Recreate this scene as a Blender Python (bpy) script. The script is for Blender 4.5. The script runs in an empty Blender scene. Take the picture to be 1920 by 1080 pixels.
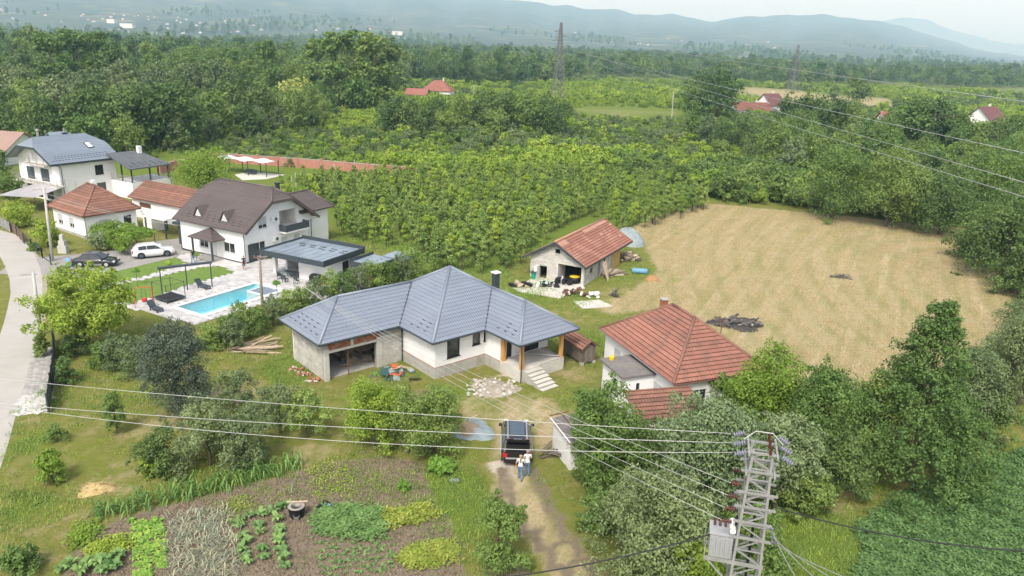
import bpy, math, random
import numpy as np
from mathutils import Matrix, Vector

S = bpy.context.scene
C = S.collection
R = math.radians
rnd = random.Random(11)

# ------------------------------------------------------------------ camera
CAM_H, CAM_F, CAM_YH, CAM_ROLL = 25.0, 1420.0, 86.0, 0.035      # height in m, focal length in photo pixels, horizon row, roll
_p = math.atan((540 - CAM_YH) / CAM_F)
_F = np.array([0, math.cos(_p), -math.sin(_p)])
_R0 = np.array([1.0, 0, 0]); _U0 = np.array([0, math.sin(_p), math.cos(_p)])
_R = math.cos(CAM_ROLL) * _R0 + math.sin(CAM_ROLL) * _U0
_U = math.cos(CAM_ROLL) * _U0 - math.sin(CAM_ROLL) * _R0
cam_data = bpy.data.cameras.new('camera')
cam = bpy.data.objects.new('camera', cam_data)
C.objects.link(cam)
cam_data.sensor_width = 36.0
cam_data.lens = CAM_F * 36.0 / 1920.0
cam_data.clip_start = 0.5
cam_data.clip_end = 40000
cam.matrix_world = Matrix(((_R[0], _U[0], -_F[0], 0), (_R[1], _U[1], -_F[1], 0), (_R[2], _U[2], -_F[2], CAM_H), (0, 0, 0, 1)))
S.camera = cam

# ------------------------------------------------------------------ sky and sun
SUN_EL, SUN_AZ = R(52), R(196)          # azimuth clockwise from +Y
w = bpy.data.worlds.new('World'); S.world = w; w.use_nodes = True
nt = w.node_tree; nt.nodes.clear()
sky = nt.nodes.new('ShaderNodeTexSky'); sky.sky_type = 'NISHITA'; sky.sun_disc = False
sky.sun_elevation = SUN_EL; sky.sun_rotation = SUN_AZ
sky.altitude = 200; sky.air_density = 1.0; sky.dust_density = 4.0; sky.ozone_density = 1.0
hs = nt.nodes.new('ShaderNodeHueSaturation'); hs.inputs['Saturation'].default_value = 0.50
bg = nt.nodes.new('ShaderNodeBackground'); bg.inputs['Strength'].default_value = 0.135
wo = nt.nodes.new('ShaderNodeOutputWorld')
nt.links.new(sky.outputs[0], hs.inputs['Color']); nt.links.new(hs.outputs[0], bg.inputs['Color']); nt.links.new(bg.outputs[0], wo.inputs[0])
sl = bpy.data.lights.new('sun', 'SUN'); sl.energy = 1.5; sl.angle = R(12); sl.color = (1.0, 0.98, 0.95)
sun = bpy.data.objects.new('sun', sl); C.objects.link(sun)
_sd = Vector((math.sin(SUN_AZ) * math.cos(SUN_EL), math.cos(SUN_AZ) * math.cos(SUN_EL), math.sin(SUN_EL)))
sun.rotation_euler = _sd.to_track_quat('Z', 'Y').to_euler()
sun.location = _sd * 60
S.view_settings.view_transform = 'Standard'; S.view_settings.look = 'None'
S.view_settings.exposure = 1.0; S.view_settings.gamma = 1.0
S.view_settings.use_curve_mapping = False
S.render.engine = 'CYCLES'
S.cycles.max_bounces = 6; S.cycles.diffuse_bounces = 3; S.cycles.glossy_bounces = 2
S.cycles.transmission_bounces = 3; S.cycles.transparent_max_bounces = 6; S.cycles.volume_bounces = 3
S.cycles.use_denoising = True
S.cycles.caustics_reflective = False; S.cycles.caustics_refractive = False

# ------------------------------------------------------------------ helpers
def G(px, py, z=0.0):
    """world point at height z seen at photo pixel (px, py)"""
    d = _F + _R * (px - 960) / CAM_F - _U * (py - 540) / CAM_F
    t = (z - CAM_H) / d[2]
    return np.array([d[0] * t, d[1] * t, z])
def DY(px, py, Y):
    """world point at distance Y seen at photo pixel (px, py)"""
    d = _F + _R * (px - 960) / CAM_F - _U * (py - 540) / CAM_F
    t = Y / d[1]
    return np.array([d[0] * t, Y, CAM_H + d[2] * t])
def tag(o, label=None, cat=None, group=None, kind=None):
    if label: o['label'] = label
    if cat: o['category'] = cat
    if group: o['group'] = group
    if kind: o['kind'] = kind
    return o
def empty(name, loc=(0, 0, 0), rz=0.0, label=None, cat=None, group=None):
    o = bpy.data.objects.new(name, None); C.objects.link(o)
    o.location = (loc[0], loc[1], loc[2] if len(loc) > 2 else 0.0); o.rotation_euler = (0, 0, rz)
    o.empty_display_size = 0.2
    return tag(o, label, cat, group)
ORD = ['first', 'second', 'third', 'fourth', 'fifth', 'sixth', 'seventh', 'eighth', 'ninth', 'tenth', 'eleventh', 'twelfth', 'thirteenth', 'fourteenth', 'fifteenth', 'sixteenth']
def children(o): return [c for c in ALL_CHILD.get(o.name, [])]
ALL_CHILD = {}
def setparent(o, p):
    if p is not None:
        o.parent = p; ALL_CHILD.setdefault(p.name, []).append(o)
def copy_tree(o, parent=None):
    c = o.copy(); C.objects.link(c); c.parent = None
    setparent(c, parent)
    for ch in children(o): copy_tree(ch, c)
    return c
class MB:
    def __init__(s): s.V = []; s.F = []; s.M = []
    def add(s, vs, fs, mi=0):
        n = len(s.V); s.V.extend([tuple(map(float, v)) for v in vs])
        for f in fs: s.F.append([i + n for i in f]); s.M.append(mi)
        return s
    def box(s, x0, x1, y0, y1, z0, z1, mi=0):
        return s.add([(x0, y0, z0), (x1, y0, z0), (x1, y1, z0), (x0, y1, z0), (x0, y0, z1), (x1, y0, z1), (x1, y1, z1), (x0, y1, z1)],
                     [(0, 3, 2, 1), (4, 5, 6, 7), (0, 1, 5, 4), (1, 2, 6, 5), (2, 3, 7, 6), (3, 0, 4, 7)], mi)
    def bar(s, p, q, w, h=None, mi=0, up=(0, 0, 1)):
        h = h or w; p = Vector(p); q = Vector(q); d = (q - p).normalized(); u = Vector(up)
        if abs(d.dot(u)) > 0.98: u = Vector((1, 0, 0))
        a = d.cross(u).normalized() * (w / 2); b = a.cross(d).normalized() * (h / 2)
        vs = [p - a - b, p + a - b, p + a + b, p - a + b, q - a - b, q + a - b, q + a + b, q - a + b]
        return s.add(vs, [(0, 1, 2, 3), (7, 6, 5, 4), (0, 4, 5, 1), (1, 5, 6, 2), (2, 6, 7, 3), (3, 7, 4, 0)], mi)
    def tube(s, pts, rs, n=6, mi=0, cap=True):
        pts = [Vector(p) for p in pts]
        if not hasattr(rs, '__len__'): rs = [rs] * len(pts)
        base = len(s.V); ref = Vector((0.31, 0.17, 0.93))
        for i, p in enumerate(pts):
            d = (pts[min(i + 1, len(pts) - 1)] - pts[max(i - 1, 0)]).normalized()
            r_ = ref if abs(d.dot(ref)) < 0.95 else Vector((1, 0, 0))
            a = d.cross(r_).normalized(); b = d.cross(a)
            for k in range(n):
                t = 2 * math.pi * k / n
                s.V.append(tuple(p + (a * math.cos(t) + b * math.sin(t)) * rs[i]))
        for i in range(len(pts) - 1):
            for k in range(n):
                k2 = (k + 1) % n
                s.F.append([base + i * n + k, base + i * n + k2, base + (i + 1) * n + k2, base + (i + 1) * n + k]); s.M.append(mi)
        if cap:
            s.F.append([base + k for k in range(n)][::-1]); s.M.append(mi)
            e = base + (len(pts) - 1) * n
            s.F.append([e + k for k in range(n)]); s.M.append(mi)
        return s
    def lathe(s, prof, c=(0, 0, 0), n=12, mi=0):
        base = len(s.V)
        for r, z in prof:
            for k in range(n):
                t = 2 * math.pi * k / n
                s.V.append((c[0] + r * math.cos(t), c[1] + r * math.sin(t), c[2] + z))
        for i in range(len(prof) - 1):
            for k in range(n):
                k2 = (k + 1) % n
                s.F.append([base + i * n + k, base + i * n + k2, base + (i + 1) * n + k2, base + (i + 1) * n + k]); s.M.append(mi)
        s.F.append([base + k for k in range(n)][::-1]); s.M.append(mi)
        e = base + (len(prof) - 1) * n
        s.F.append([e + k for k in range(n)]); s.M.append(mi)
        return s
    def prism(s, pts, z0, z1, mi=0):
        n = len(pts)
        a = sum(pts[i][0] * pts[(i + 1) % n][1] - pts[(i + 1) % n][0] * pts[i][1] for i in range(n))
        if a < 0: pts = pts[::-1]
        vs = [(p[0], p[1], z0) for p in pts] + [(p[0], p[1], z1) for p in pts]
        fs = [list(range(n))[::-1], list(range(n, 2 * n))] + [[i, (i + 1) % n, (i + 1) % n + n, i + n] for i in range(n)]
        return s.add(vs, fs, mi)
    def slab(s, pts, t, mi=0):
        """3-D polygon thickened downward by t"""
        n = len(pts)
        vs = [tuple(p) for p in pts] + [(p[0], p[1], p[2] - t) for p in pts]
        fs = [list(range(n)), list(range(n, 2 * n))[::-1]] + [[i, i + n, (i + 1) % n + n, (i + 1) % n] for i in range(n)]
        return s.add(vs, fs, mi)
    def build(s, name, mats, parent=None, smooth=False, loc=None):
        me = bpy.data.meshes.new(name)
        me.from_pydata(s.V, [], s.F)
        mats = mats if isinstance(mats, (list, tuple)) else [mats]
        for m in mats: me.materials.append(m)
        if len(mats) > 1: me.polygons.foreach_set('material_index', s.M)
        if smooth: me.polygons.foreach_set('use_smooth', [True] * len(me.polygons))
        me.update()
        o = bpy.data.objects.new(name, me); C.objects.link(o)
        if loc is not None: o.location = loc
        setparent(o, parent)
        return o
def link_mesh(name, me, parent=None, loc=(0, 0, 0), rot=(0, 0, 0), scale=(1, 1, 1)):
    o = bpy.data.objects.new(name, me); C.objects.link(o)
    o.location = loc; o.rotation_euler = rot; o.scale = scale
    setparent(o, parent)
    return o

# ------------------------------------------------------------------ materials
def node_mat(name):
    m = bpy.data.materials.new(name); m.use_nodes = True
    n = m.node_tree; n.nodes.clear()
    out = n.nodes.new('ShaderNodeOutputMaterial')
    return m, n, out
def N(n, typ, **kw):
    x = n.nodes.new(typ)
    for k, v in kw.items():
        if k.startswith('i_'): x.inputs[k[2:].replace('_', ' ')].default_value = v
        else: setattr(x, k, v)
    return x
def mixc(n, a, b, fac, bt='MIX'):
    x = n.nodes.new('ShaderNodeMix'); x.data_type = 'RGBA'; x.blend_type = bt
    for i, v in ((0, fac), (6, a), (7, b)):
        if isinstance(v, (int, float)): x.inputs[i].default_value = v
        elif isinstance(v, tuple): x.inputs[i].default_value = (*v[:3], 1)
        else: n.links.new(v, x.inputs[i])
    return x.outputs[2]
def math_(n, op, a, b=None):
    x = n.nodes.new('ShaderNodeMath'); x.operation = op
    for i, v in ((0, a), (1, b)):
        if v is None: continue
        if isinstance(v, (int, float)): x.inputs[i].default_value = v
        else: n.links.new(v, x.inputs[i])
    return x.outputs[0]
def noise(n, pos, scale, detail=5, rough=0.6, dist=0.0, stretch=None):
    if stretch:
        mp = N(n, 'ShaderNodeMapping'); mp.inputs['Scale'].default_value = stretch[:3]
        if len(stretch) > 3:
            mp.vector_type = 'TEXTURE'; mp.inputs['Rotation'].default_value = (0, 0, stretch[3]); mp.inputs['Scale'].default_value = tuple(1 / v for v in stretch[:3])
        n.links.new(pos, mp.inputs[0]); pos = mp.outputs[0]
    x = N(n, 'ShaderNodeTexNoise', i_Scale=scale, i_Detail=detail, i_Roughness=rough, i_Distortion=dist)
    n.links.new(pos, x.inputs['Vector'])
    return x.outputs['Fac']
def ramp(n, fac, stops):
    x = N(n, 'ShaderNodeValToRGB')
    e = x.color_ramp.elements
    while len(e) < len(stops): e.new(0.5)
    for i, (p, c) in enumerate(stops):
        e[i].position = p; e[i].color = (*c[:3], 1) if isinstance(c, tuple) else (c, c, c, 1)
    n.links.new(fac, x.inputs[0])
    return x.outputs[0]
def pm(name, c1, c2=None, scale=2.0, rough=0.8, bump=0.0, bscale=None, spec=0.3, metal=0.0, island=0.0, dirt=None, dscale=0.6, stretch=None, objrand=0.0, coat=0.0):
    """plain procedural surface: two colours broken up by noise, optional stains of a third colour, relief, per-piece variation"""
    m, n, out = node_mat(name)
    b = N(n, 'ShaderNodeBsdfPrincipled', i_Roughness=rough, i_Metallic=metal)
    b.inputs['Specular IOR Level'].default_value = spec
    if coat: b.inputs['Coat Weight'].default_value = coat; b.inputs['Coat Roughness'].default_value = 0.06
    geo = N(n, 'ShaderNodeNewGeometry'); pos = geo.outputs['Position']
    c2 = c2 or tuple(x * 0.82 for x in c1)
    f = noise(n, pos, scale, 6, 0.62, 0.2, stretch)
    col = mixc(n, c1, c2, ramp(n, f, [(0.32, 0.0), (0.68, 1.0)]))
    if dirt:
        d = noise(n, pos, dscale, 5, 0.6, 0.4)
        col = mixc(n, col, dirt, math_(n, 'MULTIPLY', ramp(n, d, [(0.5, 0.0), (0.72, 1.0)]), 0.75))
    if island or objrand:
        if island: rv = geo.outputs['Random Per Island']; k = island
        else: rv = N(n, 'ShaderNodeObjectInfo').outputs['Random']; k = objrand
        hsv = N(n, 'ShaderNodeHueSaturation')
        v = math_(n, 'ADD', math_(n, 'MULTIPLY', rv, 2 * k), 1 - k)
        n.links.new(v, hsv.inputs['Value']); n.links.new(col, hsv.inputs['Color']); col = hsv.outputs[0]
    n.links.new(col, b.inputs['Base Color'])
    if bump:
        bn = N(n, 'ShaderNodeBump', i_Strength=bump, i_Distance=0.05)
        n.links.new(noise(n, pos, bscale or scale * 6, 4, 0.6), bn.inputs['Height']); n.links.new(bn.outputs[0], b.inputs['Normal'])
    n.links.new(b.outputs[0], out.inputs[0])
    return m
LEAF_GAIN = 1.65
def leafm(name, dark, light, trans=0.27, hue=0.015, val=0.18):
    """foliage: per-leaf tint between two greens, per-plant variation, light passing through the leaf"""
    m, n, out = node_mat(name)
    dark, light = tuple(x * LEAF_GAIN for x in dark), tuple(x * LEAF_GAIN for x in light)
    at = N(n, 'ShaderNodeAttribute', attribute_name='tint')
    col = mixc(n, dark, light, at.outputs['Fac'])
    oi = N(n, 'ShaderNodeObjectInfo')
    hsv = N(n, 'ShaderNodeHueSaturation')
    n.links.new(math_(n, 'ADD', math_(n, 'MULTIPLY', oi.outputs['Random'], 2 * val), 1 - val), hsv.inputs['Value'])
    n.links.new(math_(n, 'ADD', math_(n, 'MULTIPLY', oi.outputs['Random'], -2 * hue), 0.5 + hue), hsv.inputs['Hue'])
    n.links.new(col, hsv.inputs['Color'])
    d = N(n, 'ShaderNodeBsdfPrincipled', i_Roughness=0.55); d.inputs['Specular IOR Level'].default_value = 0.25
    t = N(n, 'ShaderNodeBsdfTranslucent')
    n.links.new(hsv.outputs[0], d.inputs['Base Color']); n.links.new(hsv.outputs[0], t.inputs['Color'])
    mx = N(n, 'ShaderNodeMixShader'); mx.inputs[0].default_value = trans
    n.links.new(d.outputs[0], mx.inputs[1]); n.links.new(t.outputs[0], mx.inputs[2]); n.links.new(mx.outputs[0], out.inputs[0])
    return m

M = {}
M['white'] = pm('white_render', (0.84, 0.84, 0.84), (0.79, 0.79, 0.79), 1.2, 0.85, 0.15, 40, dirt=(0.74, 0.73, 0.71), dscale=0.35)
M['whiteold'] = pm('old_white_render', (0.76, 0.75, 0.72), (0.66, 0.65, 0.62), 1.6, 0.9, 0.2, 30, dirt=(0.5, 0.48, 0.44), dscale=0.7)
M['concrete'] = pm('raw_concrete', (0.46, 0.45, 0.42), (0.36, 0.35, 0.32), 1.3, 0.9, 0.3, 14, dirt=(0.28, 0.26, 0.22), dscale=0.9)
M['palecon'] = pm('pale_concrete', (0.60, 0.58, 0.53), (0.50, 0.48, 0.43), 1.1, 0.9, 0.2, 12, dirt=(0.4, 0.37, 0.31), dscale=0.6)
M['block'] = pm('concrete_block', (0.56, 0.54, 0.50), (0.46, 0.44, 0.40), 2.4, 0.95, 0.4, 22, objrand=0.12, dirt=(0.4, 0.37, 0.32), dscale=0.8)
M['mortar'] = pm('mortar', (0.40, 0.39, 0.36), None, 4, 0.95, 0.3, 30)
M['brick'] = pm('red_brick', (0.42, 0.15, 0.08), (0.30, 0.11, 0.06), 3.0, 0.9, 0.3, 25, objrand=0.2, dirt=(0.45, 0.36, 0.30), dscale=2.0)
M['brickwall'] = pm('brick_fence', (0.42, 0.20, 0.15), (0.34, 0.16, 0.12), 1.0, 0.9, 0.3, 20, objrand=0.08)
M['greytile'] = pm('grey_metal_tile', (0.205, 0.235, 0.285), (0.18, 0.208, 0.255), 0.5, 0.42, 0.0, spec=0.5, objrand=0.05)
M['bluetile'] = pm('blue_grey_metal_tile', (0.22, 0.26, 0.31), (0.195, 0.23, 0.28), 0.5, 0.38, spec=0.5, objrand=0.05)
M['slatetile'] = pm('slate_grey_tile', (0.14, 0.15, 0.155), (0.115, 0.12, 0.13), 0.5, 0.45, spec=0.5, objrand=0.06)
M['browntile'] = pm('brown_metal_tile', (0.115, 0.092, 0.085), (0.095, 0.076, 0.07), 0.5, 0.4, spec=0.5, objrand=0.06)
M['redtile'] = pm('red_clay_tile', (0.335, 0.155, 0.112), (0.265, 0.12, 0.088), 1.6, 0.85, 0.25, 18, objrand=0.13, dirt=(0.15, 0.10, 0.08), dscale=1.1)
M['redtileold'] = pm('weathered_clay_tile', (0.28, 0.14, 0.10), (0.19, 0.10, 0.072), 1.3, 0.9, 0.25, 18, objrand=0.18, dirt=(0.15, 0.10, 0.075), dscale=0.5)
M['pinktile'] = pm('patched_clay_tile', (0.31, 0.14, 0.10), (0.25, 0.115, 0.085), 1.3, 0.9, 0.25, 18, objrand=0.10, dirt=(0.48, 0.26, 0.19), dscale=0.45)
M['newtile'] = pm('new_clay_tile', (0.46, 0.26, 0.19), (0.37, 0.2, 0.145), 1.5, 0.9, 0.2, 18)
M['pinkroof'] = pm('faded_pink_tile', (0.34, 0.23, 0.19), (0.28, 0.19, 0.16), 0.8, 0.9)
M['noseshade'] = pm('tile_course_shadow', (0.13, 0.062, 0.046), (0.085, 0.048, 0.038), 2.0, 0.95)  # dark course line: shadow of the gap between tile courses, painted as colour
M['fartile'] = pm('far_red_tile', (0.27, 0.115, 0.085), (0.19, 0.085, 0.065), 0.6, 0.9, objrand=0.25)
M['maroon'] = pm('maroon_tile', (0.17, 0.075, 0.075), (0.13, 0.06, 0.062), 0.6, 0.85)
M['anth'] = pm('anthracite_metal', (0.045, 0.060, 0.070), (0.038, 0.05, 0.06), 0.8, 0.45, spec=0.5)
M['anthwall'] = pm('anthracite_cladding', (0.055, 0.07, 0.08), (0.045, 0.058, 0.066), 0.8, 0.5, spec=0.4)
M['roofsheet'] = pm('light_grey_roof_sheet', (0.26, 0.31, 0.36), (0.21, 0.26, 0.31), 0.7, 0.4, spec=0.5, dirt=(0.15, 0.17, 0.19), dscale=0.5)
M['darkframe'] = pm('dark_window_frame', (0.035, 0.04, 0.045), None, 2, 0.5)
M['whiteframe'] = pm('white_window_frame', (0.75, 0.75, 0.75), None, 2, 0.5)
M['glass'] = pm('window_glass', (0.025, 0.03, 0.035), (0.015, 0.02, 0.025), 0.8, 0.08, spec=0.8)
M['blind'] = pm('grey_roller_blind', (0.55, 0.56, 0.57), (0.5, 0.5, 0.52), 2, 0.6)
M['blinddark'] = pm('dark_roller_blind', (0.09, 0.11, 0.13), (0.07, 0.09, 0.11), 2, 0.5)
M['wood'] = pm('yellow_timber', (0.60, 0.33, 0.11), (0.50, 0.26, 0.08), 3, 0.6, stretch=(6, 6, 0.6))
M['oldwood'] = pm('weathered_boards', (0.20, 0.17, 0.14), (0.12, 0.10, 0.085), 3, 0.95, 0.4, 14, objrand=0.25, stretch=(5, 5, 0.7))
M['plank'] = pm('sawn_plank', (0.48, 0.38, 0.27), (0.33, 0.26, 0.18), 3, 0.9, 0.3, 20, objrand=0.3)
M['pole'] = pm('wooden_pole', (0.30, 0.24, 0.19), (0.2, 0.16, 0.13), 3, 0.95, 0.3, 14, stretch=(5, 5, 0.5))
M['conpole'] = pm('concrete_pole', (0.52, 0.51, 0.48), (0.44, 0.43, 0.40), 1.5, 0.9, 0.15, 20)
M['galv'] = pm('galvanised_steel', (0.36, 0.36, 0.355), (0.28, 0.28, 0.275), 3, 0.55, spec=0.5, metal=0.25)
M['pylon'] = pm('weathered_steel', (0.20, 0.19, 0.20), (0.16, 0.15, 0.16), 2, 0.7)
M['wire'] = pm('aluminium_wire', (0.55, 0.55, 0.54), None, 3, 0.5, metal=0.2)
M['cable'] = pm('black_cable', (0.03, 0.03, 0.035), None, 3, 0.6)
M['farwire'] = pm('steel_conductor', (0.40, 0.41, 0.42), None, 3, 0.5, metal=0.2)
M['insbrown'] = pm('brown_porcelain', (0.10, 0.025, 0.018), (0.07, 0.02, 0.015), 3, 0.25, spec=0.6)
M['insgrey'] = pm('grey_glass_insulator', (0.20, 0.20, 0.26), (0.15, 0.15, 0.2), 3, 0.3, spec=0.6)
M['trafo'] = pm('grey_painted_steel', (0.36, 0.37, 0.38), (0.31, 0.32, 0.33), 2, 0.5)
M['road'] = pm('concrete_road', (0.43, 0.41, 0.375), (0.365, 0.35, 0.32), 0.35, 0.95, 0.12, 9, dirt=(0.36, 0.34, 0.30), dscale=0.16)
M['verge'] = pm('gravel_verge', (0.36, 0.32, 0.26), (0.26, 0.24, 0.17), 1.4, 0.95, 0.5, 9)
M['paver'] = pm('grey_paver', (0.52, 0.51, 0.50), (0.44, 0.43, 0.42), 1.0, 0.85, 0.1, 20, island=0.14)
M['paverold'] = pm('cobble_paver', (0.40, 0.385, 0.36), (0.30, 0.29, 0.27), 1.5, 0.9, 0.2, 16, island=0.2)
M['paverwhite'] = pm('pale_paver', (0.56, 0.55, 0.525), (0.49, 0.48, 0.455), 1.0, 0.85, 0.1, 20, island=0.07)
M['drive'] = pm('driveway_concrete', (0.32, 0.31, 0.29), (0.26, 0.25, 0.23), 0.7, 0.9, 0.15, 12)
M['coping'] = pm('pool_coping', (0.78, 0.78, 0.77), None, 2, 0.7)
M['liner'] = pm('turquoise_pool_liner', (0.46, 0.86, 0.93), (0.40, 0.83, 0.92), 0.5, 0.5)
M['carblack'] = pm('black_car_paint', (0.012, 0.013, 0.016), (0.010, 0.011, 0.013), 1, 0.22, spec=0.6, coat=0.6)
M['carwhite'] = pm('white_car_paint', (0.74, 0.75, 0.76), (0.71, 0.72, 0.73), 1, 0.25, spec=0.5, coat=0.5)
M['carglass'] = pm('car_glass', (0.012, 0.015, 0.018), None, 1, 0.06, spec=0.9)
M['roofglass'] = pm('glass_sunroof', (0.06, 0.085, 0.115), None, 1, 0.08, spec=0.9)
M['chrome'] = pm('brushed_metal_trim', (0.66, 0.67, 0.68), None, 3, 0.28, metal=0.6)
M['tyre'] = pm('rubber_tyre', (0.02, 0.02, 0.02), None, 5, 0.9)
M['redlamp'] = pm('red_lamp_lens', (0.45, 0.02, 0.03), None, 5, 0.2, spec=0.6)
M['clearlamp'] = pm('clear_lamp_lens', (0.6, 0.62, 0.65), None, 5, 0.15, spec=0.6)
M['plate'] = pm('number_plate', (0.75, 0.75, 0.74), None, 5, 0.5)
M['black'] = pm('black_plastic', (0.018, 0.018, 0.02), None, 4, 0.6)
M['bluep'] = pm('blue_plastic', (0.17, 0.36, 0.54), None, 4, 0.5)
M['redp'] = pm('red_plastic', (0.60, 0.06, 0.05), None, 4, 0.5)
M['greenp'] = pm('green_plastic', (0.03, 0.33, 0.20), None, 4, 0.5)
M['whitep'] = pm('white_plastic', (0.78, 0.78, 0.77), (0.7, 0.7, 0.68), 4, 0.5)
M['rust'] = pm('rusty_steel', (0.18, 0.08, 0.045), (0.10, 0.055, 0.035), 5, 0.9, 0.2)
M['tarp'] = pm('blue_grey_tarpaulin', (0.30, 0.35, 0.36), (0.19, 0.24, 0.25), 1.8, 0.6, 0.8, 5)
M['tarpdark'] = pm('dark_green_tarpaulin', (0.06, 0.13, 0.12), (0.04, 0.09, 0.085), 1.8, 0.6, 0.5, 5)
M['sand'] = pm('sand_heap', (0.33, 0.25, 0.17), (0.25, 0.19, 0.13), 2.5, 0.95, 0.4, 14)
M['gravel'] = pm('rubble_gravel', (0.40, 0.35, 0.285), (0.26, 0.225, 0.175), 5, 0.95, 0.8, 14)
M['straw'] = pm('straw', (0.52, 0.40, 0.19), (0.40, 0.29, 0.13), 6, 0.95, 0.6, 18)
M['strawb'] = pm('brown_straw', (0.42, 0.24, 0.11), (0.32, 0.18, 0.08), 6, 0.95, 0.6, 18)
M['ash'] = pm('burnt_rubble', (0.16, 0.15, 0.14), (0.06, 0.055, 0.05), 4, 0.95, 0.6, 14, objrand=0.5)
M['skin'] = pm('skin', (0.50, 0.30, 0.22), (0.46, 0.27, 0.2), 8, 0.6)
M['shirt'] = pm('white_cotton', (0.76, 0.76, 0.76), (0.70, 0.70, 0.71), 6, 0.9)
M['jeans'] = pm('blue_denim', (0.14, 0.24, 0.40), (0.10, 0.18, 0.31), 8, 0.9)
M['darkcloth'] = pm('dark_blue_cloth', (0.035, 0.04, 0.06), None, 6, 0.9)
M['hair'] = pm('blond_hair', (0.42, 0.29, 0.15), (0.3, 0.2, 0.1), 12, 0.6)
M['hairgrey'] = pm('short_grey_hair', (0.32, 0.25, 0.20), None, 12, 0.7)
M['bark'] = pm('bark', (0.14, 0.11, 0.085), (0.09, 0.07, 0.055), 5, 0.95, 0.5, 18, stretch=(4, 4, 0.8))
M['sail'] = pm('grey_shade_cloth', (0.42, 0.41, 0.42), None, 1, 0.8)
M['canopy'] = pm('white_canopy_cloth', (0.78, 0.78, 0.78), None, 1, 0.8)
M['yellow'] = pm('yellow_plastic', (0.75, 0.55, 0.03), None, 4, 0.5)
M['orange'] = pm('orange_cloth', (0.60, 0.14, 0.05), (0.45, 0.10, 0.04), 4, 0.8, 0.3)
# foliage
M['l_dark'] = leafm('dark_green_leaves', (0.036, 0.066, 0.020), (0.108, 0.162, 0.044))
M['l_mid'] = leafm('green_leaves', (0.052, 0.092, 0.022), (0.150, 0.215, 0.052))
M['l_bright'] = leafm('bright_green_leaves', (0.090, 0.145, 0.018), (0.21, 0.285, 0.040))
M['l_yellow'] = leafm('yellow_green_leaves', (0.15, 0.19, 0.04), (0.34, 0.36, 0.10))
M['l_grey'] = leafm('grey_green_leaves', (0.062, 0.094, 0.038), (0.155, 0.198, 0.086))
M['l_silver'] = leafm('silver_green_leaves', (0.072, 0.110, 0.042), (0.195, 0.245, 0.120))
M['l_blue'] = leafm('blue_green_needles', (0.052, 0.072, 0.045), (0.125, 0.155, 0.105))
M['l_orch'] = leafm('orchard_leaves', (0.070, 0.118, 0.026), (0.225, 0.300, 0.078))
M['l_horn'] = leafm('hornbeam_leaves', (0.038, 0.076, 0.020), (0.098, 0.158, 0.042), hue=0.004, val=0.05)
M['l_shrub'] = leafm('shrub_leaves', (0.092, 0.150, 0.020), (0.245, 0.330, 0.048))
M['l_corn'] = leafm('maize_leaves', (0.06, 0.125, 0.026), (0.145, 0.235, 0.065), 0.3)
M['l_lettuce'] = leafm('lettuce_leaves', (0.10, 0.19, 0.028), (0.22, 0.33, 0.06), 0.3)
M['l_chard'] = leafm('yellow_chard_leaves', (0.10, 0.155, 0.022), (0.21, 0.245, 0.05), 0.3)
M['l_squash'] = leafm('squash_leaves', (0.075, 0.145, 0.040), (0.165, 0.255, 0.085), 0.3)
M['l_onion'] = leafm('onion_leaves', (0.10, 0.14, 0.105), (0.30, 0.29, 0.19), 0.25)
M['l_crop'] = leafm('field_crop_leaves', (0.040, 0.088, 0.028), (0.110, 0.190, 0.064), 0.3)
M['l_straw'] = leafm('dry_stubble', (0.20, 0.160, 0.075), (0.37, 0.310, 0.165), 0.2)
M['l_grass'] = leafm('grass_blades', (0.10, 0.17, 0.03), (0.22, 0.29, 0.07), 0.3)

# ================================================================== ground
def poly_sd(X, Y, poly):
    """signed distance to a polygon, positive inside"""
    P = np.array(poly, float); n = len(P)
    d = np.full(X.shape, 1e9); ins = np.zeros(X.shape, bool)
    for i in range(n):
        a, b = P[i], P[(i + 1) % n]; e = b - a
        wx, wy = X - a[0], Y - a[1]
        t = np.clip((wx * e[0] + wy * e[1]) / (e @ e + 1e-12), 0, 1)
        d = np.minimum(d, np.hypot(wx - t * e[0], wy - t * e[1]))
        c = ((a[1] <= Y) != (b[1] <= Y)) & (X < (b[0] - a[0]) * (Y - a[1]) / (b[1] - a[1] + 1e-12) + a[0])
        ins ^= c
    return np.where(ins, d, -d)
def line_d(X, Y, pts):
    P = np.array(pts, float); d = np.full(X.shape, 1e9)
    for a, b in zip(P[:-1], P[1:]):
        e = b - a; wx, wy = X - a[0], Y - a[1]
        t = np.clip((wx * e[0] + wy * e[1]) / (e @ e + 1e-12), 0, 1)
        d = np.minimum(d, np.hypot(wx - t * e[0], wy - t * e[1]))
    return d
def GP(pts): return [tuple(G(*p)[:2]) for p in pts]
def inside(p, poly): return poly_sd(np.array([p[0]]), np.array([p[1]]), poly)[0] > 0

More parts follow.
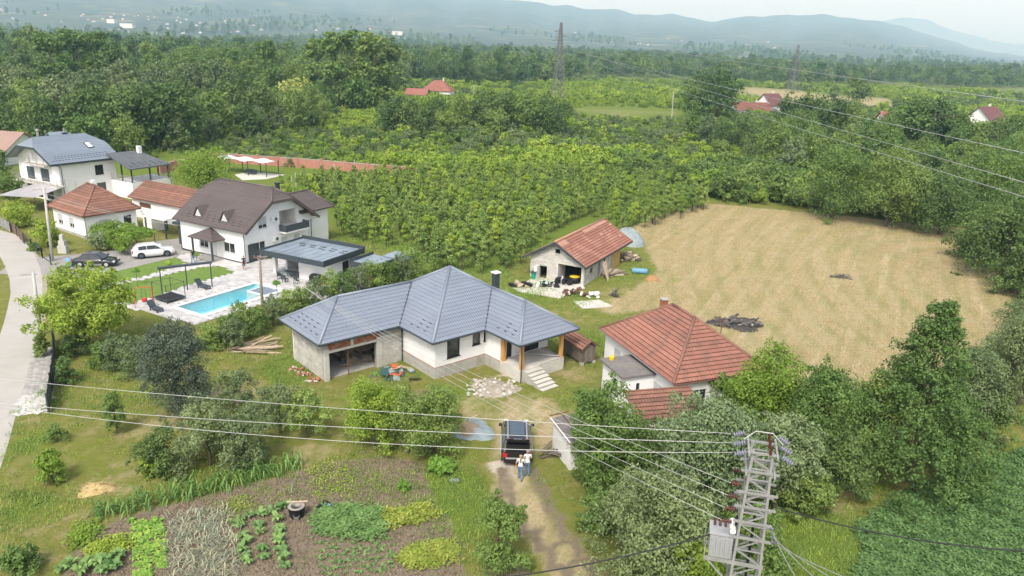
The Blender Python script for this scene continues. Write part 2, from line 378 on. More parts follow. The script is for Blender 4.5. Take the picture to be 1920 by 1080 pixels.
HAY = GP([(1185, 425), (1240, 405), (1330, 382), (1440, 392), (1560, 402), (1700, 418), (1800, 428), (1830, 470), (1860, 510), (1900, 545),
          (1890, 600), (1830, 660), (1740, 700), (1560, 740), (1470, 705), (1400, 660), (1330, 610), (1270, 575), (1215, 578), (1150, 590), (1120, 575), (1190, 545), (1235, 505), (1215, 470)])
SOIL = GP([(175, 1000), (240, 968), (330, 945), (430, 918), (540, 890), (620, 868), (720, 858), (785, 868), (800, 905), (815, 950), (835, 965), (850, 1000), (870, 1080), (900, 1180), (60, 1180), (130, 1060)])
TRACK = GP([(975, 760), (970, 800), (955, 870), (965, 920), (1000, 975), (1045, 1030), (1100, 1100), (1180, 1190)])
RUT1 = GP([(945, 880), (950, 930), (985, 985), (1035, 1050), (1090, 1110)])
RUT2 = GP([(1000, 880), (1020, 930), (1060, 1000), (1110, 1070), (1160, 1130)])
CROP = GP([(1900, 855), (1790, 880), (1680, 930), (1600, 990), (1620, 1040), (1560, 1200), (2300, 1200), (2300, 820)])
def axis(lo, hi, a, b, step, grow=1.22):
    v = list(np.arange(a, b + 1e-6, step)); s = step
    while v[-1] < hi: s *= grow; v.append(min(v[-1] + s, hi))
    s = step; pre = []
    x = a
    while x > lo: s *= grow; x = max(x - s, lo); pre.append(x)
    return np.array(pre[::-1] + v)
gx = axis(-14000, 14000, -64, 64, 0.7); gy = axis(-300, 14400, 14, 128, 0.7)
GX, GY = np.meshgrid(gx, gy); sh = GX.shape
POOL_O, POOL_T = np.array([-32.1, 68.4]), R(-31.0)
PX, PY = np.array([math.cos(POOL_T), math.sin(POOL_T)]), np.array([-math.sin(POOL_T), math.cos(POOL_T)])
POOL_W, POOL_L = 3.85, 9.4
def smooth(x, a, b): t = np.clip((x - a) / (b - a), 0, 1); return t * t * (3 - 2 * t)
dry = smooth(poly_sd(GX, GY, HAY), -2.0, 1.5)
td = line_d(GX, GY, TRACK)
dry = np.maximum(dry, 0.85 * smooth(-td, -2.1, -0.7)); trk = 0.12 * smooth(-td, -1.5, -0.5)
for c, r, k in ((G(1010, 800), 6, 0.75), (G(900, 760), 4, 0.6), (G(1080, 700), 3, 0.5), (G(440, 735), 4, 0.6), (G(300, 800), 3.5, 0.55), (G(620, 700), 3, 0.4), (G(580, 850), 3, 0.5), (G(560, 690), 3, 0.35),
                (G(1060, 590), 5, 0.4), (G(1180, 560), 7, 0.5), (G(1560, 930), 4, 0.5), (G(1500, 880), 3, 0.6), (G(1000, 760), 3.5, 0.6), (G(230, 900), 4, 0.45), (G(340, 700), 4, 0.5), (G(100, 1000), 5, 0.3), (G(220, 270), 30, 0.4)):
    dry = np.maximum(dry, k * smooth(-np.hypot(GX - c[0], GY - c[1]), -r, -r * 0.3))
FIELD2 = GP([(1065, 203), (1120, 198), (1275, 205), (1290, 222), (1180, 226), (1080, 218)])
FIELD3 = GP([(1375, 178), (1380, 163), (1480, 170), (1660, 185), (1680, 205), (1560, 196), (1440, 195)])
dry = np.maximum(dry, 0.45 * smooth(poly_sd(GX, GY, FIELD2), -6, 6)); dry = np.maximum(dry, 0.8 * smooth(poly_sd(GX, GY, FIELD3), -8, 8))
soil = smooth(poly_sd(GX, GY, SOIL), -0.9, 0.6)
soil = np.maximum(soil, 0.70 * smooth(-np.minimum(line_d(GX, GY, RUT1), line_d(GX, GY, RUT2)), -0.95, -0.2))
soil = np.maximum(soil, trk)
soil = np.maximum(soil, 0.85 * smooth(poly_sd(GX, GY, CROP), -0.6, 0.4))
for c, r, k in ((G(950, 1075), 2.2, 0.8), (G(890, 880), 1.5, 0.4), (G(790, 745), 3, 0.5), (G(700, 720), 2.5, 0.5), (G(860, 690), 2.0, 0.7)):
    soil = np.maximum(soil, k * smooth(-np.hypot(GX - c[0], GY - c[1]), -r, -r * 0.2))
lush = np.zeros(sh)
for c, r, k in ((G(560, 690), 5, 0.8), (G(880, 740), 4, 0.7), (G(840, 920), 4, 0.9), (G(870, 960), 4, 0.9), (G(1100, 640), 5, 0.6), (G(1230, 520), 6, 0.55), (G(1480, 1000), 7, 1.0), (G(1560, 1030), 6, 0.8), (G(60, 830), 3, 0.6),
                (G(60, 950), 3, 0.6), (G(1250, 440), 8, 0.4), (G(1000, 545), 4, 0.8), (G(1110, 565), 4, 0.5), (G(720, 920), 2, 0.5)):
    lush = np.maximum(lush, k * smooth(-np.hypot(GX - c[0], GY - c[1]), -r, -r * 0.3))
lush = np.maximum(lush, smooth(GY, 118, 150) * (GX > -200))
lush = np.maximum(lush, 0.9 * smooth(poly_sd(GX, GY, GP([(505, 348), (640, 328), (900, 330), (1190, 345), (1320, 372), (1318, 400), (1165, 440), (985, 478), (968, 520), (800, 515), (700, 462), (628, 452), (560, 365)])), -1, 3))
pale = np.zeros(sh)
for c, r, k in ((G(930, 730), 2.2, 0.9), (G(940, 875), 1.4, 0.9), (G(950, 890), 1.6, 0.7), (G(905, 720), 1.6, 0.8), (G(940, 705), 1.2, 0.5), (G(870, 770), 1.0, 0.4), (G(985, 905), 1.5, 0.4), (G(1110, 572), 2.5, 0.5)):
    pale = np.maximum(pale, k * smooth(-np.hypot(GX - c[0], GY - c[1]), -r, -r * 0.25))
far = smooth(np.hypot(GX, GY), 700, 1300)
# gentle relief, flat where the buildings stand
Zg = 0.05 * np.sin(GX * 0.31 + 1.0) * np.sin(GY * 0.27) * smooth(np.hypot(GX - 15, GY - 75), 10, 40) * (np.hypot(GX, GY) < 200) * 0.0
nx, ny = len(gx), len(gy)
verts = np.stack([GX.ravel(), GY.ravel(), Zg.ravel()], 1)
idx = np.arange(nx * ny).reshape(ny, nx)
quads = np.stack([idx[:-1, :-1], idx[:-1, 1:], idx[1:, 1:], idx[1:, :-1]], -1).reshape(-1, 4)
fc = verts[quads].mean(1)
pl = np.stack([(fc[:, 0] - POOL_O[0]) * PX[0] + (fc[:, 1] - POOL_O[1]) * PX[1], (fc[:, 0] - POOL_O[0]) * PY[0] + (fc[:, 1] - POOL_O[1]) * PY[1]], 1)
hole = (pl[:, 0] > -0.75) & (pl[:, 0] < POOL_W + 0.75) & (pl[:, 1] > -0.75) & (pl[:, 1] < POOL_L + 0.75)
quads = quads[~hole]
def fast_mesh(name, V, Q, k=4):
    me = bpy.data.meshes.new(name)
    V = np.asarray(V, np.float32); Q = np.asarray(Q, np.int32)
    me.vertices.add(len(V)); me.vertices.foreach_set('co', V.ravel())
    me.loops.add(Q.size); me.loops.foreach_set('vertex_index', Q.ravel())
    me.polygons.add(len(Q)); me.polygons.foreach_set('loop_start', np.arange(0, Q.size, k, dtype=np.int32))
    me.update(calc_edges=True)
    return me
me = fast_mesh('ground', verts, quads)
def fattr(me, name, arr):
    a = me.attributes.new(name, 'FLOAT', 'POINT'); a.data.foreach_set('value', np.ascontiguousarray(arr, np.float32).ravel())
for nm, ar in (('dry', dry), ('soil', soil), ('lush', lush), ('pale', pale), ('far', far)): fattr(me, nm, ar)
gm, n, out = node_mat('meadow_ground')
b = N(n, 'ShaderNodeBsdfPrincipled', i_Roughness=0.95); b.inputs['Specular IOR Level'].default_value = 0.1
pos = N(n, 'ShaderNodeNewGeometry').outputs['Position']
def A(nm): return N(n, 'ShaderNodeAttribute', attribute_name=nm).outputs['Fac']
nf = noise(n, pos, 7.0, 8, 0.8); nm_ = noise(n, pos, 0.9, 5, 0.62, 0.6); nl = noise(n, pos, 0.16, 4, 0.55, 0.5)
nk = noise(n, pos, 2.4, 6, 0.72, 0.4)
grass = mixc(n, (0.100, 0.115, 0.022), (0.255, 0.235, 0.070), ramp(n, nf, [(0.34, 0.0), (0.66, 1.0)]))
grass = mixc(n, grass, (0.105, 0.145, 0.024), math_(n, 'MULTIPLY', ramp(n, nk, [(0.46, 0.0), (0.60, 1.0)]), 0.65))
grass = mixc(n, grass, (0.270, 0.225, 0.110), math_(n, 'MULTIPLY', ramp(n, nm_, [(0.48, 0.0), (0.66, 1.0)]), 0.75))
grass = mixc(n, grass, (0.145, 0.175, 0.030), math_(n, 'MULTIPLY', ramp(n, nl, [(0.42, 0.0), (0.62, 1.0)]), 0.6))
lushc = mixc(n, (0.085, 0.135, 0.020), (0.165, 0.215, 0.040), ramp(n, nf, [(0.3, 0.0), (0.7, 1.0)]))
rows = noise(n, pos, 1.0, 4, 0.6, 0.9, (0.75, 0.055, 1.0, R(-27)))
fib = noise(n, pos, 7.0, 7, 0.8, 0.4, (1.0, 0.4, 1.0, R(-20)))
dryc = mixc(n, (0.265, 0.212, 0.110), (0.47, 0.395, 0.235), ramp(n, fib, [(0.34, 0.0), (0.66, 1.0)]))
dryc = mixc(n, dryc, (0.225, 0.225, 0.080), math_(n, 'MULTIPLY', ramp(n, rows, [(0.50, 0.0), (0.60, 1.0)]), math_(n, 'MULTIPLY', ramp(n, nl, [(0.35, 0.30), (0.60, 0.9)]), 0.75)))
dryc = mixc(n, dryc, (0.285, 0.205, 0.120), math_(n, 'MULTIPLY', ramp(n, nm_, [(0.50, 0.0), (0.70, 1.0)]), 0.6))
dryc = mixc(n, dryc, (0.300, 0.215, 0.130), math_(n, 'MULTIPLY', ramp(n, nk, [(0.54, 0.0), (0.70, 1.0)]), 0.5))
sw = N(n, 'ShaderNodeVectorMath', operation='SUBTRACT'); n.links.new(pos, sw.inputs[0]); sw.inputs[1].default_value = (62, 66, 0)
sw2 = N(n, 'ShaderNodeVectorMath', operation='MULTIPLY'); n.links.new(sw.outputs[0], sw2.inputs[0]); sw2.inputs[1].default_value = (1, .55, 0)
sw3 = N(n, 'ShaderNodeVectorMath', operation='LENGTH'); n.links.new(sw2.outputs[0], sw3.inputs[0])
ring = math_(n, 'SINE', math_(n, 'ADD', math_(n, 'MULTIPLY', sw3.outputs['Value'], 2.3), math_(n, 'ADD', math_(n, 'MULTIPLY', nm_, 1.7), math_(n, 'MULTIPLY', nl, 1.5))))
dryc = mixc(n, dryc, (0.20, 0.205, 0.075), math_(n, 'MULTIPLY', ramp(n, math_(n, 'ADD', math_(n, 'MULTIPLY', ring, -.5), .5), [(0.62, 0.0), (0.9, 1.0)]), math_(n, 'MULTIPLY', ramp(n, nl, [(0.40, 0.25), (0.60, 1.0)]), 0.5)))
dryc = mixc(n, dryc, (0.55, 0.47, 0.30), math_(n, 'MULTIPLY', ramp(n, rows, [(0.30, 1.0), (0.44, 0.0)]), 0.38))
soilc = mixc(n, (0.130, 0.102, 0.072), (0.275, 0.220, 0.160), ramp(n, nf, [(0.32, 0.0), (0.68, 1.0)]))
soilc = mixc(n, soilc, (0.175, 0.155, 0.095), ramp(n, nm_, [(0.46, 0.0), (0.7, 0.8)]))
soilc = mixc(n, soilc, (0.115, 0.135, 0.050), math_(n, 'MULTIPLY', ramp(n, nk, [(0.53, 0.0), (0.64, 1.0)]), 0.6))
palec = mixc(n, (0.38, 0.33, 0.265), (0.58, 0.52, 0.44), ramp(n, nf, [(0.3, 0.0), (0.7, 1.0)]))
vor = N(n, 'ShaderNodeTexVoronoi', i_Scale=0.006); n.links.new(pos, vor.inputs['Vector'])
farc = mixc(n, (0.045, 0.075, 0.028), (0.15, 0.18, 0.06), ramp(n, noise(n, pos, 0.012, 4, 0.6), [(0.42, 0.0), (0.6, 1.0)]))
farc = mixc(n, farc, (0.36, 0.32, 0.17), ramp(n, N(n, 'ShaderNodeSeparateColor').outputs[0], [(0.7, 0.0), (0.9, 0.9)]))
sc_ = [x for x in n.nodes if x.bl_idname == 'ShaderNodeSeparateColor'][0]; n.links.new(vor.outputs['Color'], sc_.inputs[0])
def soft(attr, k=0.55, lo=0.42, hi=0.58, nz=None):
    v = math_(n, 'ADD', attr, math_(n, 'MULTIPLY', math_(n, 'SUBTRACT', nz or nm_, 0.5), k * 2))
    return ramp(n, v, [(lo, 0.0), (hi, 1.0)])
mix2 = math_(n, 'ADD', math_(n, 'MULTIPLY', nm_, 0.6), math_(n, 'MULTIPLY', nf, 0.4))
col = mixc(n, grass, lushc, soft(A('lush'), 0.9, 0.35, 0.7, mix2))
col = mixc(n, col, dryc, soft(A('dry'), 0.85, 0.35, 0.72, mix2))
col = mixc(n, col, palec, soft(A('pale'), 0.8, 0.4, 0.65, mix2))
col = mixc(n, col, soilc, soft(A('soil'), 0.5, 0.4, 0.62, mix2))
col = mixc(n, col, farc, A('far'))
n.links.new(col, b.inputs['Base Color'])
bp = N(n, 'ShaderNodeBump', i_Strength=0.7, i_Distance=0.08); n.links.new(nf, bp.inputs['Height']); n.links.new(bp.outputs[0], b.inputs['Normal'])
n.links.new(b.outputs[0], out.inputs[0])
me.materials.append(gm)
ground = bpy.data.objects.new('ground', me); C.objects.link(ground); tag(ground, kind='structure')

def sheet(name, poly, z, mat, kind='structure', parent=None):
    o = MB().add([(x, y, z) for x, y in poly], [list(range(len(poly)))]).build(name, mat, parent)
    if parent is None: tag(o, kind=kind)
    return o
def slab_field(name, poly, z, h, sx, sy, th, mat, parent, gap=0.02, skip=(), seed=1, half=True):
    """laid slabs clipped to whole pieces inside a polygon: real joints, one joined part"""
    rr = random.Random(seed); P = np.array(poly); c = P.mean(0)
    ax = np.array([math.cos(th), math.sin(th)]); ay = np.array([-ax[1], ax[0]])
    L = (P - c) @ np.stack([ax, ay], 1); lo, hi = L.min(0), L.max(0)
    mb = MB(); j = 0; y = lo[1]
    while y < hi[1]:
        x = lo[0] + (sx / 2 if (half and j % 2) else 0)
        while x < hi[0]:
            q = c + ax * (x + sx / 2) + ay * (y + sy / 2)
            if inside(q, poly) and not any(inside(q, s_) for s_ in skip):
                t = z + h + rr.uniform(-0.004, 0.004)
                cs = [c + ax * (x + u) + ay * (y + v) for u, v in ((gap, gap), (sx - gap, gap), (sx - gap, sy - gap), (gap, sy - gap))]
                mb.prism(cs, z, t)
            x += sx
        y += sy; j += 1
    o = mb.build(name, mat, parent); o['kind'] = 'stuff'
    return o
# road, verge, pavement
road_r = [(-60, 412), (0, 431), (30, 440), (50, 455), (66, 478), (76, 505), (80, 530), (79, 560), (74, 610), (66, 660), (55, 700), (40, 745), (28, 785), (15, 835), (0, 880), (-25, 940), (-90, 1080), (-160, 1200)]
road_l = [(-420, 1200), (-270, 1080), (-130, 900), (-70, 790), (-25, 690), (0, 627), (6, 610), (14, 580), (20, 550), (18, 525), (10, 500), (0, 481), (-60, 458)]
sheet('road', GP(road_r + road_l), 0.012, M['road'])
vr = [(x + 9 + max(0, (y - 560) * 0.01), y + 6) for x, y in road_r[:9]]
sheet('verge', GP(road_r[:9] + vr[::-1]), 0.006, M['verge'])
pv = sheet('pavement', GP([(64, 655), (70, 628), (96, 655), (104, 690), (97, 738), (38, 742), (56, 700)]), 0.016, M['mortar'])
slab_field('cobble', GP([(64, 655), (70, 628), (96, 655), (104, 690), (97, 738), (38, 742), (56, 700)]), 0.016, 0.05, 0.42, 0.24, R(-14), M['paverold'], pv, 0.012)
pv2 = sheet('crossing_slab', GP([(31, 781), (41, 742), (97, 738), (90, 771)]), 0.02, M['paverwhite'])
slab_field('paving_slab', GP([(31, 781), (41, 742), (97, 738), (90, 771)]), 0.02, 0.05, 0.62, 0.62, R(-14), M['paverwhite'], pv2, 0.012)

# pool garden
def PL(u, v): p = POOL_O + PX * u + PY * v; return (p[0], p[1])
pool_rect = [PL(0, 0), PL(POOL_W, 0), PL(POOL_W, POOL_L), PL(0, POOL_L)]
pool_out = [PL(-0.45, -0.45), PL(POOL_W + 0.45, -0.45), PL(POOL_W + 0.45, POOL_L + 0.45), PL(-0.45, POOL_L + 0.45)]
LAWN1 = [(-47.0, 75.6), (-44.0, 78.0), (-39.6, 85.2), (-37.3, 83.2), (-39.5, 77.6), (-43.0, 73.6)]
LAWN2 = [(-42.6, 72.6), (-38.6, 77.2), (-35.2, 81.6), (-33.3, 82.3), (-30.6, 80.4), (-33.2, 76.3), (-36.7, 68.7), (-41.0, 69.6)]
PATIO = [(-37.2, 68.1), (-28.7, 63.9), (-27.0, 66.3), (-25.6, 68.4), (-23.2, 71.7), (-19.0, 72.3), (-15.6, 76.2), (-17.6, 84.4), (-24.0, 88.4), (-29.8, 85.5), (-35.6, 86.6), (-38.6, 87.9), (-39.6, 85.3), (-37.2, 83.2), (-39.6, 77.4), (-44.2, 72.6), (-42.6, 72.4)]
DRIVE = [(-55.0, 77.0), (-50.5, 76.2), (-47.0, 75.8), (-44.0, 78.3), (-39.8, 85.4), (-38.8, 88.0), (-36.0, 92.0), (-41.0, 96.0), (-45.5, 92.0), (-49.0, 86.5), (-56.5, 82.5)]
patio = empty('patio'); tag(patio, kind='structure')
# base of the patio as a ring round the pool so that the basin stays open
ring = MB()
slab_field('patio_slab', PATIO, 0.02, 0.045, 0.62, 0.42, POOL_T, M['paver'], patio, 0.010, skip=(pool_out, LAWN2, LAWN1), seed=4)
bedz = MB()
for k in range(4):
    a, b_ = pool_out[k], pool_out[(k + 1) % 4]
    o1, o2 = [PL(-1.6, -1.6), PL(POOL_W + 1.6, -1.6), PL(POOL_W + 1.6, POOL_L + 1.6), PL(-1.6, POOL_L + 1.6)][k], [PL(-1.6, -1.6), PL(POOL_W + 1.6, -1.6), PL(POOL_W + 1.6, POOL_L + 1.6), PL(-1.6, POOL_L + 1.6)][(k + 1) % 4]
    bedz.add([(*a, 0.03), (*b_, 0.03), (*o2, 0.03), (*o1, 0.03)], [(3, 2, 1, 0)])
bedz.build('patio_bed', M['drive'], patio)
pool = empty('swimming_pool', (*POOL_O, 0), POOL_T, 'turquoise swimming pool with white coping in the paved garden', 'pool')
mb = MB()
for x0, x1, y0, y1 in ((-0.45, 0, -0.45, POOL_L + 0.45), (POOL_W, POOL_W + 0.45, -0.45, POOL_L + 0.45), (0, POOL_W, -0.45, 0), (0, POOL_W, POOL_L, POOL_L + 0.45)): mb.box(x0, x1, y0, y1, -0.1, 0.10)
mb.build('coping', M['coping'], pool)
mb = MB(); d = -1.35
mb.add([(0, 0, 0.02), (POOL_W, 0, 0.02), (POOL_W, POOL_L, 0.02), (0, POOL_L, 0.02), (0, 0, d), (POOL_W, 0, d), (POOL_W, POOL_L, d), (0, POOL_L, d)], [(4, 5, 6, 7), (0, 4, 7, 3), (1, 2, 6, 5), (0, 1, 5, 4), (3, 7, 6, 2)])
mb.build('basin', M['liner'], pool)
mb = MB(); mb.box(1.3, 3.85, 7.3, 7.45, d, 0.03); mb.box(1.15, 1.3, 7.3, 9.4, d, 0.03); mb.build('spa_divider', M['coping'], pool)
mb = MB(); mb.box(1.32, 3.83, 7.47, 9.38, -0.10, -0.06)
mb.build('spa_cover', pm('grey_spa_cover', (0.20, 0.25, 0.31), (0.16, 0.2, 0.26), 2, 0.6), pool)
mb = MB()
for k in range(4): mb.box(0.02, 1.1, 9.4 - 0.3 * (k + 1), 9.4 - 0.3 * k, d, -0.25 - 0.27 * k)
mb.build('pool_step', M['liner'], pool)
wm, n, out = node_mat('pool_water')
tr = N(n, 'ShaderNodeBsdfTransparent'); tr.inputs[0].default_value = (0.92, 0.99, 1.0, 1)
gl = N(n, 'ShaderNodeBsdfGlossy', i_Roughness=0.03); fr = N(n, 'ShaderNodeFresnel', i_IOR=1.33); mx = N(n, 'ShaderNodeMixShader')
bn = N(n, 'ShaderNodeBump', i_Strength=0.15, i_Distance=0.03); n.links.new(noise(n, N(n, 'ShaderNodeNewGeometry').outputs['Position'], 2.5, 3), bn.inputs['Height'])
n.links.new(bn.outputs[0], gl.inputs['Normal']); n.links.new(bn.outputs[0], fr.inputs['Normal'])
n.links.new(fr.outputs[0], mx.inputs[0]); n.links.new(tr.outputs[0], mx.inputs[1]); n.links.new(gl.outputs[0], mx.inputs[2]); n.links.new(mx.outputs[0], out.inputs[0])
MB().add([(0, 0, -0.04), (POOL_W, 0, -0.04), (POOL_W, 7.3, -0.04), (1.15, 7.3, -0.04), (1.15, POOL_L, -0.04), (0, POOL_L, -0.04)], [(0, 1, 2, 3, 4, 5)]).build('water', wm, pool)
M['lawn'] = pm('mown_lawn', (0.105, 0.185, 0.030), (0.155, 0.225, 0.045), 1.6, 0.95, 0.5, 26)
for q, P_ in enumerate((LAWN1, LAWN2)): sheet('lawn', P_, 0.035 + 0.006 * q, M['lawn'])
sheet('driveway', DRIVE, 0.008, M['drive'])
pth = sheet('garden_path', [(-43.2, 73.4), (-39.6, 77.5), (-37.3, 83.2), (-38.6, 82.9), (-44.6, 74.6)], 0.010, M['mortar'])

# ------------------------------------------------------------------ hills and far plain
def hill_profile(top, t): k = min(t / 0.97, 1.0); return top * (0.22 * k + 0.78 * k ** 1.8)
def land_z(px, Y, sky_pts=None, dist=7600, foot=1500):
    """height of the valley side below the first range"""
    sp = sky_pts or SKY1
    top = max(DY(px, np.interp(px, [p[0] for p in sp], [p[1] for p in sp]), dist)[2], 5)
    return max(0.0, hill_profile(top, (Y - foot) / (dist - foot))) if Y > foot else 0.0
def hills(name, sky_pts, dist, foot, seed, mat):
    sx = np.array([p[0] for p in sky_pts], float); sy = np.array([p[1] for p in sky_pts], float)
    cols = np.arange(-700, 2700, 9.0); rows_ = np.linspace(0, 1, 60)
    rs = np.random.RandomState(seed); V = []; ph = rs.uniform(0, 6.28, (9,)); fr_ = rs.uniform(0.6, 1.6, (9,))
    for t in rows_:
        for px in cols:
            y = np.interp(px, sx, sy) + 1.1 * math.sin(px * 0.05 + ph[0]) + 0.7 * math.sin(px * 0.13 + ph[1])
            d = DY(px, y, dist); top = max(d[2], 5)
            f = foot + (dist * 1.0 - foot) * t
            p = DY(px, y, f)
            k = min(t / 0.97, 1.0); h = hill_profile(top, t)
            s_ = 0
            for q in range(4): s_ += math.sin(px * 0.018 * fr_[q] * (q + 1) + ph[q] + 3.0 * k * math.sin(px * 0.004 * (q + 1) + ph[q + 4])) / (q + 1)
            h *= 1 + 0.22 * s_ * (1 - k) * smooth(k, .3, .6)
            V.append((p[0], f, max(h, -2) if t > 0 else -2))
    for px in cols:
        p = DY(px, 60, dist * 1.12); V.append((p[0], dist * 1.12, -2))
    nr, nc = len(rows_) + 1, len(cols); ii = np.arange(nr * nc).reshape(nr, nc)
    Q = np.stack([ii[:-1, :-1], ii[:-1, 1:], ii[1:, 1:], ii[1:, :-1]], -1).reshape(-1, 4)
    m_ = fast_mesh(name, V, Q); m_.materials.append(mat); m_.polygons.foreach_set('use_smooth', [True] * len(m_.polygons))
    o = bpy.data.objects.new(name, m_); C.objects.link(o); tag(o, kind='structure')
hm, n, out = node_mat('wooded_hills')
b = N(n, 'ShaderNodeBsdfPrincipled', i_Roughness=0.95); b.inputs['Specular IOR Level'].default_value = 0.0
pos = N(n, 'ShaderNodeNewGeometry').outputs['Position']
f1 = noise(n, pos, 0.004, 6, 0.65, 0.5); f2 = noise(n, pos, 0.0016, 5, 0.6)
col = mixc(n, (0.070, 0.098, 0.080), (0.115, 0.140, 0.100), ramp(n, f1, [(0.35, 0.0), (0.65, 1.0)]))
zz = N(n, 'ShaderNodeSeparateXYZ'); n.links.new(pos, zz.inputs[0])
low = ramp(n, math_(n, 'MULTIPLY', zz.outputs[2], 1 / 420.0), [(0.0, 1.0), (0.75, 0.0)])
pat = ramp(n, noise(n, pos, 0.007, 4, 0.6, 0.0, (1.0, 1.0, 2.0)), [(0.56, 0.0), (0.64, 1.0)])
col = mixc(n, col, (0.30, 0.28, 0.17), math_(n, 'MULTIPLY', math_(n, 'MULTIPLY', pat, low), 0.7))
n.links.new(col, b.inputs['Base Color']); n.links.new(b.outputs[0], out.inputs[0])
SKY1 = [(-700, -120), (0, -105), (300, -85), (640, -45), (860, -8), (930, 0), (993, 3), (1033, 13), (1067, 11), (1107, 19), (1150, 19), (1190, 28), (1223, 28), (1260, 28), (1313, 39), (1340, 41), (1380, 34), (1430, 33), (1477, 27), (1497, 31), (1540, 29), (1597, 35), (1647, 42), (1700, 52), (1760, 72), (1830, 92), (1930, 108), (2100, 122), (2700, 150)]
SKY2 = [(-700, 60), (1300, 70), (1560, 48), (1650, 39), (1707, 34), (1747, 39), (1780, 55), (1830, 70), (1880, 80), (1920, 82), (2000, 90), (2300, 96), (2700, 120)]
hills('hills', SKY1, 7600, 1500, 3, hm)
hills('hills', SKY2, 11500, 8300, 5, hm)

# ================================================================== buildings
def roof_face(roof, poly, mat, course=0.36, wave=0.22, amp=0.025, lip=0.035, spw=4, name='tile_course', lift=0.02, altmat=None, altfn=None, nose=None):
    """one plane of a tiled roof: the first edge is the eave; every course of tiles is a stepped, waved strip of its own"""
    P = [Vector(p) for p in poly]
    u = (P[1] - P[0]).normalized()
    nrm = None
    for q in P[2:]:
        c = u.cross(q - P[0])
        if c.length > 1e-4: nrm = c.normalized(); break
    if nrm.z < 0: nrm = -nrm
    v = nrm.cross(u).normalized()
    if v.z < 0: v = -v
    L = [((p - P[0]).dot(u), (p - P[0]).dot(v)) for p in P]
    vmax = max(l[1] for l in L)
    def rng(vv):
        xs = []
        for i in range(len(L)):
            (u0, v0), (u1, v1) = L[i], L[(i + 1) % len(L)]
            if abs(v1 - v0) < 1e-6:
                if abs(vv - v0) < 1e-4: xs += [u0, u1]
                continue
            t = (vv - v0) / (v1 - v0)
            if -1e-6 <= t <= 1 + 1e-6: xs.append(u0 + (u1 - u0) * t)
        return (min(xs), max(xs)) if xs else None
    k = 0; vv = 0.0
    while vv < vmax - 0.05:
        v1 = min(vv + course * 1.04, vmax - 1e-3)
        r0, r1 = rng(max(vv, 1e-4)), rng(v1)
        if r0 is None or r1 is None: break
        lo, hi = min(r0[0], r1[0]), max(r0[1], r1[1])
        st = wave / spw; i0, i1 = math.floor(lo / st), math.ceil(hi / st)
        us = [i * st for i in range(i0, i1 + 1)]
        mb = MB(); V = mb.V
        for a in us:
            w_ = amp * (0.5 - 0.5 * math.cos(2 * math.pi * a / wave)) if amp else 0
            ub = min(max(a, r0[0]), r0[1]); ut = min(max(a, r1[0]), r1[1])
            pb = P[0] + u * ub + v * vv; pt = P[0] + u * ut + v * v1
            V.append(tuple(pb + nrm * (lift - 0.01))); V.append(tuple(pb + nrm * (lift + lip + w_))); V.append(tuple(pt + nrm * (lift + w_ * 0.8)))
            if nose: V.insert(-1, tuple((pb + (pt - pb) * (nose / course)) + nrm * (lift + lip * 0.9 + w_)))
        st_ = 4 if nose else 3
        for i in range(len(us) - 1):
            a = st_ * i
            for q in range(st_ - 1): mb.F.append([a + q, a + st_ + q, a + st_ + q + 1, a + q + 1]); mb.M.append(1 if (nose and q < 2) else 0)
        mm = mat
        if altfn and altfn(k): mm = altmat
        mb.build(name, [mm, M['noseshade']] if nose else mm, roof, smooth=False)
        vv += course; k += 1
def caps(roof, segs, mat, r=0.11, name='ridge_cap'):
    for p, q in segs: MB().tube([p, q], r, 8).build(name, mat, roof, smooth=True)
def snow_guards(roof, poly, mat, rows=((0.6, 0.9), (1.0, 0.9), (1.4, 0.9)), inset=0.5):
    """rows of small snow hooks above an eave"""
    P = [Vector(p) for p in poly]; u = (P[1] - P[0]); Lu = u.length; u.normalize()
    nrm = u.cross(P[2] - P[0]).normalized(); nrm = -nrm if nrm.z < 0 else nrm
    v = nrm.cross(u); v = -v if v.z < 0 else v
    mb = MB()
    for j, (d, sp) in enumerate(rows):
        s_ = inset + d * 0.9 + (sp / 2 if j % 2 else 0)
        while s_ < Lu - inset - d * 0.9:
            p = P[0] + u * s_ + v * d + nrm * 0.07
            mb.bar(p - u * 0.14, p + u * 0.14, 0.05, 0.07, up=nrm); s_ += sp
    mb.build('snow_guard', mat, roof)['kind'] = 'stuff'
def PT(ax, a, c, z): return (a, c, z) if ax == 'x' else (c, a, z)
def wall(mb, ax, c0, c1, a0, a1, z0, z1, opens=(), mi=0):
    """wall slab between two planes with rectangular openings cut through it"""
    as_ = sorted({a0, a1, *[o[0] for o in opens], *[o[1] for o in opens]}); zs = sorted({z0, z1, *[o[2] for o in opens], *[o[3] for o in opens]})
    as_ = [a for a in as_ if a0 - 1e-6 <= a <= a1 + 1e-6]; zs = [z for z in zs if z0 - 1e-6 <= z <= z1 + 1e-6]
    for i in range(len(as_) - 1):
        run = None
        for j in range(len(zs) - 1):
            am, zm = (as_[i] + as_[i + 1]) / 2, (zs[j] + zs[j + 1]) / 2
            hit = any(o[0] < am < o[1] and o[2] < zm < o[3] for o in opens)
            if not hit: run = (run[0], zs[j + 1]) if run else (zs[j], zs[j + 1])
            if (hit or j == len(zs) - 2) and run:
                if ax == 'x': mb.box(as_[i], as_[i + 1], c0, c1, run[0], run[1], mi)
                else: mb.box(c0, c1, as_[i], as_[i + 1], run[0], run[1], mi)
                run = None
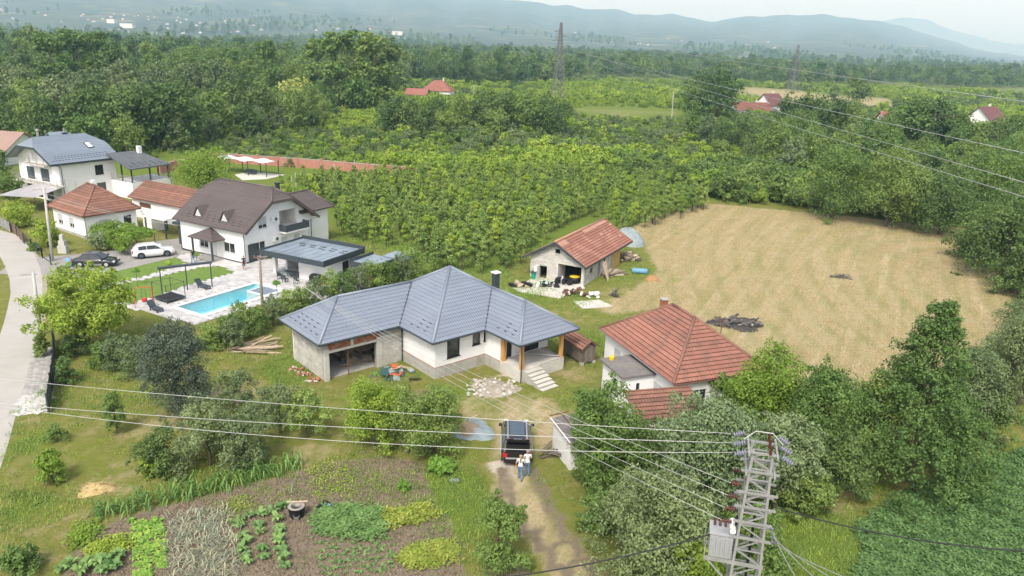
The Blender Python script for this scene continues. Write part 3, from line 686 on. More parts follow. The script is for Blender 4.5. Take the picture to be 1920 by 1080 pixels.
def window(par, ax, c, s, a0, a1, z0, z1, fm='darkframe', pane='glass', mull=1, name='window', sill=True, bar=0.07, blind=0.0, bm='blind'):
    """framed window or glazed door set 0.1 m into an opening of a wall whose outer face is at c, facing s"""
    y0, y1 = c - s * 0.14, c - s * 0.07
    mb = MB()
    def bx(aa0, aa1, zz0, zz1, d0=y0, d1=y1):
        lo, hi = min(d0, d1), max(d0, d1)
        if ax == 'x': mb.box(aa0, aa1, lo, hi, zz0, zz1)
        else: mb.box(lo, hi, aa0, aa1, zz0, zz1)
    bx(a0, a0 + bar, z0, z1); bx(a1 - bar, a1, z0, z1); bx(a0 + bar, a1 - bar, z0, z0 + bar); bx(a0 + bar, a1 - bar, z1 - bar, z1)
    for k in range(1, mull):
        m_ = a0 + (a1 - a0) * k / mull; bx(m_ - bar / 2, m_ + bar / 2, z0 + bar, z1 - bar)
    if sill: bx(a0 - 0.06, a1 + 0.06, z0 - 0.05, z0, c - s * 0.13, c + s * 0.06)
    w_ = mb.build(name, M[fm], par)
    for k in range(mull):
        p0, p1 = a0 + (a1 - a0) * k / mull + bar * 0.6, a0 + (a1 - a0) * (k + 1) / mull - bar * 0.6
        mb = MB(); lo, hi = sorted((c - s * 0.12, c - s * 0.10))
        if ax == 'x': mb.box(p0, p1, lo, hi, z0 + bar * 0.6, z1 - bar * 0.6)
        else: mb.box(lo, hi, p0, p1, z0 + bar * 0.6, z1 - bar * 0.6)
        mb.build('pane', M[pane], w_)
    if blind:
        mb = MB(); zb_ = z1 - (z1 - z0) * blind; lo, hi = sorted((c - s * 0.065, c - s * 0.045)); nsl = max(3, int((z1 - zb_) / 0.09))
        for k in range(nsl):
            q0, q1 = zb_ + (z1 - zb_) * k / nsl, zb_ + (z1 - zb_) * (k + 0.88) / nsl
            if ax == 'x': mb.box(a0, a1, lo, hi, q0, q1)
            else: mb.box(lo, hi, a0, a1, q0, q1)
        mb.build('roller_blind', M[bm], w_)
    return w_
UNIT = MB().box(0, 1, 0, 1, 0, 1).build('unit_piece', M['block']); UNIT_ME = UNIT.data; bpy.data.objects.remove(UNIT)
UNITS = {}
def unit(mat):
    if mat not in UNITS:
        m_ = UNIT_ME.copy(); m_.materials.clear(); m_.materials.append(M[mat]); UNITS[mat] = m_
    return UNITS[mat]
def blocks(par, ax, c, s, a0, a1, z0, z1, opens=(), bw=0.52, bh=0.27, mat='block', name='block', proud=0.03, gap=0.022, top=None):
    """single laid blocks proud of the wall core"""
    rr = random.Random(int(a0 * 100) + int(z0 * 10)); j = 0; z = z0
    while z < z1 - 0.06:
        zz = min(z + bh, z1); a = a0 - (bw / 2 if j % 2 else 0)
        while a < a1 - 0.03:
            q0, q1 = max(a, a0), min(a + bw, a1)
            segs = [(q0, q1)]
            for o in opens:
                if o[2] < zz - 0.02 and o[3] > z + 0.02:
                    ns = []
                    for (u0, u1) in segs:
                        if o[0] >= u1 or o[1] <= u0: ns.append((u0, u1)); continue
                        if o[0] > u0: ns.append((u0, o[0]))
                        if o[1] < u1: ns.append((o[1], u1))
                    segs = ns
            for u0, u1 in segs:
                if u1 - u0 < 0.08: continue
                if top and z + bh / 2 > top((u0 + u1) / 2): continue
                p_ = proud + rr.uniform(-0.008, 0.008)
                lo = c if s > 0 else c - p_
                if ax == 'x': loc, sc = (u0 + gap / 2, lo, z + gap / 2), (u1 - u0 - gap, p_, zz - z - gap)
                else: loc, sc = (lo, u0 + gap / 2, z + gap / 2), (p_, u1 - u0 - gap, zz - z - gap)
                link_mesh(name, unit(mat), par, loc, (0, 0, 0), sc)
            a += bw
        z += bh; j += 1
def pipe(par, pts, r=0.045, mat='anth', name='downpipe'): return MB().tube(pts, r, 6).build(name, M[mat], par)

# ------------------------------------------------------------------ main house, grey hipped roof, half finished garage wing
h = empty('grey_roof_house', (-5.79, 54.08), R(41), 'unfinished single storey house with stepped grey hipped metal roof and open garage', 'house')
zE, e0, zT = 3.35, 0.62, 3.12
gop = (-6.6, -2.45, 0.0, 2.27)
mb = MB(); t = 0.3
wall(mb, 'x', 0.03, t, 0.3, 5.3, 0.95, zT, [(1.2, 2.45, 1.45, 3.0), (3.7, 4.5, 1.95, 2.92), (4.86, 5.22, 2.05, 2.9)])
wall(mb, 'y', 0.03, t, 0.03, 4.58, 0.95, zT)
wall(mb, 'y', 5.03, 5.3, -1.9, 0.03, 0.95, zT)
wall(mb, 'x', -1.9, -1.6, 5.3, 10.2, 1.0, zT, [(5.3, 6.25, 1.02, 2.72), (7.4, 9.2, 1.05, 2.8)])
wall(mb, 'y', 9.9, 10.2, -1.6, 10.2, 0.95, zT)
wall(mb, 'x', 9.9, 10.2, -6.9, 9.9, 0.0, zT)
mb.build('rendered_wall', M['white'], h)
mb = MB(); mb.box(0, 10.2, 0, 10.2, -0.1, 0.9); mb.box(5.0, 10.2, -1.93, 0.0, -0.1, 0.9); mb.build('plinth', M['concrete'], h)
mb = MB(); mb.box(0.01, 10.19, 0.01, 4.6, 0.9, 0.955); mb.box(5.01, 10.19, -1.92, 0.01, 0.9, 0.955); mb.build('brick_band', M['brick'], h)
# garage wing
mb = MB()
wall(mb, 'x', 4.60, 4.85, -6.93, -0.02, -0.1, 2.9, [(gop[0], gop[1], -0.1, gop[3]), (-2.45, -0.02, 2.3, 2.3)])
wall(mb, 'y', -6.93, -6.7, 4.85, 9.9, -0.1, 2.9)
mb.build('garage_wall', M['mortar'], h)
blocks(h, 'x', 4.60, -1, -1.95, -0.02, 0.0, 2.35)
blocks(h, 'y', -6.93, -1, 4.9, 9.95, 0.0, 2.9)
mb = MB(); mb.box(-6.97, gop[0], 4.50, 4.72, -0.1, 2.62); mb.box(gop[1], -1.95, 4.50, 4.72, -0.1, 2.62); mb.box(gop[0], gop[1], 4.50, 4.75, gop[3], 2.47); mb.box(-1.95, -0.02, 4.55, 4.7, 2.35, 2.62)
mb.build('concrete_frame', M['palecon'], h)
blocks(h, 'x', 4.60, -1, -6.6, -2.2, 2.48, 3.0, [(-4.75, -4.45, 2.4, 3.1)], 0.27, 0.09, 'brick', 'brick', 0.06, 0.014)
mb = MB(); mb.box(-4.73, -4.47, 4.53, 4.62, 2.47, 3.0); mb.build('concrete_stub', M['palecon'], h)
mb = MB(); mb.box(-6.7, -0.3, 4.9, 9.9, -0.05, 0.02); mb.build('garage_floor', M['concrete'], h)
pipe(h, [(-4.9, 4.68, 0), (-4.9, 4.68, 2.27)], 0.05, 'rust', 'prop')
# roof
mb = MB(); EV = {}
A0, Bk, Rt = -7.65, 10.8, 10.85; yg = 4.0; cx, cy = 5.12, 5.1; zA = 7.05; rg = (yg + Bk) / 2; zg = 5.56; xr = 7.65; zr = 5.43
faces = [
 [(A0, Bk, zE), (A0, yg, zE), (-4.25, rg, zg)],                                            # garage end
 [(A0, yg, zE), (-0.62, yg, zE), (2.78, rg, zg), (-4.25, rg, zg)],                          # garage front
 [(-0.62, yg, zE), (-0.62, -0.62, zE), (cx, cy, zA), (2.78, rg, zg)],                       # middle, left side
 [(-0.62, -0.62, zE), (4.45, -0.62, zE), (xr, 2.58, zr), (cx, cy, zA)],                     # middle, front
 [(4.45, -0.62, zE), (4.45, -4.85, zE), (xr, -1.65, zr), (xr, 2.58, zr)],                   # porch wing, left side
 [(4.45, -4.85, zE), (Rt, -4.85, zE), (xr, -1.65, zr)],                                     # porch wing, front
 [(Rt, -4.85, zE), (Rt, Bk, zE), (cx, cy, zA), (xr, 2.58, zr), (xr, -1.65, zr)],
 [(Rt, Bk, zE), (A0, Bk, zE), (-4.25, rg, zg), (2.78, rg, zg), (cx, cy, zA)]]
for f in faces: mb.slab(f, 0.10)
roof = mb.build('roof', M['greytile'], h)
for f in faces[:6]: roof_face(roof, f, M['greytile'], 0.36, 0.21, 0.022, 0.03)
roof_face(roof, [(Rt, -4.85, zE), (Rt, 2.58, zE), (xr, 2.58, zr), (xr, -1.65, zr)], M['greytile'], 0.36, 0.21, 0.022, 0.03)
hips = [((A0, yg, zE), (-4.25, rg, zg)), ((A0, Bk, zE), (-4.25, rg, zg)), ((-4.25, rg, zg), (2.78, rg, zg)), ((2.78, rg, zg), (cx, cy, zA)), ((-0.62, -0.62, zE), (cx, cy, zA)), ((cx, cy, zA), (xr, 2.58, zr)),
        ((xr, 2.58, zr), (xr, -1.65, zr)), ((4.45, -4.85, zE), (xr, -1.65, zr)), ((Rt, -4.85, zE), (xr, -1.65, zr)), ((cx, cy, zA), (Rt, Bk, zE))]
caps(roof, [(Vector(a) + Vector((0, 0, .05)), Vector(b_) + Vector((0, 0, .05))) for a, b_ in hips], M['bluetile'], 0.12)
for f in (faces[0], faces[2], faces[4]): snow_guards(roof, f, M['anth'])
for p, q in (((-0.62, yg), (2.78, rg)), ((4.45, -0.62), (xr, 2.58))):
    MB().bar((*p, zE + 0.06), (*q, (zg if q[0] < 5 else zr) + 0.06), 0.14, 0.03).build('valley_gutter', M['anth'], roof)
ev = [(A0, Bk), (A0, yg), (-0.62, yg), (-0.62, -0.62), (4.45, -0.62), (4.45, -4.85), (Rt, -4.85), (Rt, Bk)]
mb = MB()
for a, b_ in zip(ev[:-1], ev[1:]): mb.tube([(*a, zE - 0.05), (*b_, zE - 0.05)], 0.075, 6)
mb.build('gutter', M['anth'], h)
mb = MB(); mb.prism([(A0 + .1, Bk - .1), (A0 + .1, yg + .1), (-0.5, yg + .1), (-0.5, -0.5), (4.6, -0.5), (4.6, -4.7), (Rt - .1, -4.7), (Rt - .1, Bk - .1)], zE - 0.2, zE - 0.13); mb.build('soffit', M['oldwood'], h)
for a in ((1.2, 2.45, 1.45, 3.0), (3.7, 4.5, 1.95, 2.92), (4.86, 5.22, 2.05, 2.9)): window(h, 'x', 0.03, -1, *a)
window(h, 'x', -1.9, -1, 7.4, 9.2, 1.05, 2.8, mull=2, sill=False)
d = window(h, 'x', -1.9, -1, 5.3, 6.25, 1.02, 2.72, pane='darkframe', name='door', sill=False, bar=0.1)
MB().box(5.6, 5.72, -1.86, -1.82, 1.25, 2.55).build('door_light', M['blind'], d)
mb = MB(); mb.box(5.0, 9.62, -4.5, -1.93, -0.1, 1.0); mb.build('porch_floor', M['palecon'], h)
mb = MB(); mb.box(9.4, 9.62, -4.5, -1.95, 1.0, 1.06); mb.box(7.0, 9.4, -4.5, -4.36, 1.0, 1.05); mb.build('porch_kerb', M['concrete'], h)
mb = MB(); mb.box(5.05, 5.33, -2.25, -1.95, 1.0, 3.2); mb.build('porch_post', M['wood'], h)
for x in (5.05, 9.3): mb = MB(); mb.box(x, x + 0.26, -4.42, -4.16, 1.0, 3.2); mb.build('porch_post', M['wood'], h)
mb = MB(); mb.box(5.0, 10.4, -4.45, -4.2, 3.2, 3.22); mb.build('porch_beam', M['wood'], h)
for k in range(6):
    mb = MB(); mb.box(5.35, 6.95, -4.5 - 0.36 * (k + 1), -4.5 - 0.36 * k + 0.0, -0.02 if k else -0.02, 0.84 - 0.165 * k - 0.0)
    st = mb.build('step', M['concrete'], h)
    MB().box(5.33, 6.97, -4.53 - 0.36 * (k + 1), -4.5 - 0.36 * k - 0.003, 0.842 - 0.165 * k, 0.885 - 0.165 * k).build('tread', M['palecon'], st)
mb = MB(); mb.bar((6.6, -2.0, 1.35), (9.3, -4.2, 1.12), 0.12, 0.05); mb.build('aluminium_profile', M['chrome'], h)
pipe(h, [(-0.55, 4.0, 3.28), (-0.12, 4.45, 3.0), (-0.12, 4.45, 0.05)], 0.05)
pipe(h, [(4.5, -4.8, 3.28), (4.95, -4.55, 3.0), (4.95, -4.55, 0.05)], 0.05)
ch = MB(); ch.box(9.2, 9.68, 4.0, 4.48, 3.5, 6.05); c_ = ch.build('chimney', M['anth'], h); MB().box(9.1, 9.78, 3.9, 4.58, 6.05, 6.14).build('chimney_cap', M['whitep'], c_)
mb = MB()      # timber and boards lying in the open garage are a separate pile below
# ------------------------------------------------------------------ brown roofed house
h = empty('brown_roof_house', (-30.75, 83.5), R(-29.8), 'white two storey house with brown half hipped roof, dark balcony and two small dormers', 'house')
zE = 3.9; sl_ = 0.7155; Y0, Y1, yr, zR = -0.45, 11.2, 5.4, 8.1; X0, X1 = -11.7, 0.9; zH = 6.85
yh0 = Y0 + (zH - zE) / ((zR - zE) / (yr - Y0)); yh1 = Y1 - (zH - zE) / ((zR - zE) / (Y1 - yr))
lo_ = (0.5, 5.4, 3.25, 5.35)
mb = MB(); t = 0.3
wall(mb, 'x', 0, t, -11.0, 0, -0.1, 3.75, [(-7.75, -6.2, 0.95, 2.0), (-3.5, -1.6, 1.0, 2.2), (-5.7, -4.7, 0.1, 2.15)])
ops = [(2.3, 3.6, 3.75, 5.1), (5.45, 8.4, 3.3, 5.35), (0.6, 3.15, 0.3, 2.25), (5.6, 6.6, 1.3, 2.1), (7.6, 8.6, 1.3, 2.1)]
wall(mb, 'y', -t, 0, t, 10.6, -0.1, 3.75, ops)
wall(mb, 'y', -11.0, -11.0 + t, t, 10.6, -0.1, 3.75); wall(mb, 'x', 10.3, 10.6, -10.7, -t, -0.1, 3.75)
# gable infill above the eaves, both ends, stepping to the roof slope
for xg0, xg1, op in ((-t, 0, ops), (-11.0, -11.0 + t, [])):
    yy = 0.0
    while yy < 10.6 - 1e-6:
        y2 = min(yy + 0.25, 10.6); ym = (yy + y2) / 2
        zt_ = min(zE + (min(ym - Y0, Y1 - ym)) * sl_ - 0.18, zH + 0.1)
        segs = [(3.75, zt_)]
        for o_ in op:
            if o_[0] < ym < o_[1]:
                ns = []
                for a, b_ in segs:
                    if o_[2] >= b_ or o_[3] <= a: ns.append((a, b_)); continue
                    if o_[2] > a: ns.append((a, o_[2]))
                    if o_[3] < b_: ns.append((o_[3], b_))
                segs = ns
        for a, b_ in segs:
            if b_ > a: mb.box(xg0, xg1, yy, y2, a, b_)
        yy = y2
# rear wing walls
wall(mb, 'y', -0.7, -0.4, 10.6, 14.0, -0.1, 4.6); wall(mb, 'x', 13.7, 14.0, -6.0, -0.7, -0.1, 4.6)
mb.build('rendered_wall', M['white'], h)
mb = MB(); mb.box(-11.03, 0.03, -0.03, 10.6, -0.1, 0.22); mb.build('plinth', M['anthwall'], h)
mb = MB(); mb.box(-2.6, -0.35, 5.45, 8.4, 3.2, 3.3); mb.box(-2.7, -2.6, 5.4, 8.45, 3.3, 5.4); mb.box(-2.6, -0.3, 8.4, 8.5, 3.3, 5.4); mb.box(-2.6, -0.3, 5.35, 5.45, 3.3, 5.4); mb.box(-2.6, -0.3, 5.4, 8.45, 5.36, 5.45); mb.build('loggia', M['whiteold'], h)
mb = MB(); mb.box(0.0, 1.1, 5.35, 9.2, 2.75, 2.92); b_ = mb.build('balcony', M['white'], h)
mb = MB(); mb.box(1.06, 1.12, 5.35, 9.2, 2.93, 3.75); mb.box(0.02, 1.06, 5.35, 5.41, 2.93, 3.75); mb.box(0.02, 1.06, 9.14, 9.2, 2.93, 3.75); mb.build('parapet', M['anthwall'], b_)
f_front = [(X0, Y0, zE), (X1, Y0, zE), (X1, yh0, zH), (X1 - 1.65, yr, zR), (X0 + 1.9, yr, zR), (X0, yh0, zH)]
f_back = [(X1, Y1, zE), (X0, Y1, zE), (X0, yh1, zH), (X0 + 1.9, yr, zR), (X1 - 1.65, yr, zR), (X1, yh1, zH)]
f_r = [(X1, yh0, zH), (X1, yh1, zH), (X1 - 1.65, yr, zR)]; f_l = [(X0, yh1, zH), (X0, yh0, zH), (X0 + 1.9, yr, zR)]
wx, wz = -2.8, 6.45
w_r = [(0.4, 8.6, 4.6), (0.4, 14.4, 4.6), (wx, 13.0, wz), (wx, 8.6, wz)]; w_b = [(0.4, 14.4, 4.6), (-6.2, 14.4, 4.6), (wx, 13.0, wz)]; w_l = [(-6.2, 14.4, 4.6), (-6.2, 8.6, 4.6), (wx, 8.6, wz), (wx, 13.0, wz)]
mb = MB()
for f in (f_front, f_back, f_r, f_l, w_r, w_b, w_l): mb.slab(f, 0.12)
roof = mb.build('roof', M['browntile'], h)
for f in (f_front, f_back, f_r, f_l, w_r, w_b): roof_face(roof, f, M['browntile'], 0.36, 0.25, 0.022, 0.035, 2)
caps(roof, [((X0 + 1.9, yr, zR + .05), (X1 - 1.65, yr, zR + .05)), ((X1 - 1.65, yr, zR + .05), (X1, yh0, zH + .05)), ((X1 - 1.65, yr, zR + .05), (X1, yh1, zH + .05)), ((X0 + 1.9, yr, zR + .05), (X0, yh0, zH + .05)), ((wx, 8.6, wz + .05), (wx, 13, wz + .05)), ((wx, 13, wz + .05), (0.4, 14.4, 4.65))], M['browntile'], 0.12)
snow_guards(roof, f_front, M['darkframe'], ((0.7, 1.1), (1.1, 1.1), (1.5, 1.1)))
for f in ([(X1, Y0, zE), (X1, yh0, zH)], [(X1, yh0, zH), (X1, yh1, zH)], [(X1, yh1, zH), (X1, Y1, zE)], [(X0, Y0, zE), (X0, yh0, zH)]):
    a, b_ = Vector(f[0]), Vector(f[1]); MB().bar(a + Vector((0.02, 0, -0.12)), b_ + Vector((0.02, 0, -0.12)), 0.06, 0.32).build('barge_board', M['browntile'], roof)
for dx in (-7.95, -3.4):
    dm = MB(); y0 = 0.35; za = 5.75; zb = zE + (y0 - Y0) * sl_
    w2 = 0.85; yb = Y0 + (za - zE) / sl_
    dm.slab([(dx - w2, y0 - .15, zb - .05), (dx, y0 - .15, za), (dx, yb, za)], 0.06); dm.slab([(dx, y0 - .15, za), (dx + w2, y0 - .15, zb - .05), (dx, yb, za)], 0.06)
    dm.add([(dx - w2 * .9, y0, zb), (dx + w2 * .9, y0, zb), (dx, y0, za - .06)], [(0, 1, 2)])
    d_ = dm.build('dormer', M['browntile'], roof)
    MB().add([(dx - .5, y0 - .03, zb + .1), (dx + .5, y0 - .03, zb + .1), (dx, y0 - .03, za - .35), (dx - .5, y0, zb + .1), (dx + .5, y0, zb + .1), (dx, y0, za - .35)], [(0, 1, 2), (0, 3, 4, 1), (1, 4, 5, 2), (2, 5, 3, 0)]).build('dormer_window', M['whiteframe'], d_)
    MB().add([(dx - .33, y0 - .04, zb + .19), (dx + .33, y0 - .04, zb + .19), (dx, y0 - .04, za - .55)], [(0, 1, 2)]).build('dormer_pane', M['blind'], d_)
window(h, 'x', 0, -1, -7.75, -6.2, 0.95, 2.0, 'whiteframe', 'glass', 2, blind=0.25); window(h, 'x', 0, -1, -3.5, -1.6, 1.0, 2.2, 'whiteframe', 'glass', 2)
window(h, 'x', 0, -1, -5.7, -4.7, 0.1, 2.15, 'whiteframe', 'whiteframe', 1, 'door', False)
window(h, 'y', 0, 1, 2.3, 3.6, 3.75, 5.1, 'whiteframe', 'glass', 2, blind=0.7); window(h, 'y', 0, 1, 0.6, 3.15, 0.3, 2.25, 'whiteframe', 'glass', 3)
window(h, 'y', 0, 1, 5.6, 6.6, 1.3, 2.1, 'whiteframe', 'blind'); window(h, 'y', 0, 1, 7.6, 8.6, 1.3, 2.1, 'whiteframe', 'blind')
mb = MB(); mb.box(0.0, 0.06, 10.0, 10.5, 0.5, 2.6); mb.build('side_door', M['whiteframe'], h)
mb = MB(); mb.box(0.04, 0.10, 0.5, 1.7, 0.25, 2.2); mb.build('shutter_panel', M['anthwall'], h)
for y, z in ((4.55, 4.6), (4.55, 2.2)):
    mb = MB(); mb.box(0.02, 0.36, y - .42, y + .42, z - .3, z + .3); a_ = mb.build('air_conditioner', M['whitep'], h)
    g_ = MB(); g_.tube([(0.36, y + .1, z), (0.375, y + .1, z)], 0.22, 12); g_.build('fan_grille', M['blinddark'], a_)
mb = MB(); P_ = [(-7.5, -1.75, 2.55), (-3.1, -1.75, 2.55), (-3.1, 0, 2.55), (-7.5, 0, 2.55)]; ap = (-5.3, -0.1, 3.6)
pf = [[P_[0], P_[1], ap], [P_[1], P_[2], ap], [P_[3], P_[0], ap]]
for f in pf: mb.slab(f, 0.1)
pr = mb.build('porch_roof', M['browntile'], h)
for f in pf: roof_face(pr, f, M['browntile'], 0.34, 0.25, 0.02, 0.03, 2)
for x in (-6.9, -3.6): mb = MB(); mb.box(x - .09, x + .09, -1.65, -1.47, 0.05, 2.5); mb.build('porch_post', M['anth'], h)
mb = MB(); mb.box(-6.9, -3.4, -1.8, -0.03, 0.0, 0.16); mb.build('porch_step', M['drive'], h)
mb = MB(); mb.lathe([(0.28, 6.2), (0.28, 8.35), (0.34, 8.35), (0.34, 8.5)], (-1.2, 6.6, 0), 10); mb.build('chimney', M['darkframe'], h)
pipe(h, [(0.85, -0.4, 3.85), (0.1, -0.05, 3.5), (0.1, -0.05, 0.1)], 0.05, 'browntile'); pipe(h, [(-11.5, -0.4, 3.85), (-11.0, -0.05, 3.5), (-11.0, -0.05, 0.1)], 0.05, 'browntile'); pipe(h, [(0.75, 11.0, 3.85), (0.1, 10.5, 3.5), (0.1, 10.5, 0.1)], 0.05, 'browntile')
mb = MB(); mb.tube([(X0, Y0 - .05, zE - .06), (X1, Y0 - .05, zE - .06)], 0.07, 6); mb.build('gutter', M['browntile'], h)
mb = MB(); mb.box(-13.6, -11.02, 1.5, 5.5, 0, 2.5); mb.build('side_annex', M['anthwall'], h)
mb = MB(); mb.box(-13.9, -11.02, 1.0, 5.8, 2.5, 2.9); mb.build('annex_parapet', M['anth'], h)

# ------------------------------------------------------------------ pool house, sheds
h = empty('pool_house', (-19.6, 75.2), R(-26.7), 'white flat roofed pool house with wide anthracite fascia beside the pool', 'pool house')
mb = MB(); wall(mb, 'x', 1.6, 1.85, -4.9, -0.5, 0, 2.5); wall(mb, 'y', -0.75, -0.5, 1.85, 6.4, 0, 2.5, [(3.6, 4.6, 0.02, 2.1)]); wall(mb, 'x', 6.15, 6.4, -8.5, -0.75, 0, 2.5); wall(mb, 'y', -4.9, -4.65, 1.85, 6.15, 0, 2.5)
wall(mb, 'y', -8.5, -8.25, 3.4, 6.15, 0, 2.5); mb.box(-8.75, -8.35, 1.7, 2.1, 0, 2.5)
mb.build('rendered_wall', M['white'], h)
mb = MB(); mb.box(-4.95, -4.91, 2.3, 3.6, 0.02, 2.2); mb.build('red_door', pm('dark_red_panel', (0.12, 0.02, 0.02), None, 3, 0.5), h)
mb = MB()
mb.box(-8.95, 0.03, -0.03, 0.09, 2.48, 3.06); mb.box(-8.95, 0.03, 6.75, 6.87, 2.48, 3.3); mb.box(-8.95, -8.83, 0.09, 6.75, 2.48, 3.1); mb.box(-0.09, 0.03, 0.09, 6.75, 2.48, 3.12)
mb.build('fascia', M['anth'], h)
rf = MB().box(-8.83, -0.09, 0.09, 6.75, 2.5, 2.9).build('roof', M['roofsheet'], h)
mb = MB()
for k in range(8): mb.box(-8.83 + 1.09 * k + .02, -8.83 + 1.09 * k + .06, 0.1, 6.74, 2.9, 2.935)
mb.build('standing_seam', M['roofsheet'], rf)
mb = MB()
for k in range(5): mb.box(-7.6 + 1.5 * k, -6.8 + 1.5 * k, 4.9, 5.0, 2.9, 2.96); mb.box(-7.0 + 1.4 * k, -6.3 + 1.4 * k, 4.2, 4.3, 2.9, 2.96)
mb.build('snow_guard', M['anth'], rf)
mb = MB(); mb.box(-0.52, -0.47, 3.6, 4.6, 0.02, 2.1); mb.build('door', M['darkframe'], h)
h = empty('open_shed', (-14.5, 76.5), R(-28), 'small open shed with sloping grey roof behind tall anthracite fascia boards', 'shed')
mb = MB(); mb.box(-3.45, 0, -0.03, 0.06, 1.95, 2.45); mb.box(-0.06, 0.03, 0.06, 4.0, 1.55, 2.5); mb.box(-3.45, -3.36, 0.06, 4.0, 2.2, 2.62); mb.build('fascia', M['anth'], h)
mb = MB(); mb.add([(-3.36, 0.06, 2.3), (-0.06, 0.06, 2.2), (-0.06, 4.0, 2.2), (-3.36, 4.0, 2.3)], [(0, 1, 2, 3)]); mb.slab([(-3.36, 0.06, 2.28), (-0.06, 0.06, 2.18), (-0.06, 4.0, 2.18), (-3.36, 4.0, 2.28)], 0.1); mb.build('roof', M['roofsheet'], h)
for x, y in ((-3.3, 0.2), (-0.3, 0.2), (-0.3, 3.8), (-3.3, 3.8)): mb = MB(); mb.box(x - .07, x + .07, y - .07, y + .07, 0, 2.2); mb.build('post', M['rust'], h)
mb = MB(); mb.box(-0.5, 0.2, 0.9, 3.0, 0.55, 0.95); mb.build('brick_bench', M['brickwall'], h)
mb = MB(); mb.lathe([(0.02, 0.45), (0.5, 0.5), (0.56, 0.8), (0.5, 1.15), (0.3, 1.42), (0.05, 1.5)], (-1.3, 0.8, 0), 14); mb.box(-1.8, -0.8, 0.3, 1.3, 0, 0.5); mb.build('brick_oven', M['brickwall'], h)
h = empty('canopy_roof', (-12.6, 81.0), R(-28), 'thin flat grey canopy roof on posts at the orchard edge', 'canopy')
MB().box(-1.5, 1.5, -1.0, 1.3, 2.3, 2.44).build('roof', M['roofsheet'], h)
for x, y in ((-1.4, -0.9), (1.4, -0.9), (1.4, 1.2), (-1.4, 1.2)): MB().box(x - .05, x + .05, y - .05, y + .05, 0, 2.3).build('post', M['anth'], h)

# ------------------------------------------------------------------ large white house on the left
h = empty('blue_roof_house', (-68.4, 112.6), R(-29), 'tall white house with blue grey half hipped roof and railed balconies at left', 'house')
zE, zR, zH = 6.0, 9.45, 8.15; X0, X1, Y0, Y1 = -11.25, 0.6, -1.5, 9.8; xr = (X0 + X1) / 2; k_ = (zR - zE) / (X1 - xr)
xa, xb = X0 + (zH - zE) / k_, X1 - (zH - zE) / k_
opg = [(-8.6, -6.55, 2.85, 4.8), (-4.9, -2.7, 2.85, 4.85), (-6.6, -5.2, 5.7, 7.4), (-9.0, -7.4, 0.1, 2.2), (-6.6, -5.2, 0.2, 2.1), (-4.1, -2.3, 0.1, 2.2)]
ops = [(5.6, 7.0, 3.6, 5.1), (5.6, 7.1, 0.8, 2.3)]
mb = MB(); t = 0.3
wall(mb, 'x', 0, t, -10.6, 0, -0.1, 5.9, opg); wall(mb, 'y', -t, 0, t, 9.0, -0.1, 5.9, ops); wall(mb, 'y', -10.6, -10.3, t, 9.0, -0.1, 5.9); wall(mb, 'x', 8.7, 9.0, -10.3, -t, -0.1, 5.9)
x = -10.6
while x < -1e-6:
    x2 = min(x + 0.25, 0); xm = (x + x2) / 2; zt_ = min(zE + min(xm - X0, X1 - xm) * k_ - 0.2, zH + 0.2)
    if opg[2][0] < xm < opg[2][1]: mb.box(x, x2, 0, t, 7.4, max(zt_, 7.42))
    else: mb.box(x, x2, 0, t, 5.9, zt_)
    mb.box(x, x2, 8.7, 9.0, 5.9, zt_); x = x2
mb.box(0, 5.2, 8.1, 15.3, -0.1, 2.55)
mb.build('rendered_wall', M['white'], h)
f1 = [(X1, Y0, zE), (X1, Y1, zE), (xb, Y1, zH), (xr, Y1 - 2.0, zR), (xr, Y0 + 1.4, zR), (xb, Y0, zH)]
f2 = [(X0, Y1, zE), (X0, Y0, zE), (xa, Y0, zH), (xr, Y0 + 1.4, zR), (xr, Y1 - 2.0, zR), (xa, Y1, zH)]
f3 = [(xa, Y0, zH), (xb, Y0, zH), (xr, Y0 + 1.4, zR)]; f4 = [(xb, Y1, zH), (xa, Y1, zH), (xr, Y1 - 2, zR)]
mb = MB()
for f in (f1, f2, f3, f4): mb.slab(f, 0.14)
mb.slab([(xr - 3.0, 6.5, 8.0), (xr - 3.0, 2.0, 8.0), (xr - 1.0, 2.8, 9.85), (xr - 1.0, 5.5, 9.85)], 0.14); mb.slab([(xr - 1.0, 2.8, 9.85), (xr + .8, 2.0, 9.0), (xr + .8, 6.5, 9.0), (xr - 1, 5.5, 9.85)], 0.14)
roof = mb.build('roof', M['bluetile'], h)
for f in (f1, f2, f3, f4): roof_face(roof, f, M['bluetile'], 0.4, 0.3, 0.02, 0.035, 2)
snow_guards(roof, f1, M['anth'], ((0.7, 0.5), (1.15, 0.5), (1.6, 0.5)), 0.2)
for a, b_ in (((X1, Y0, zE), (xb, Y0, zH)), ((xb, Y0, zH), (xa, Y0, zH)), ((xa, Y0, zH), (X0, Y0, zE)), ((X1, Y0, zE), (X1, Y1, zE))): MB().bar(Vector(a) - Vector((0, .02, .12)), Vector(b_) - Vector((0, .02, .12)), 0.07, 0.3).build('barge_board', M['anth'], roof)
mb = MB(); mb.box(-5.9, -5.4, 4.6, 5.3, 9.2, 9.75); c_ = mb.build('chimney', M['anth'], h); mb = MB(); mb.lathe([(0.15, 9.75), (0.15, 10.2), (0.22, 10.2), (0.22, 10.3)], (-5.65, 4.95, 0), 8); mb.build('flue', M['galv'], c_)
mb = MB(); mb.lathe([(0.18, 7.6), (0.18, 10.1), (0.27, 10.1), (0.27, 10.25), (0.12, 10.4)], (-7.0, 1.6, 0), 10); mb.build('flue', M['galv'], h)
def onroof(y, x): return zE + (X1 - x) * k_
mb = MB(); ya, yb_ = 6.2, 7.2; xA, xB = -1.9, -3.1
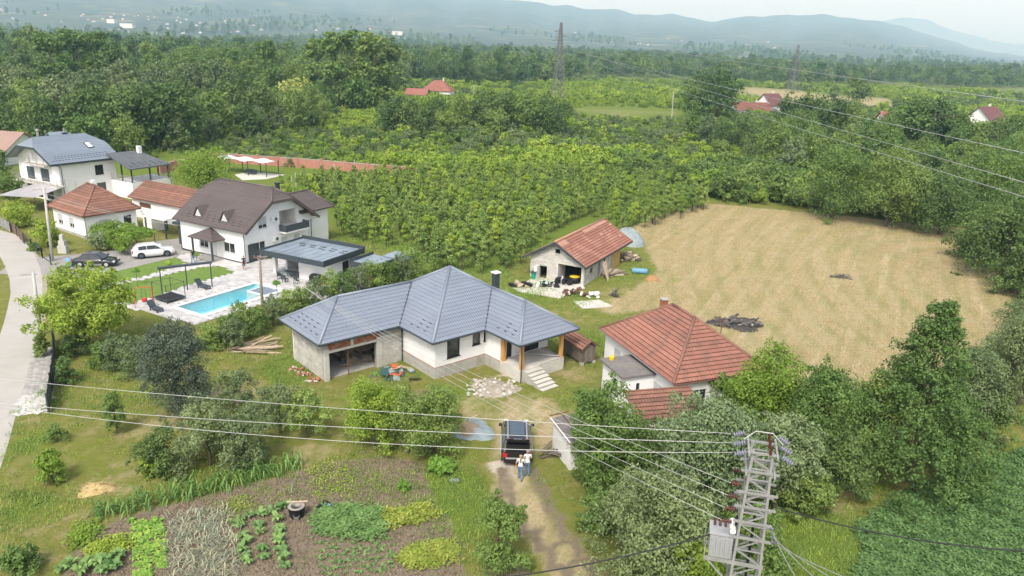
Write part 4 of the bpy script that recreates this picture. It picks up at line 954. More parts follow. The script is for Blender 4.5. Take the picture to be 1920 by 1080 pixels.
mb.slab([(xA, ya, onroof(0, xA) + .16), (xA, yb_, onroof(0, xA) + .16), (xB, yb_, onroof(0, xB) + .16), (xB, ya, onroof(0, xB) + .16)], 0.14); s_ = mb.build('skylight', M['anth'], roof)
mb = MB(); mb.slab([(xA - .12, ya + .12, onroof(0, xA - .12) + .18), (xA - .12, yb_ - .12, onroof(0, xA - .12) + .18), (xB + .12, yb_ - .12, onroof(0, xB + .12) + .18), (xB + .12, ya + .12, onroof(0, xB + .12) + .18)], 0.02); mb.build('skylight_pane', M['whitep'], s_)
for a in opg[:2]: window(h, 'x', 0, -1, *a, 'darkframe', 'glass', 2, sill=False, blind=0.9, bm='blinddark')
window(h, 'x', 0, -1, *opg[2], 'whiteframe', 'whiteframe', 2, 'door', False)
for a in opg[3:]: window(h, 'x', 0, -1, *a, 'darkframe', 'glass', 2, sill=False)
for a in ops: window(h, 'y', 0, 1, *a, 'darkframe', 'glass', 1)
def railing(par, pts, zf, hh=1.0, mat='galv', bars=5, name='railing'):
    mb = MB()
    for p, q in zip(pts[:-1], pts[1:]):
        for k in range(bars): z = zf + hh * (k + 1) / bars; mb.bar((*p, z), (*q, z), 0.035)
        L_ = math.hypot(q[0] - p[0], q[1] - p[1]); m_ = max(1, int(L_ / 1.5))
        for k in range(m_ + 1): a = (p[0] + (q[0] - p[0]) * k / m_, p[1] + (q[1] - p[1]) * k / m_); mb.bar((*a, zf), (*a, zf + hh), 0.045)
    return mb.build(name, M[mat], par)
b_ = MB().box(-10.7, 1.3, -1.35, -0.02, 2.55, 2.75).build('balcony', M['palecon'], h); railing(b_, [(-10.65, -0.05), (-10.65, -1.3), (1.25, -1.3), (1.25, -0.05)], 2.75)
b_ = MB().box(-7.4, -1.6, -1.2, -0.02, 5.4, 5.55).build('balcony', M['palecon'], h); railing(b_, [(-7.35, -0.05), (-7.35, -1.15), (-1.65, -1.15)], 5.55, 0.9)
railing(h, [(0.1, 8.15), (5.15, 8.15), (5.15, 15.25)], 2.58, 1.0, 'galv', 8, 'terrace_railing')
mb = MB(); tz = 4.75; T = [(5.5, 7.7, tz), (5.3, 15.4, tz), (0.0, 13.0, 6.7), (0.0, 7.7, 6.7)]; mb.slab(T, 0.14); tr_ = mb.build('terrace_roof', M['slatetile'], h)
roof_face(tr_, T, M['slatetile'], 0.4, 0.3, 0.02, 0.035, 2); snow_guards(tr_, T, M['darkframe'], ((0.7, 1.1), (1.2, 1.1), (1.7, 1.1)), 0.2)
for x, y in ((5.0, 8.3), (5.0, 14.8), (2.5, 14.8), (2.6, 8.3), (5.0, 11.5)): MB().box(x - .09, x + .09, y - .09, y + .09, 2.58, 4.9 + (5.2 - x) * .34).build('terrace_post', M['darkframe'], h)
MB().box(0.6, 1.15, 12.6, 13.2, 5.6, 7.5).build('chimney', M['white'], h)
pipe(h, [(0.5, -1.0, 5.9), (0.1, 0.3, 5.4), (0.1, 0.3, 0.1)], 0.05); pipe(h, [(5.3, 14.9, 4.7), (5.3, 15.0, 0.1)], 0.05)
sa = empty('shade_sail', (-70.0, 108.5), 0, 'grey triangular shade sail stretched below the balcony of the tall white house', 'shade sail')
pts = [(-3.0, -3.6, 2.5), (2.1, -3.4, 2.3), (2.6, 3.2, 2.7), (-2.2, 4.0, 2.9)]; mb = MB(); nq = 8
for i in range(nq + 1):
    for j in range(nq + 1):
        u_, v_ = i / nq, j / nq; p = (1 - u_) * (1 - v_) * np.array(pts[0]) + u_ * (1 - v_) * np.array(pts[1]) + u_ * v_ * np.array(pts[2]) + (1 - u_) * v_ * np.array(pts[3])
        mb.V.append((p[0], p[1], p[2] - 0.5 * math.sin(math.pi * u_) * math.sin(math.pi * v_)))
for i in range(nq):
    for j in range(nq): a = i * (nq + 1) + j; mb.F.append([a, a + nq + 1, a + nq + 2, a + 1]); mb.M.append(0)
mb.build('cloth', M['sail'], sa, True)
for p in pts[:2]: MB().tube([(p[0], p[1], 0), (p[0], p[1], p[2] + .1)], 0.05, 6).build('post', M['anth'], sa)

# ------------------------------------------------------------------ small white house with red hipped roof
def hip_roof(par, W, D, zE, zR, mat, course, wave, spw, along='x', ov=0.0, underlay=None, vis=(0, 1, 2, 3), amp=0.03, lip=0.04, alt=None, altfn=None, nose=0.038):
    if along == 'x': r0, r1 = (D / 2, D / 2), (W - D / 2, D / 2)
    else: r0, r1 = (W / 2, W / 2), (W / 2, D - W / 2)
    a, b_, c, d = (0, 0, zE), (W, 0, zE), (W, D, zE), (0, D, zE); q0, q1 = (*r0, zR), (*r1, zR)
    fs = [[a, b_, q1, q0], [b_, c, q1], [c, d, q0, q1], [d, a, q0]] if along == 'x' else [[a, b_, q0], [b_, c, q1, q0], [c, d, q1], [d, a, q0, q1]]
    mb = MB()
    for f in fs: mb.slab(f, 0.1)
    rf = mb.build('roof', mat, par)
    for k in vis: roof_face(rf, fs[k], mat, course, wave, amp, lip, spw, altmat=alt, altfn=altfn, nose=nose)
    up = Vector((0, 0, 0.06))
    sg = [(a, q0), (d, q0), (b_, q1), (c, q1), (q0, q1)] if along == 'x' else [(a, q0), (b_, q0), (c, q1), (d, q1), (q0, q1)]
    caps(rf, [(Vector(x) + up, Vector(y) + up) for x, y in sg], M['redtileold'] if 'clay' in mat.name else mat, 0.12)
    return rf, fs
h = empty('red_roof_cottage', (-61.2, 97.0), R(-35.6), 'small white cottage with weathered red hipped tile roof near the road', 'house')
W, D = 9.45, 7.5
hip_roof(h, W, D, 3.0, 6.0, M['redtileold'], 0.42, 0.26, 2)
mb = MB(); o_ = [(1.6, 2.9, 0.9, 2.2), (4.6, 5.9, 0.9, 2.2)]; o2 = [(2.2, 3.4, 0.9, 2.2), (5.3, 6.3, 0.3, 2.3)]
wall(mb, 'x', 0.45, 0.75, 0.5, 9.0, 0, 2.95, o_); wall(mb, 'y', 8.7, 9.0, 0.75, 7.0, 0, 2.95, o2); wall(mb, 'y', 0.5, 0.8, 0.75, 7.0, 0, 2.95); wall(mb, 'x', 6.7, 7.0, 0.8, 8.7, 0, 2.95)
mb.build('rendered_wall', M['white'], h); MB().box(0.46, 9.05, 0.4, 7.0, -0.05, 0.35).build('plinth', M['concrete'], h)
for a in o_: window(h, 'x', 0.45, -1, *a, 'whiteframe', 'glass', 2, blind=0.6)
window(h, 'y', 9.0, 1, *o2[0], 'whiteframe', 'glass', 2, blind=0.8); window(h, 'y', 9.0, 1, *o2[1], 'darkframe', 'glass', 1, 'door', False)
mb = MB(); mb.box(4.3, 4.75, 3.9, 4.35, 5.4, 6.5); mb.build('chimney', M['white'], h)
mb = MB(); mb.tube([(3.0, 2.6, 4.5), (3.0, 2.6, 6.4)], 0.03, 5)
for k in range(3): mb.bar((2.5, 2.6, 6.35 - .2 * k), (3.5, 2.6, 6.35 - .2 * k), 0.03)
mb.build('antenna', M['galv'], h); pipe(h, [(9.3, 0.1, 3.0), (9.05, 0.4, 2.7), (9.05, 0.4, 0.1)], 0.05, 'galv')
h = empty('long_red_roof_outbuilding', (-54.9, 105.5), R(-30.5), 'long low white outbuilding with weathered red tile gable roof behind the cottage', 'outbuilding')
mb = MB(); wall(mb, 'x', 0.4, 0.7, 0.4, 14.5, 0, 2.75, [(2.0, 4.6, 1.6, 2.3)]); wall(mb, 'y', 0.4, 0.7, 0.7, 5.6, 0, 2.75); mb.add([(0.4, 0.4, 2.7), (0.4, 5.6, 2.7), (0.4, 3.0, 4.4), (0.7, 0.4, 2.7), (0.7, 5.6, 2.7), (0.7, 3.0, 4.4)], [(0, 2, 1), (3, 4, 5), (0, 3, 5, 2), (1, 2, 5, 4), (0, 1, 4, 3)])
mb.build('rendered_wall', M['white'], h)
ff = [(0, 0, 2.85), (15, 0, 2.85), (15, 3.0, 4.7), (0, 3.0, 4.7)]; fb = [(15, 6, 2.85), (0, 6, 2.85), (0, 3, 4.7), (15, 3, 4.7)]; mb = MB(); mb.slab(ff, 0.1); mb.slab(fb, 0.1); rf = mb.build('roof', M['redtileold'], h)
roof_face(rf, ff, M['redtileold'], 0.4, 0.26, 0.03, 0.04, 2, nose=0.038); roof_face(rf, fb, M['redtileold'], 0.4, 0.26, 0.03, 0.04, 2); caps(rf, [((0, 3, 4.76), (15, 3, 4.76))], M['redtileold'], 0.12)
MB().box(2.0, 4.6, 0.5, 0.55, 1.6, 2.3).build('roller_shutter', M['rust'], h)
h = empty('white_carport', (-45.6, 95.6), R(-30.5), 'white flat porch roof on posts between outbuilding and brown roofed house', 'porch')
MB().box(-2.2, 2.2, -1.2, 2.2, 2.35, 2.55).build('roof', M['whitep'], h)
for x, y in ((-2.0, -1.0), (2.0, -1.0), (2.0, 2.0), (-2.0, 2.0)): MB().box(x - .08, x + .08, y - .08, y + .08, 0, 2.35).build('post', M['anth'], h)
mb = MB(); mb.box(-4.4, -2.6, 0.2, 2.4, 0, 2.3); mb.slab([(-4.6, 0, 2.5), (-2.4, 0, 2.3), (-2.4, 2.6, 2.3), (-4.6, 2.6, 2.5)], 0.1); mb.build('entrance', M['white'], h)

# ------------------------------------------------------------------ workshop with patched red roof
h = empty('block_workshop', (7.83, 79.7), R(-28), 'bare block workshop with patched red tile gable roof and open garage front', 'workshop')
zE, zR = 2.28, 4.56; X0, X1, Y0, Y1 = -7.4, 0.42, -0.5, 14.2; xr = (X0 + X1) / 2
opf = [(-5.4, -4.5, 0.05, 1.5), (-3.2, -0.32, 0.05, 2.08), (-3.55, -2.9, 3.2, 3.72)]
ops = [(1.7, 2.4, 1.0, 1.65), (5.6, 6.3, 1.1, 1.8), (4.2, 4.6, 0.05, 1.9)]
mb = MB(); wall(mb, 'x', 0, 0.25, -6.6, 0, 0, 2.25, opf); wall(mb, 'y', -0.25, 0, 0.25, 11.0, 0, 2.25, ops); wall(mb, 'y', -6.6, -6.35, 0.25, 11, 0, 2.25); wall(mb, 'x', 10.75, 11.0, -6.35, -0.25, 0, 2.25)
gz = lambda x: zE + min(x - X0, X1 - x) * (zR - zE) / (xr - X0) - 0.15
x = -6.6
while x < -1e-6:
    x2 = min(x + .2, 0); xm = (x + x2) / 2; z1 = gz(xm)
    if opf[2][0] < xm < opf[2][1]: mb.box(x, x2, 0, .25, 2.25, 3.2); mb.box(x, x2, 0, .25, 3.72, max(z1, 3.74))
    else: mb.box(x, x2, 0, .25, 2.25, z1)
    mb.box(x, x2, 10.75, 11.0, 2.25, z1); x = x2
mb.build('block_wall', M['mortar'], h)
blocks(h, 'x', 0, -1, -6.6, 0, 0, 3.9, opf, 0.55, 0.27, top=lambda a: gz(a) - 0.1)
blocks(h, 'y', 0, 1, 0, 11.0, 0, 2.25, ops + [(8.2, 11.0, 0, 2.3)], 0.55, 0.27)
mb = MB(); mb.box(-6.65, 0.05, -0.045, -0.001, 2.1, 2.3); mb.build('concrete_ring_beam', M['palecon'], h)
mb = MB(); mb.box(0.001, 0.06, 8.25, 10.95, 0.0, 2.2); mb.build('ochre_panel', pm('ochre_board', (0.50, 0.33, 0.13), (0.42, 0.27, 0.1), 2, 0.8), h)
fr_ = [(X1, Y0, zE), (X1, Y1, zE), (xr, Y1, zR), (xr, Y0, zR)]; fl_ = [(X0, Y1, zE), (X0, Y0, zE), (xr, Y0, zR), (xr, Y1, zR)]
mb = MB(); mb.slab(fr_, 0.1); mb.slab(fl_, 0.1); rf = mb.build('roof', M['oldwood'], h)
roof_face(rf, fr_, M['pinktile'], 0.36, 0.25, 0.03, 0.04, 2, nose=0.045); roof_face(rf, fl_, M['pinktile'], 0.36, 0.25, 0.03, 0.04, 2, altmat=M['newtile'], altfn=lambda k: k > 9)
caps(rf, [((xr, Y0, zR + .07), (xr, Y1, zR + .07))], M['newtile'], 0.13)
# patches of newer tiles
rr = random.Random(5)
un = (Vector(fr_[3]) - Vector(fr_[0])).normalized(); nn = Vector((0, 1, 0)).cross(un); nn = nn if nn.z > 0 else -nn
for (y0, y1, v0, v1) in ((-0.3, 1.6, 3.6, 4.3), (6.5, 10.2, 3.9, 4.4), (9.5, 13.5, 4.0, 4.45), (9.0, 9.9, 2.7, 2.95), (10.2, 11.2, 2.2, 2.4), (11.6, 12.2, 2.6, 2.8), (13.3, 14.1, 3.3, 3.6), (12.5, 13.1, 1.3, 1.6), (6.0, 6.4, 0.5, 0.7), (2.5, 3.0, 1.6, 1.8)):
    a = Vector((X1, y0, zE)) + un * v0 + nn * 0.10; b_ = Vector((X1, y1, zE)) + un * v0 + nn * 0.10; c = Vector((X1, y1, zE)) + un * v1 + nn * 0.09; d = Vector((X1, y0, zE)) + un * v1 + nn * 0.09
    MB().slab([a, b_, c, d], 0.03).build('new_tile_patch', M['newtile'], rf)
for a, b_ in (((X1, Y0, zE), (xr, Y0, zR)), ((xr, Y0, zR), (X0, Y0, zE)), ((X1, Y0, zE), (X1, Y1, zE))): MB().bar(Vector(a) - Vector((0, .03, .06)), Vector(b_) - Vector((0, .03, .06)), 0.06, 0.24).build('barge_board', M['anth'], rf)
mb = MB(); mb.box(-5.75, -5.42, -0.75, -0.08, 0.05, 1.55); mb.build('door_leaf', M['whiteold'], h)
mb = MB(); mb.box(-3.4, -3.15, -0.02, 2.0, 0.05, 2.1); mb.build('inner_wall', M['whiteold'], h)
for a in ops[:2]: window(h, 'y', 0, 1, *a, 'oldwood', 'glass', 1, sill=False)
slab = MB().prism(GP([(958, 540), (975, 548), (1050, 560), (1062, 553), (1097, 541), (1088, 530), (1000, 520), (985, 530)]), 0.0, 0.07).build('concrete_apron', M['palecon']); tag(slab, kind='structure')
slab = MB().prism(GP([(1075, 566), (1124, 563), (1150, 575), (1130, 577), (1092, 579)]), 0.0, 0.06).build('concrete_apron', M['palecon']); tag(slab, kind='structure')

# ------------------------------------------------------------------ red tiled house on the right
h = empty('red_roof_house', (11.4, 48.1), R(21.3), 'white house with large red clay tile hipped roof and flat roofed annex', 'house')
W, D = 8.15, 11.2; zE, zR = 3.0, 6.1
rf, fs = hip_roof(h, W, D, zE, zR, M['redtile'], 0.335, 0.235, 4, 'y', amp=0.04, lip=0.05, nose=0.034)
mb = MB(); o_ = [(8.2, 9.3, 0.9, 2.1), (1.9, 3.3, 0.7, 1.9)]
wall(mb, 'y', 0.4, 0.7, 0.4, 10.8, -0.1, 2.95, o_); wall(mb, 'x', 0.4, 0.7, 0.7, 7.75, -0.1, 2.95, [(2, 3.2, 0.9, 2.1), (5, 6.2, 0.9, 2.1)]); wall(mb, 'y', 7.45, 7.75, 0.7, 10.8, -0.1, 2.95); wall(mb, 'x', 10.5, 10.8, 0.7, 7.45, -0.1, 2.95)
mb.build('rendered_wall', M['white'], h)
for a in o_: window(h, 'y', 0.4, -1, *a, 'whiteframe', 'glass', 2, blind=0.85)
window(h, 'x', 0.4, -1, 2, 3.2, 0.9, 2.1, 'whiteframe', 'glass', 2); window(h, 'x', 0.4, -1, 5, 6.2, 0.9, 2.1, 'whiteframe', 'glass', 2)
mb = MB(); wall(mb, 'y', -2.15, -1.9, 3.0, 6.25, -0.1, 2.45, [(3.9, 4.8, 0.8, 1.9)]); wall(mb, 'x', 3.0, 3.25, -1.9, 0.4, -0.1, 2.45, [(-1.1, -0.8, 1.2, 1.9)]); wall(mb, 'x', 6.0, 6.25, -1.9, 0.4, -0.1, 2.45); mb.build('annex_wall', M['white'], h)
window(h, 'y', -2.15, -1, 3.9, 4.8, 0.8, 1.9, 'whiteframe', 'glass', 1); window(h, 'x', 3.0, -1, -1.1, -0.8, 1.2, 1.9, 'darkframe', 'glass', 1)
MB().box(-2.4, 0.38, 2.8, 6.45, 2.45, 2.62).build('annex_roof', pm('grey_roofing_felt', (0.20, 0.185, 0.175), (0.15, 0.14, 0.135), 1.5, 0.9, dirt=(0.26, 0.24, 0.2)), h)
mb = MB(); mb.box(3.5, 3.95, 7.6, 8.05, 5.0, 6.35); c_ = mb.build('chimney', M['brick'], h); MB().box(3.44, 4.01, 7.54, 8.11, 6.35, 6.43).build('chimney_cap', M['concrete'], c_)
mb = MB(); mb.tube([(6.0, 3.3, 4.3), (6.0, 3.3, 6.1)], 0.035, 5)
for k in range(2): mb.bar((5.6, 3.3, 6.0 - .25 * k), (6.4, 3.3, 6.0 - .25 * k), 0.035)
mb.bar((6, 2.9, 6.0), (6, 3.7, 6.0), 0.03); mb.build('antenna', M['rust'], h)
MB().tube([(0, -0.02, zE - .04), (0, D, zE - .04)], 0.06, 6).build('gutter', M['galv'], h)
mb = MB(); mb.lathe([(0.02, 0), (0.2, 0.0), (0.22, 0.25), (0.1, 0.3)], (0, 0, 0), 8); yb_ = mb.build('yellow_pot', M['yellow']); yb_.location = tuple(G(1147, 674, 2.62)); tag(yb_, 'small yellow pot on the flat grey annex roof', 'pot')
# lean-to with red tiles below it
h = empty('tile_lean_to', (8.75, 45.3), R(14), 'low lean-to with red clay tile roof among the trees below the red roofed house', 'lean-to')
ff = [(-0.3, -0.3, 1.75), (4.6, -0.3, 1.75), (4.6, 2.2, 2.75), (-0.3, 2.2, 2.75)]
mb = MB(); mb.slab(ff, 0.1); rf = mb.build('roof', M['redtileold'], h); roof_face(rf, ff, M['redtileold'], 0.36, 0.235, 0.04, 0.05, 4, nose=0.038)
mb = MB(); wall(mb, 'x', 0, 0.2, 0, 4.4, 0, 1.7); wall(mb, 'y', 0, 0.2, 0.2, 2.0, 0, 1.8); wall(mb, 'x', 1.9, 2.1, 0.2, 4.4, 0, 2.5); mb.build('wall', M['whiteold'], h)
# hen shed
h = empty('board_hen_shed', (5.95, 57.8), R(120), 'small weathered board shed with red tile roof beside the porch', 'shed')
Lh, Wh = 3.0, 1.35
core = MB(); core.box(0.05, Lh - .05, -Wh + .05, -0.05, 0.25, 1.5); core.build('frame', M['oldwood'], h)
for k in range(12): 
    for y_ in (-Wh, 0.0): link_mesh('board', unit('oldwood'), h, (k * 0.25 + .01, y_ - .03, 0.2 + .03 * ((k * 7) % 3)), (0, 0, 0), (0.225, 0.06, 1.35))
for k in range(5): link_mesh('board', unit('oldwood'), h, (-0.03, -Wh + .05 + k * .26, 0.2), (0, 0, 0), (0.06, 0.235, 1.4 + .12 * (2 - abs(k - 2))))
f1 = [(-0.25, 0.22, 1.5), (Lh + .2, 0.22, 1.5), (Lh + .2, -Wh / 2, 2.1), (-0.25, -Wh / 2, 2.1)]; f2 = [(Lh + .2, -Wh - .22, 1.5), (-0.25, -Wh - .22, 1.5), (-0.25, -Wh / 2, 2.1), (Lh + .2, -Wh / 2, 2.1)]
mb = MB(); mb.slab(f1, 0.06); mb.slab(f2, 0.06); rf = mb.build('roof', M['redtileold'], h)
for f in (f1, f2): roof_face(rf, f, M['redtileold'], 0.3, 0.235, 0.035, 0.04, 4, nose=0.05)
mb = MB()
for x, y in ((0.1, -0.1), (0.1, -Wh + .1), (Lh - .1, -.1), (Lh - .1, -Wh + .1)): mb.box(x - .15, x + .15, y - .15, y + .15, 0, 0.25)
mb.build('footing', M['concrete'], h)
# small white shed with a felt roof
h = empty('felt_roof_shed', (3.3, 43.2), R(20), 'small white shed with tilted dark felt roof beside the black car', 'shed')
mb = MB(); mb.box(0, 1.4, -1.9, 0.9, 0, 2.0); mb.build('wall', M['whiteold'], h)
mb = MB(); mb.slab([(-0.15, -2.1, 2.0), (1.7, -2.1, 2.2), (1.7, 1.1, 2.3), (-0.15, 1.1, 2.1)], 0.09); rf = mb.build('roof', pm('dark_roofing_felt', (0.12, 0.11, 0.11), (0.2, 0.18, 0.17), 3, 0.95, 0.4, 12), h)
mb = MB(); mb.bar((-0.15, -2.1, 2.04), (-0.15, 1.1, 2.14), 0.08, 0.06); mb.build('edge_board', M['whiteold'], rf); mb = MB(); mb.bar((0.7, -2.1, 2.15), (0.7, 1.1, 2.25), 0.05, 0.05); mb.bar((-0.1, 1.3, 2.2), (1.3, 1.5, 2.2), 0.1, 0.04); mb.build('batten', M['rust'], rf)

# ================================================================== vehicles
def car(name, loc, heading, label, paint, L=4.75, Wd=1.9, H=1.7, suv=True, open_gate=False, rails=True, glassroof=True):
    t = empty(name, loc, heading - math.pi / 2, label, 'car')
    hw = Wd / 2; y0, y1 = -L / 2, L / 2; zb = 1.02 if suv else 0.92; zh = 0.98 if suv else 0.86
    # lower body: loft of cross sections from tail to nose
    sec = [(y0, .84, .42, zb - .12), (y0 + .10, .94, .30, zb - .02), (y0 + .5, 1.0, .26, zb), (-.3, 1.0, .25, zb), (y1 - 1.65, 1.0, .25, zb - .0), (y1 - 1.25, .99, .26, zh), (y1 - .45, .95, .28, zh - .10), (y1 - .12, .86, .32, zh - .22), (y1, .72, .42, zh - .36)]
    mb = MB(); prof = lambda y, w_, zl, zt: [(-hw * w_ * .90, y, zl), (-hw * w_ * .99, y, zl + .16), (-hw * w_, y, (zl + zt) / 2), (-hw * w_ * .97, y, zt - .10), (-hw * w_ * .86, y, zt), (hw * w_ * .86, y, zt), (hw * w_ * .97, y, zt - .10), (hw * w_, y, (zl + zt) / 2), (hw * w_ * .99, y, zl + .16), (hw * w_ * .90, y, zl)]
    for s_ in sec: mb.V += prof(*s_)
    for i in range(len(sec) - 1):
        for k in range(10):
            k2 = (k + 1) % 10; mb.F.append([i * 10 + k, (i + 1) * 10 + k, (i + 1) * 10 + k2, i * 10 + k2]); mb.M.append(0)
    mb.F += [list(range(10)), [(len(sec) - 1) * 10 + k for k in range(10)][::-1]]; mb.M += [0, 0]
    mb.build('body', M[paint], t, True)
    # cabin
    ya, yb, yc, yd = y0 + (.10 if suv else .55), y0 + (.58 if suv else 1.15), y1 - 2.05, y1 - 1.22
    def cs(y, w0, z0_, w1, z1_): return [(-w0, y, z0_), (-w1, y, z1_ - .05), (-w1 * .86, y, z1_), (w1 * .86, y, z1_), (w1, y, z1_ - .05), (w0, y, z0_)]
    hb, ht = hw * .93, hw * .76
    cb = MB(); cst = [cs(ya, hb * .93, zb - .02, hb * .90, zb + .02), cs(yb, hb, zb - .02, ht, H - .05), cs((yb + yc) / 2, hb, zb - .02, ht * 1.02, H), cs(yc, hb, zb - .02, ht, H - .03), cs(yd, hb * .95, zb - .03, hb * .88, zb + .02)]
    for c_ in cst: cb.V += c_
    for i in range(4):
        for k in range(5): cb.F.append([i * 6 + k, (i + 1) * 6 + k, (i + 1) * 6 + k + 1, i * 6 + k + 1]); cb.M.append(0)
    cb.build('cabin', M[paint], t, False)
    def lerp(a, b_, f): return tuple(a[i] + (b_[i] - a[i]) * f for i in range(3))
    def pane(name_, a, b_, c, d, off, mat='carglass'):
        a, b_, c, d = map(Vector, (a, b_, c, d)); nn = (b_ - a).cross(d - a).normalized()
        if nn.dot(Vector(off)) < 0: nn = -nn
        vs = [p + nn * .012 for p in (a, b_, c, d)]; m_ = MB(); m_.add(vs, [(0, 1, 2, 3)]); m_.build(name_, M[mat], t)
    # windscreen and rear window
    A_, B_ = cst[4], cst[3]; pane('windscreen', lerp(A_[0], B_[1], .12), lerp(A_[5], B_[4], .12), lerp(A_[5], B_[4], .93), lerp(A_[0], B_[1], .93), (0, 1, .5))
    A_, B_ = cst[0], cst[1]
    if not open_gate: pane('rear_window', lerp(A_[0], B_[1], .25), lerp(A_[5], B_[4], .25), lerp(A_[5], B_[4], .88), lerp(A_[0], B_[1], .88), (0, -1, .5))
    for s_ in (0, 5):
        q = 1 if s_ == 0 else 4
        for (i, j, f0, f1) in ((1, 2, .06, .975), (2, 3, .025, .985)):
            a0, a1 = lerp(cst[i][s_], cst[j][s_], f0), lerp(cst[i][s_], cst[j][s_], f1); b0, b1 = lerp(cst[i][q], cst[j][q], f0 + (.04 if i == 1 else 0)), lerp(cst[i][q], cst[j][q], f1)
            pane('side_window', lerp(a0, b0, .08), lerp(a1, b1, .08), lerp(a1, b1, .90), lerp(a0, b0, .90), (-1 if s_ == 0 else 1, 0, 0))
        a_, b3, t3 = cst[4][s_], cst[3][s_], cst[3][q]; sg = -1 if s_ == 0 else 1
        tri = [Vector(lerp(b3, t3, .08)) + Vector((sg * .014, 0, 0)), Vector(lerp(b3, a_, .72)) + Vector((sg * .014, 0, .04)), Vector(lerp(b3, t3, .88)) + Vector((sg * .014, 0, 0))]
        MB().add(tri, [(0, 1, 2)]).build('side_window', M['carglass'], t)
    if glassroof: mb = MB(); mb.box(-ht * .62, ht * .62, yb + .35, yc - .15, H - .0, H + .018); mb.build('sunroof', M['roofglass'], t)
    if rails:
        for s_ in (-1, 1): mb = MB(); mb.tube([(s_ * ht * .80, yb - .02, H - .05), (s_ * ht * .80, yb + .12, H + .07), (s_ * ht * .80, yc - .1, H + .07), (s_ * ht * .80, yc + .05, H - .03)], .035, 6); mb.build('roof_rail', M['chrome'], t)
    wr = .37 if suv else .33
    for yw in (y0 + .88, y1 - .92):
        for s_ in (-1, 1):
            wl = MB(); x0 = s_ * (hw - .20); x1_ = s_ * (hw + .015); wl.tube([(x0, yw, wr), ((x0 + x1_) / 2, yw, wr), (x1_, yw, wr)], [wr * .94, wr, wr * .94], 18); w_ = wl.build('wheel', M['tyre'], t)
            rm = MB(); rm.tube([(x1_ - s_ * .02, yw, wr), (x1_ + s_ * .012, yw, wr)], wr * .62, 14); rm.build('rim', M['chrome' if paint == 'carblack' else 'blinddark'], w_)
            ar = MB(); ar.tube([(s_ * (hw - .02), yw, wr + .02), (s_ * (hw + .004), yw, wr + .02)], wr * 1.09, 18); ar.build('wheel_arch', M['black'], t)
    for s_ in (-1, 1):
        mb = MB(); mb.box(min(s_ * hw * .62, s_ * hw * .90), max(s_ * hw * .62, s_ * hw * .90), y0 - .02, y0 + .16, zb - .34, zb - .06); mb.build('tail_lamp', M['redlamp'], t)
        mb = MB(); mb.box(min(s_ * hw * .55, s_ * hw * .86), max(s_ * hw * .55, s_ * hw * .86), y1 - .32, y1 - .06, zh - .34, zh - .16); mb.build('head_lamp', M['clearlamp'], t)
        mb = MB(); mb.box(min(s_ * hw * .97, s_ * (hw + .2)), max(s_ * hw * .97, s_ * (hw + .2)), yd - .25, yd - .08, zb, zb + .16); mb.build('door_mirror', M[paint], t)
        mb = MB(); mb.box(min(s_ * hw * .96, s_ * (hw + .07)), max(s_ * hw * .96, s_ * (hw + .07)), y0 + 1.35, y1 - 1.4, .27, .33); mb.build('side_step', M['chrome'], t)
    mb = MB(); mb.box(-hw * .82, hw * .82, y0 - .07, y0 + .1, .36, .60); mb.build('rear_bumper', M['black' if paint == 'carblack' else paint], t)
    mb = MB(); mb.box(-hw * .72, hw * .72, y0 - .085, y0 + .05, .60, .67); mb.build('bumper_trim', M['chrome'], t)
    if open_gate:
        mb = MB(); mb.box(-hw * .78, hw * .78, y0 - .012, y0 + .3, .68, zb + .02); mb.build('boot_opening', M['black'], t)
        mb = MB(); mb.box(-hw * .72, hw * .72, ya - .01, ya + .24, zb, H - .22); mb.build('boot_opening', M['black'], t)
        tg = MB(); p0, p1 = Vector((0, yb + .02, H - .02)), Vector((0, yb - .95, H + .38)); wv = ht * .98
        tg.add([(-wv, *p0[1:]), (wv, *p0[1:]), (wv * 1.02, *p1[1:]), (-wv * 1.02, *p1[1:]), (-wv, p0[1], p0[2] - .08), (wv, p0[1], p0[2] - .08), (wv * 1.02, p1[1], p1[2] - .09), (-wv * 1.02, p1[1], p1[2] - .09)], [(0, 1, 2, 3), (7, 6, 5, 4), (0, 4, 5, 1), (1, 5, 6, 2), (2, 6, 7, 3), (3, 7, 4, 0)])
        g_ = tg.build('tailgate', M[paint], t)
        d_ = (p1 - p0); nn = Vector((0, -d_.z, d_.y)).normalized(); nn = nn if nn.z > 0 else -nn
        def on(f, x, o_=.012): p = p0 + d_ * f + nn * o_; return (x, p.y, p.z)
        MB().add([on(.15, -wv * .85), on(.15, wv * .85), on(.55, wv * .85), on(.55, -wv * .85)], [(0, 1, 2, 3)]).build('rear_window', M['roofglass'], g_)
        for s_ in (-1, 1): MB().add([on(.68, s_ * wv * .55, .02), on(.68, s_ * wv * .98, .02), on(.94, s_ * wv * .98, .02), on(.94, s_ * wv * .55, .02)], [(0, 1, 2, 3)]).build('gate_lamp', M['redlamp'], g_)
        MB().add([on(.60, -wv * .95, .018), on(.60, wv * .95, .018), on(.65, wv * .95, .018), on(.65, -wv * .95, .018)], [(0, 1, 2, 3)]).build('trim_strip', M['chrome'], g_)
        MB().add([on(.74, -.26, .02), on(.74, .26, .02), on(.88, .26, .02), on(.88, -.26, .02)], [(0, 1, 2, 3)]).build('number_plate', M['plate'], g_)
    else: mb = MB(); mb.box(-.26, .26, y0 - .03, y0 + .02, .72, .83); mb.build('number_plate', M['plate'], t)
    return t
c0, c1 = G(970, 860, .5), G(967, 786, .9)
car('parked_car', (0.5 * (c0[0] + c1[0]), 0.5 * (c0[1] + c1[1]), 0.01), R(91), 'black estate car with roof rails and its tailgate open on the dirt track', 'carblack', 4.85, 1.95, 1.75, True, True)
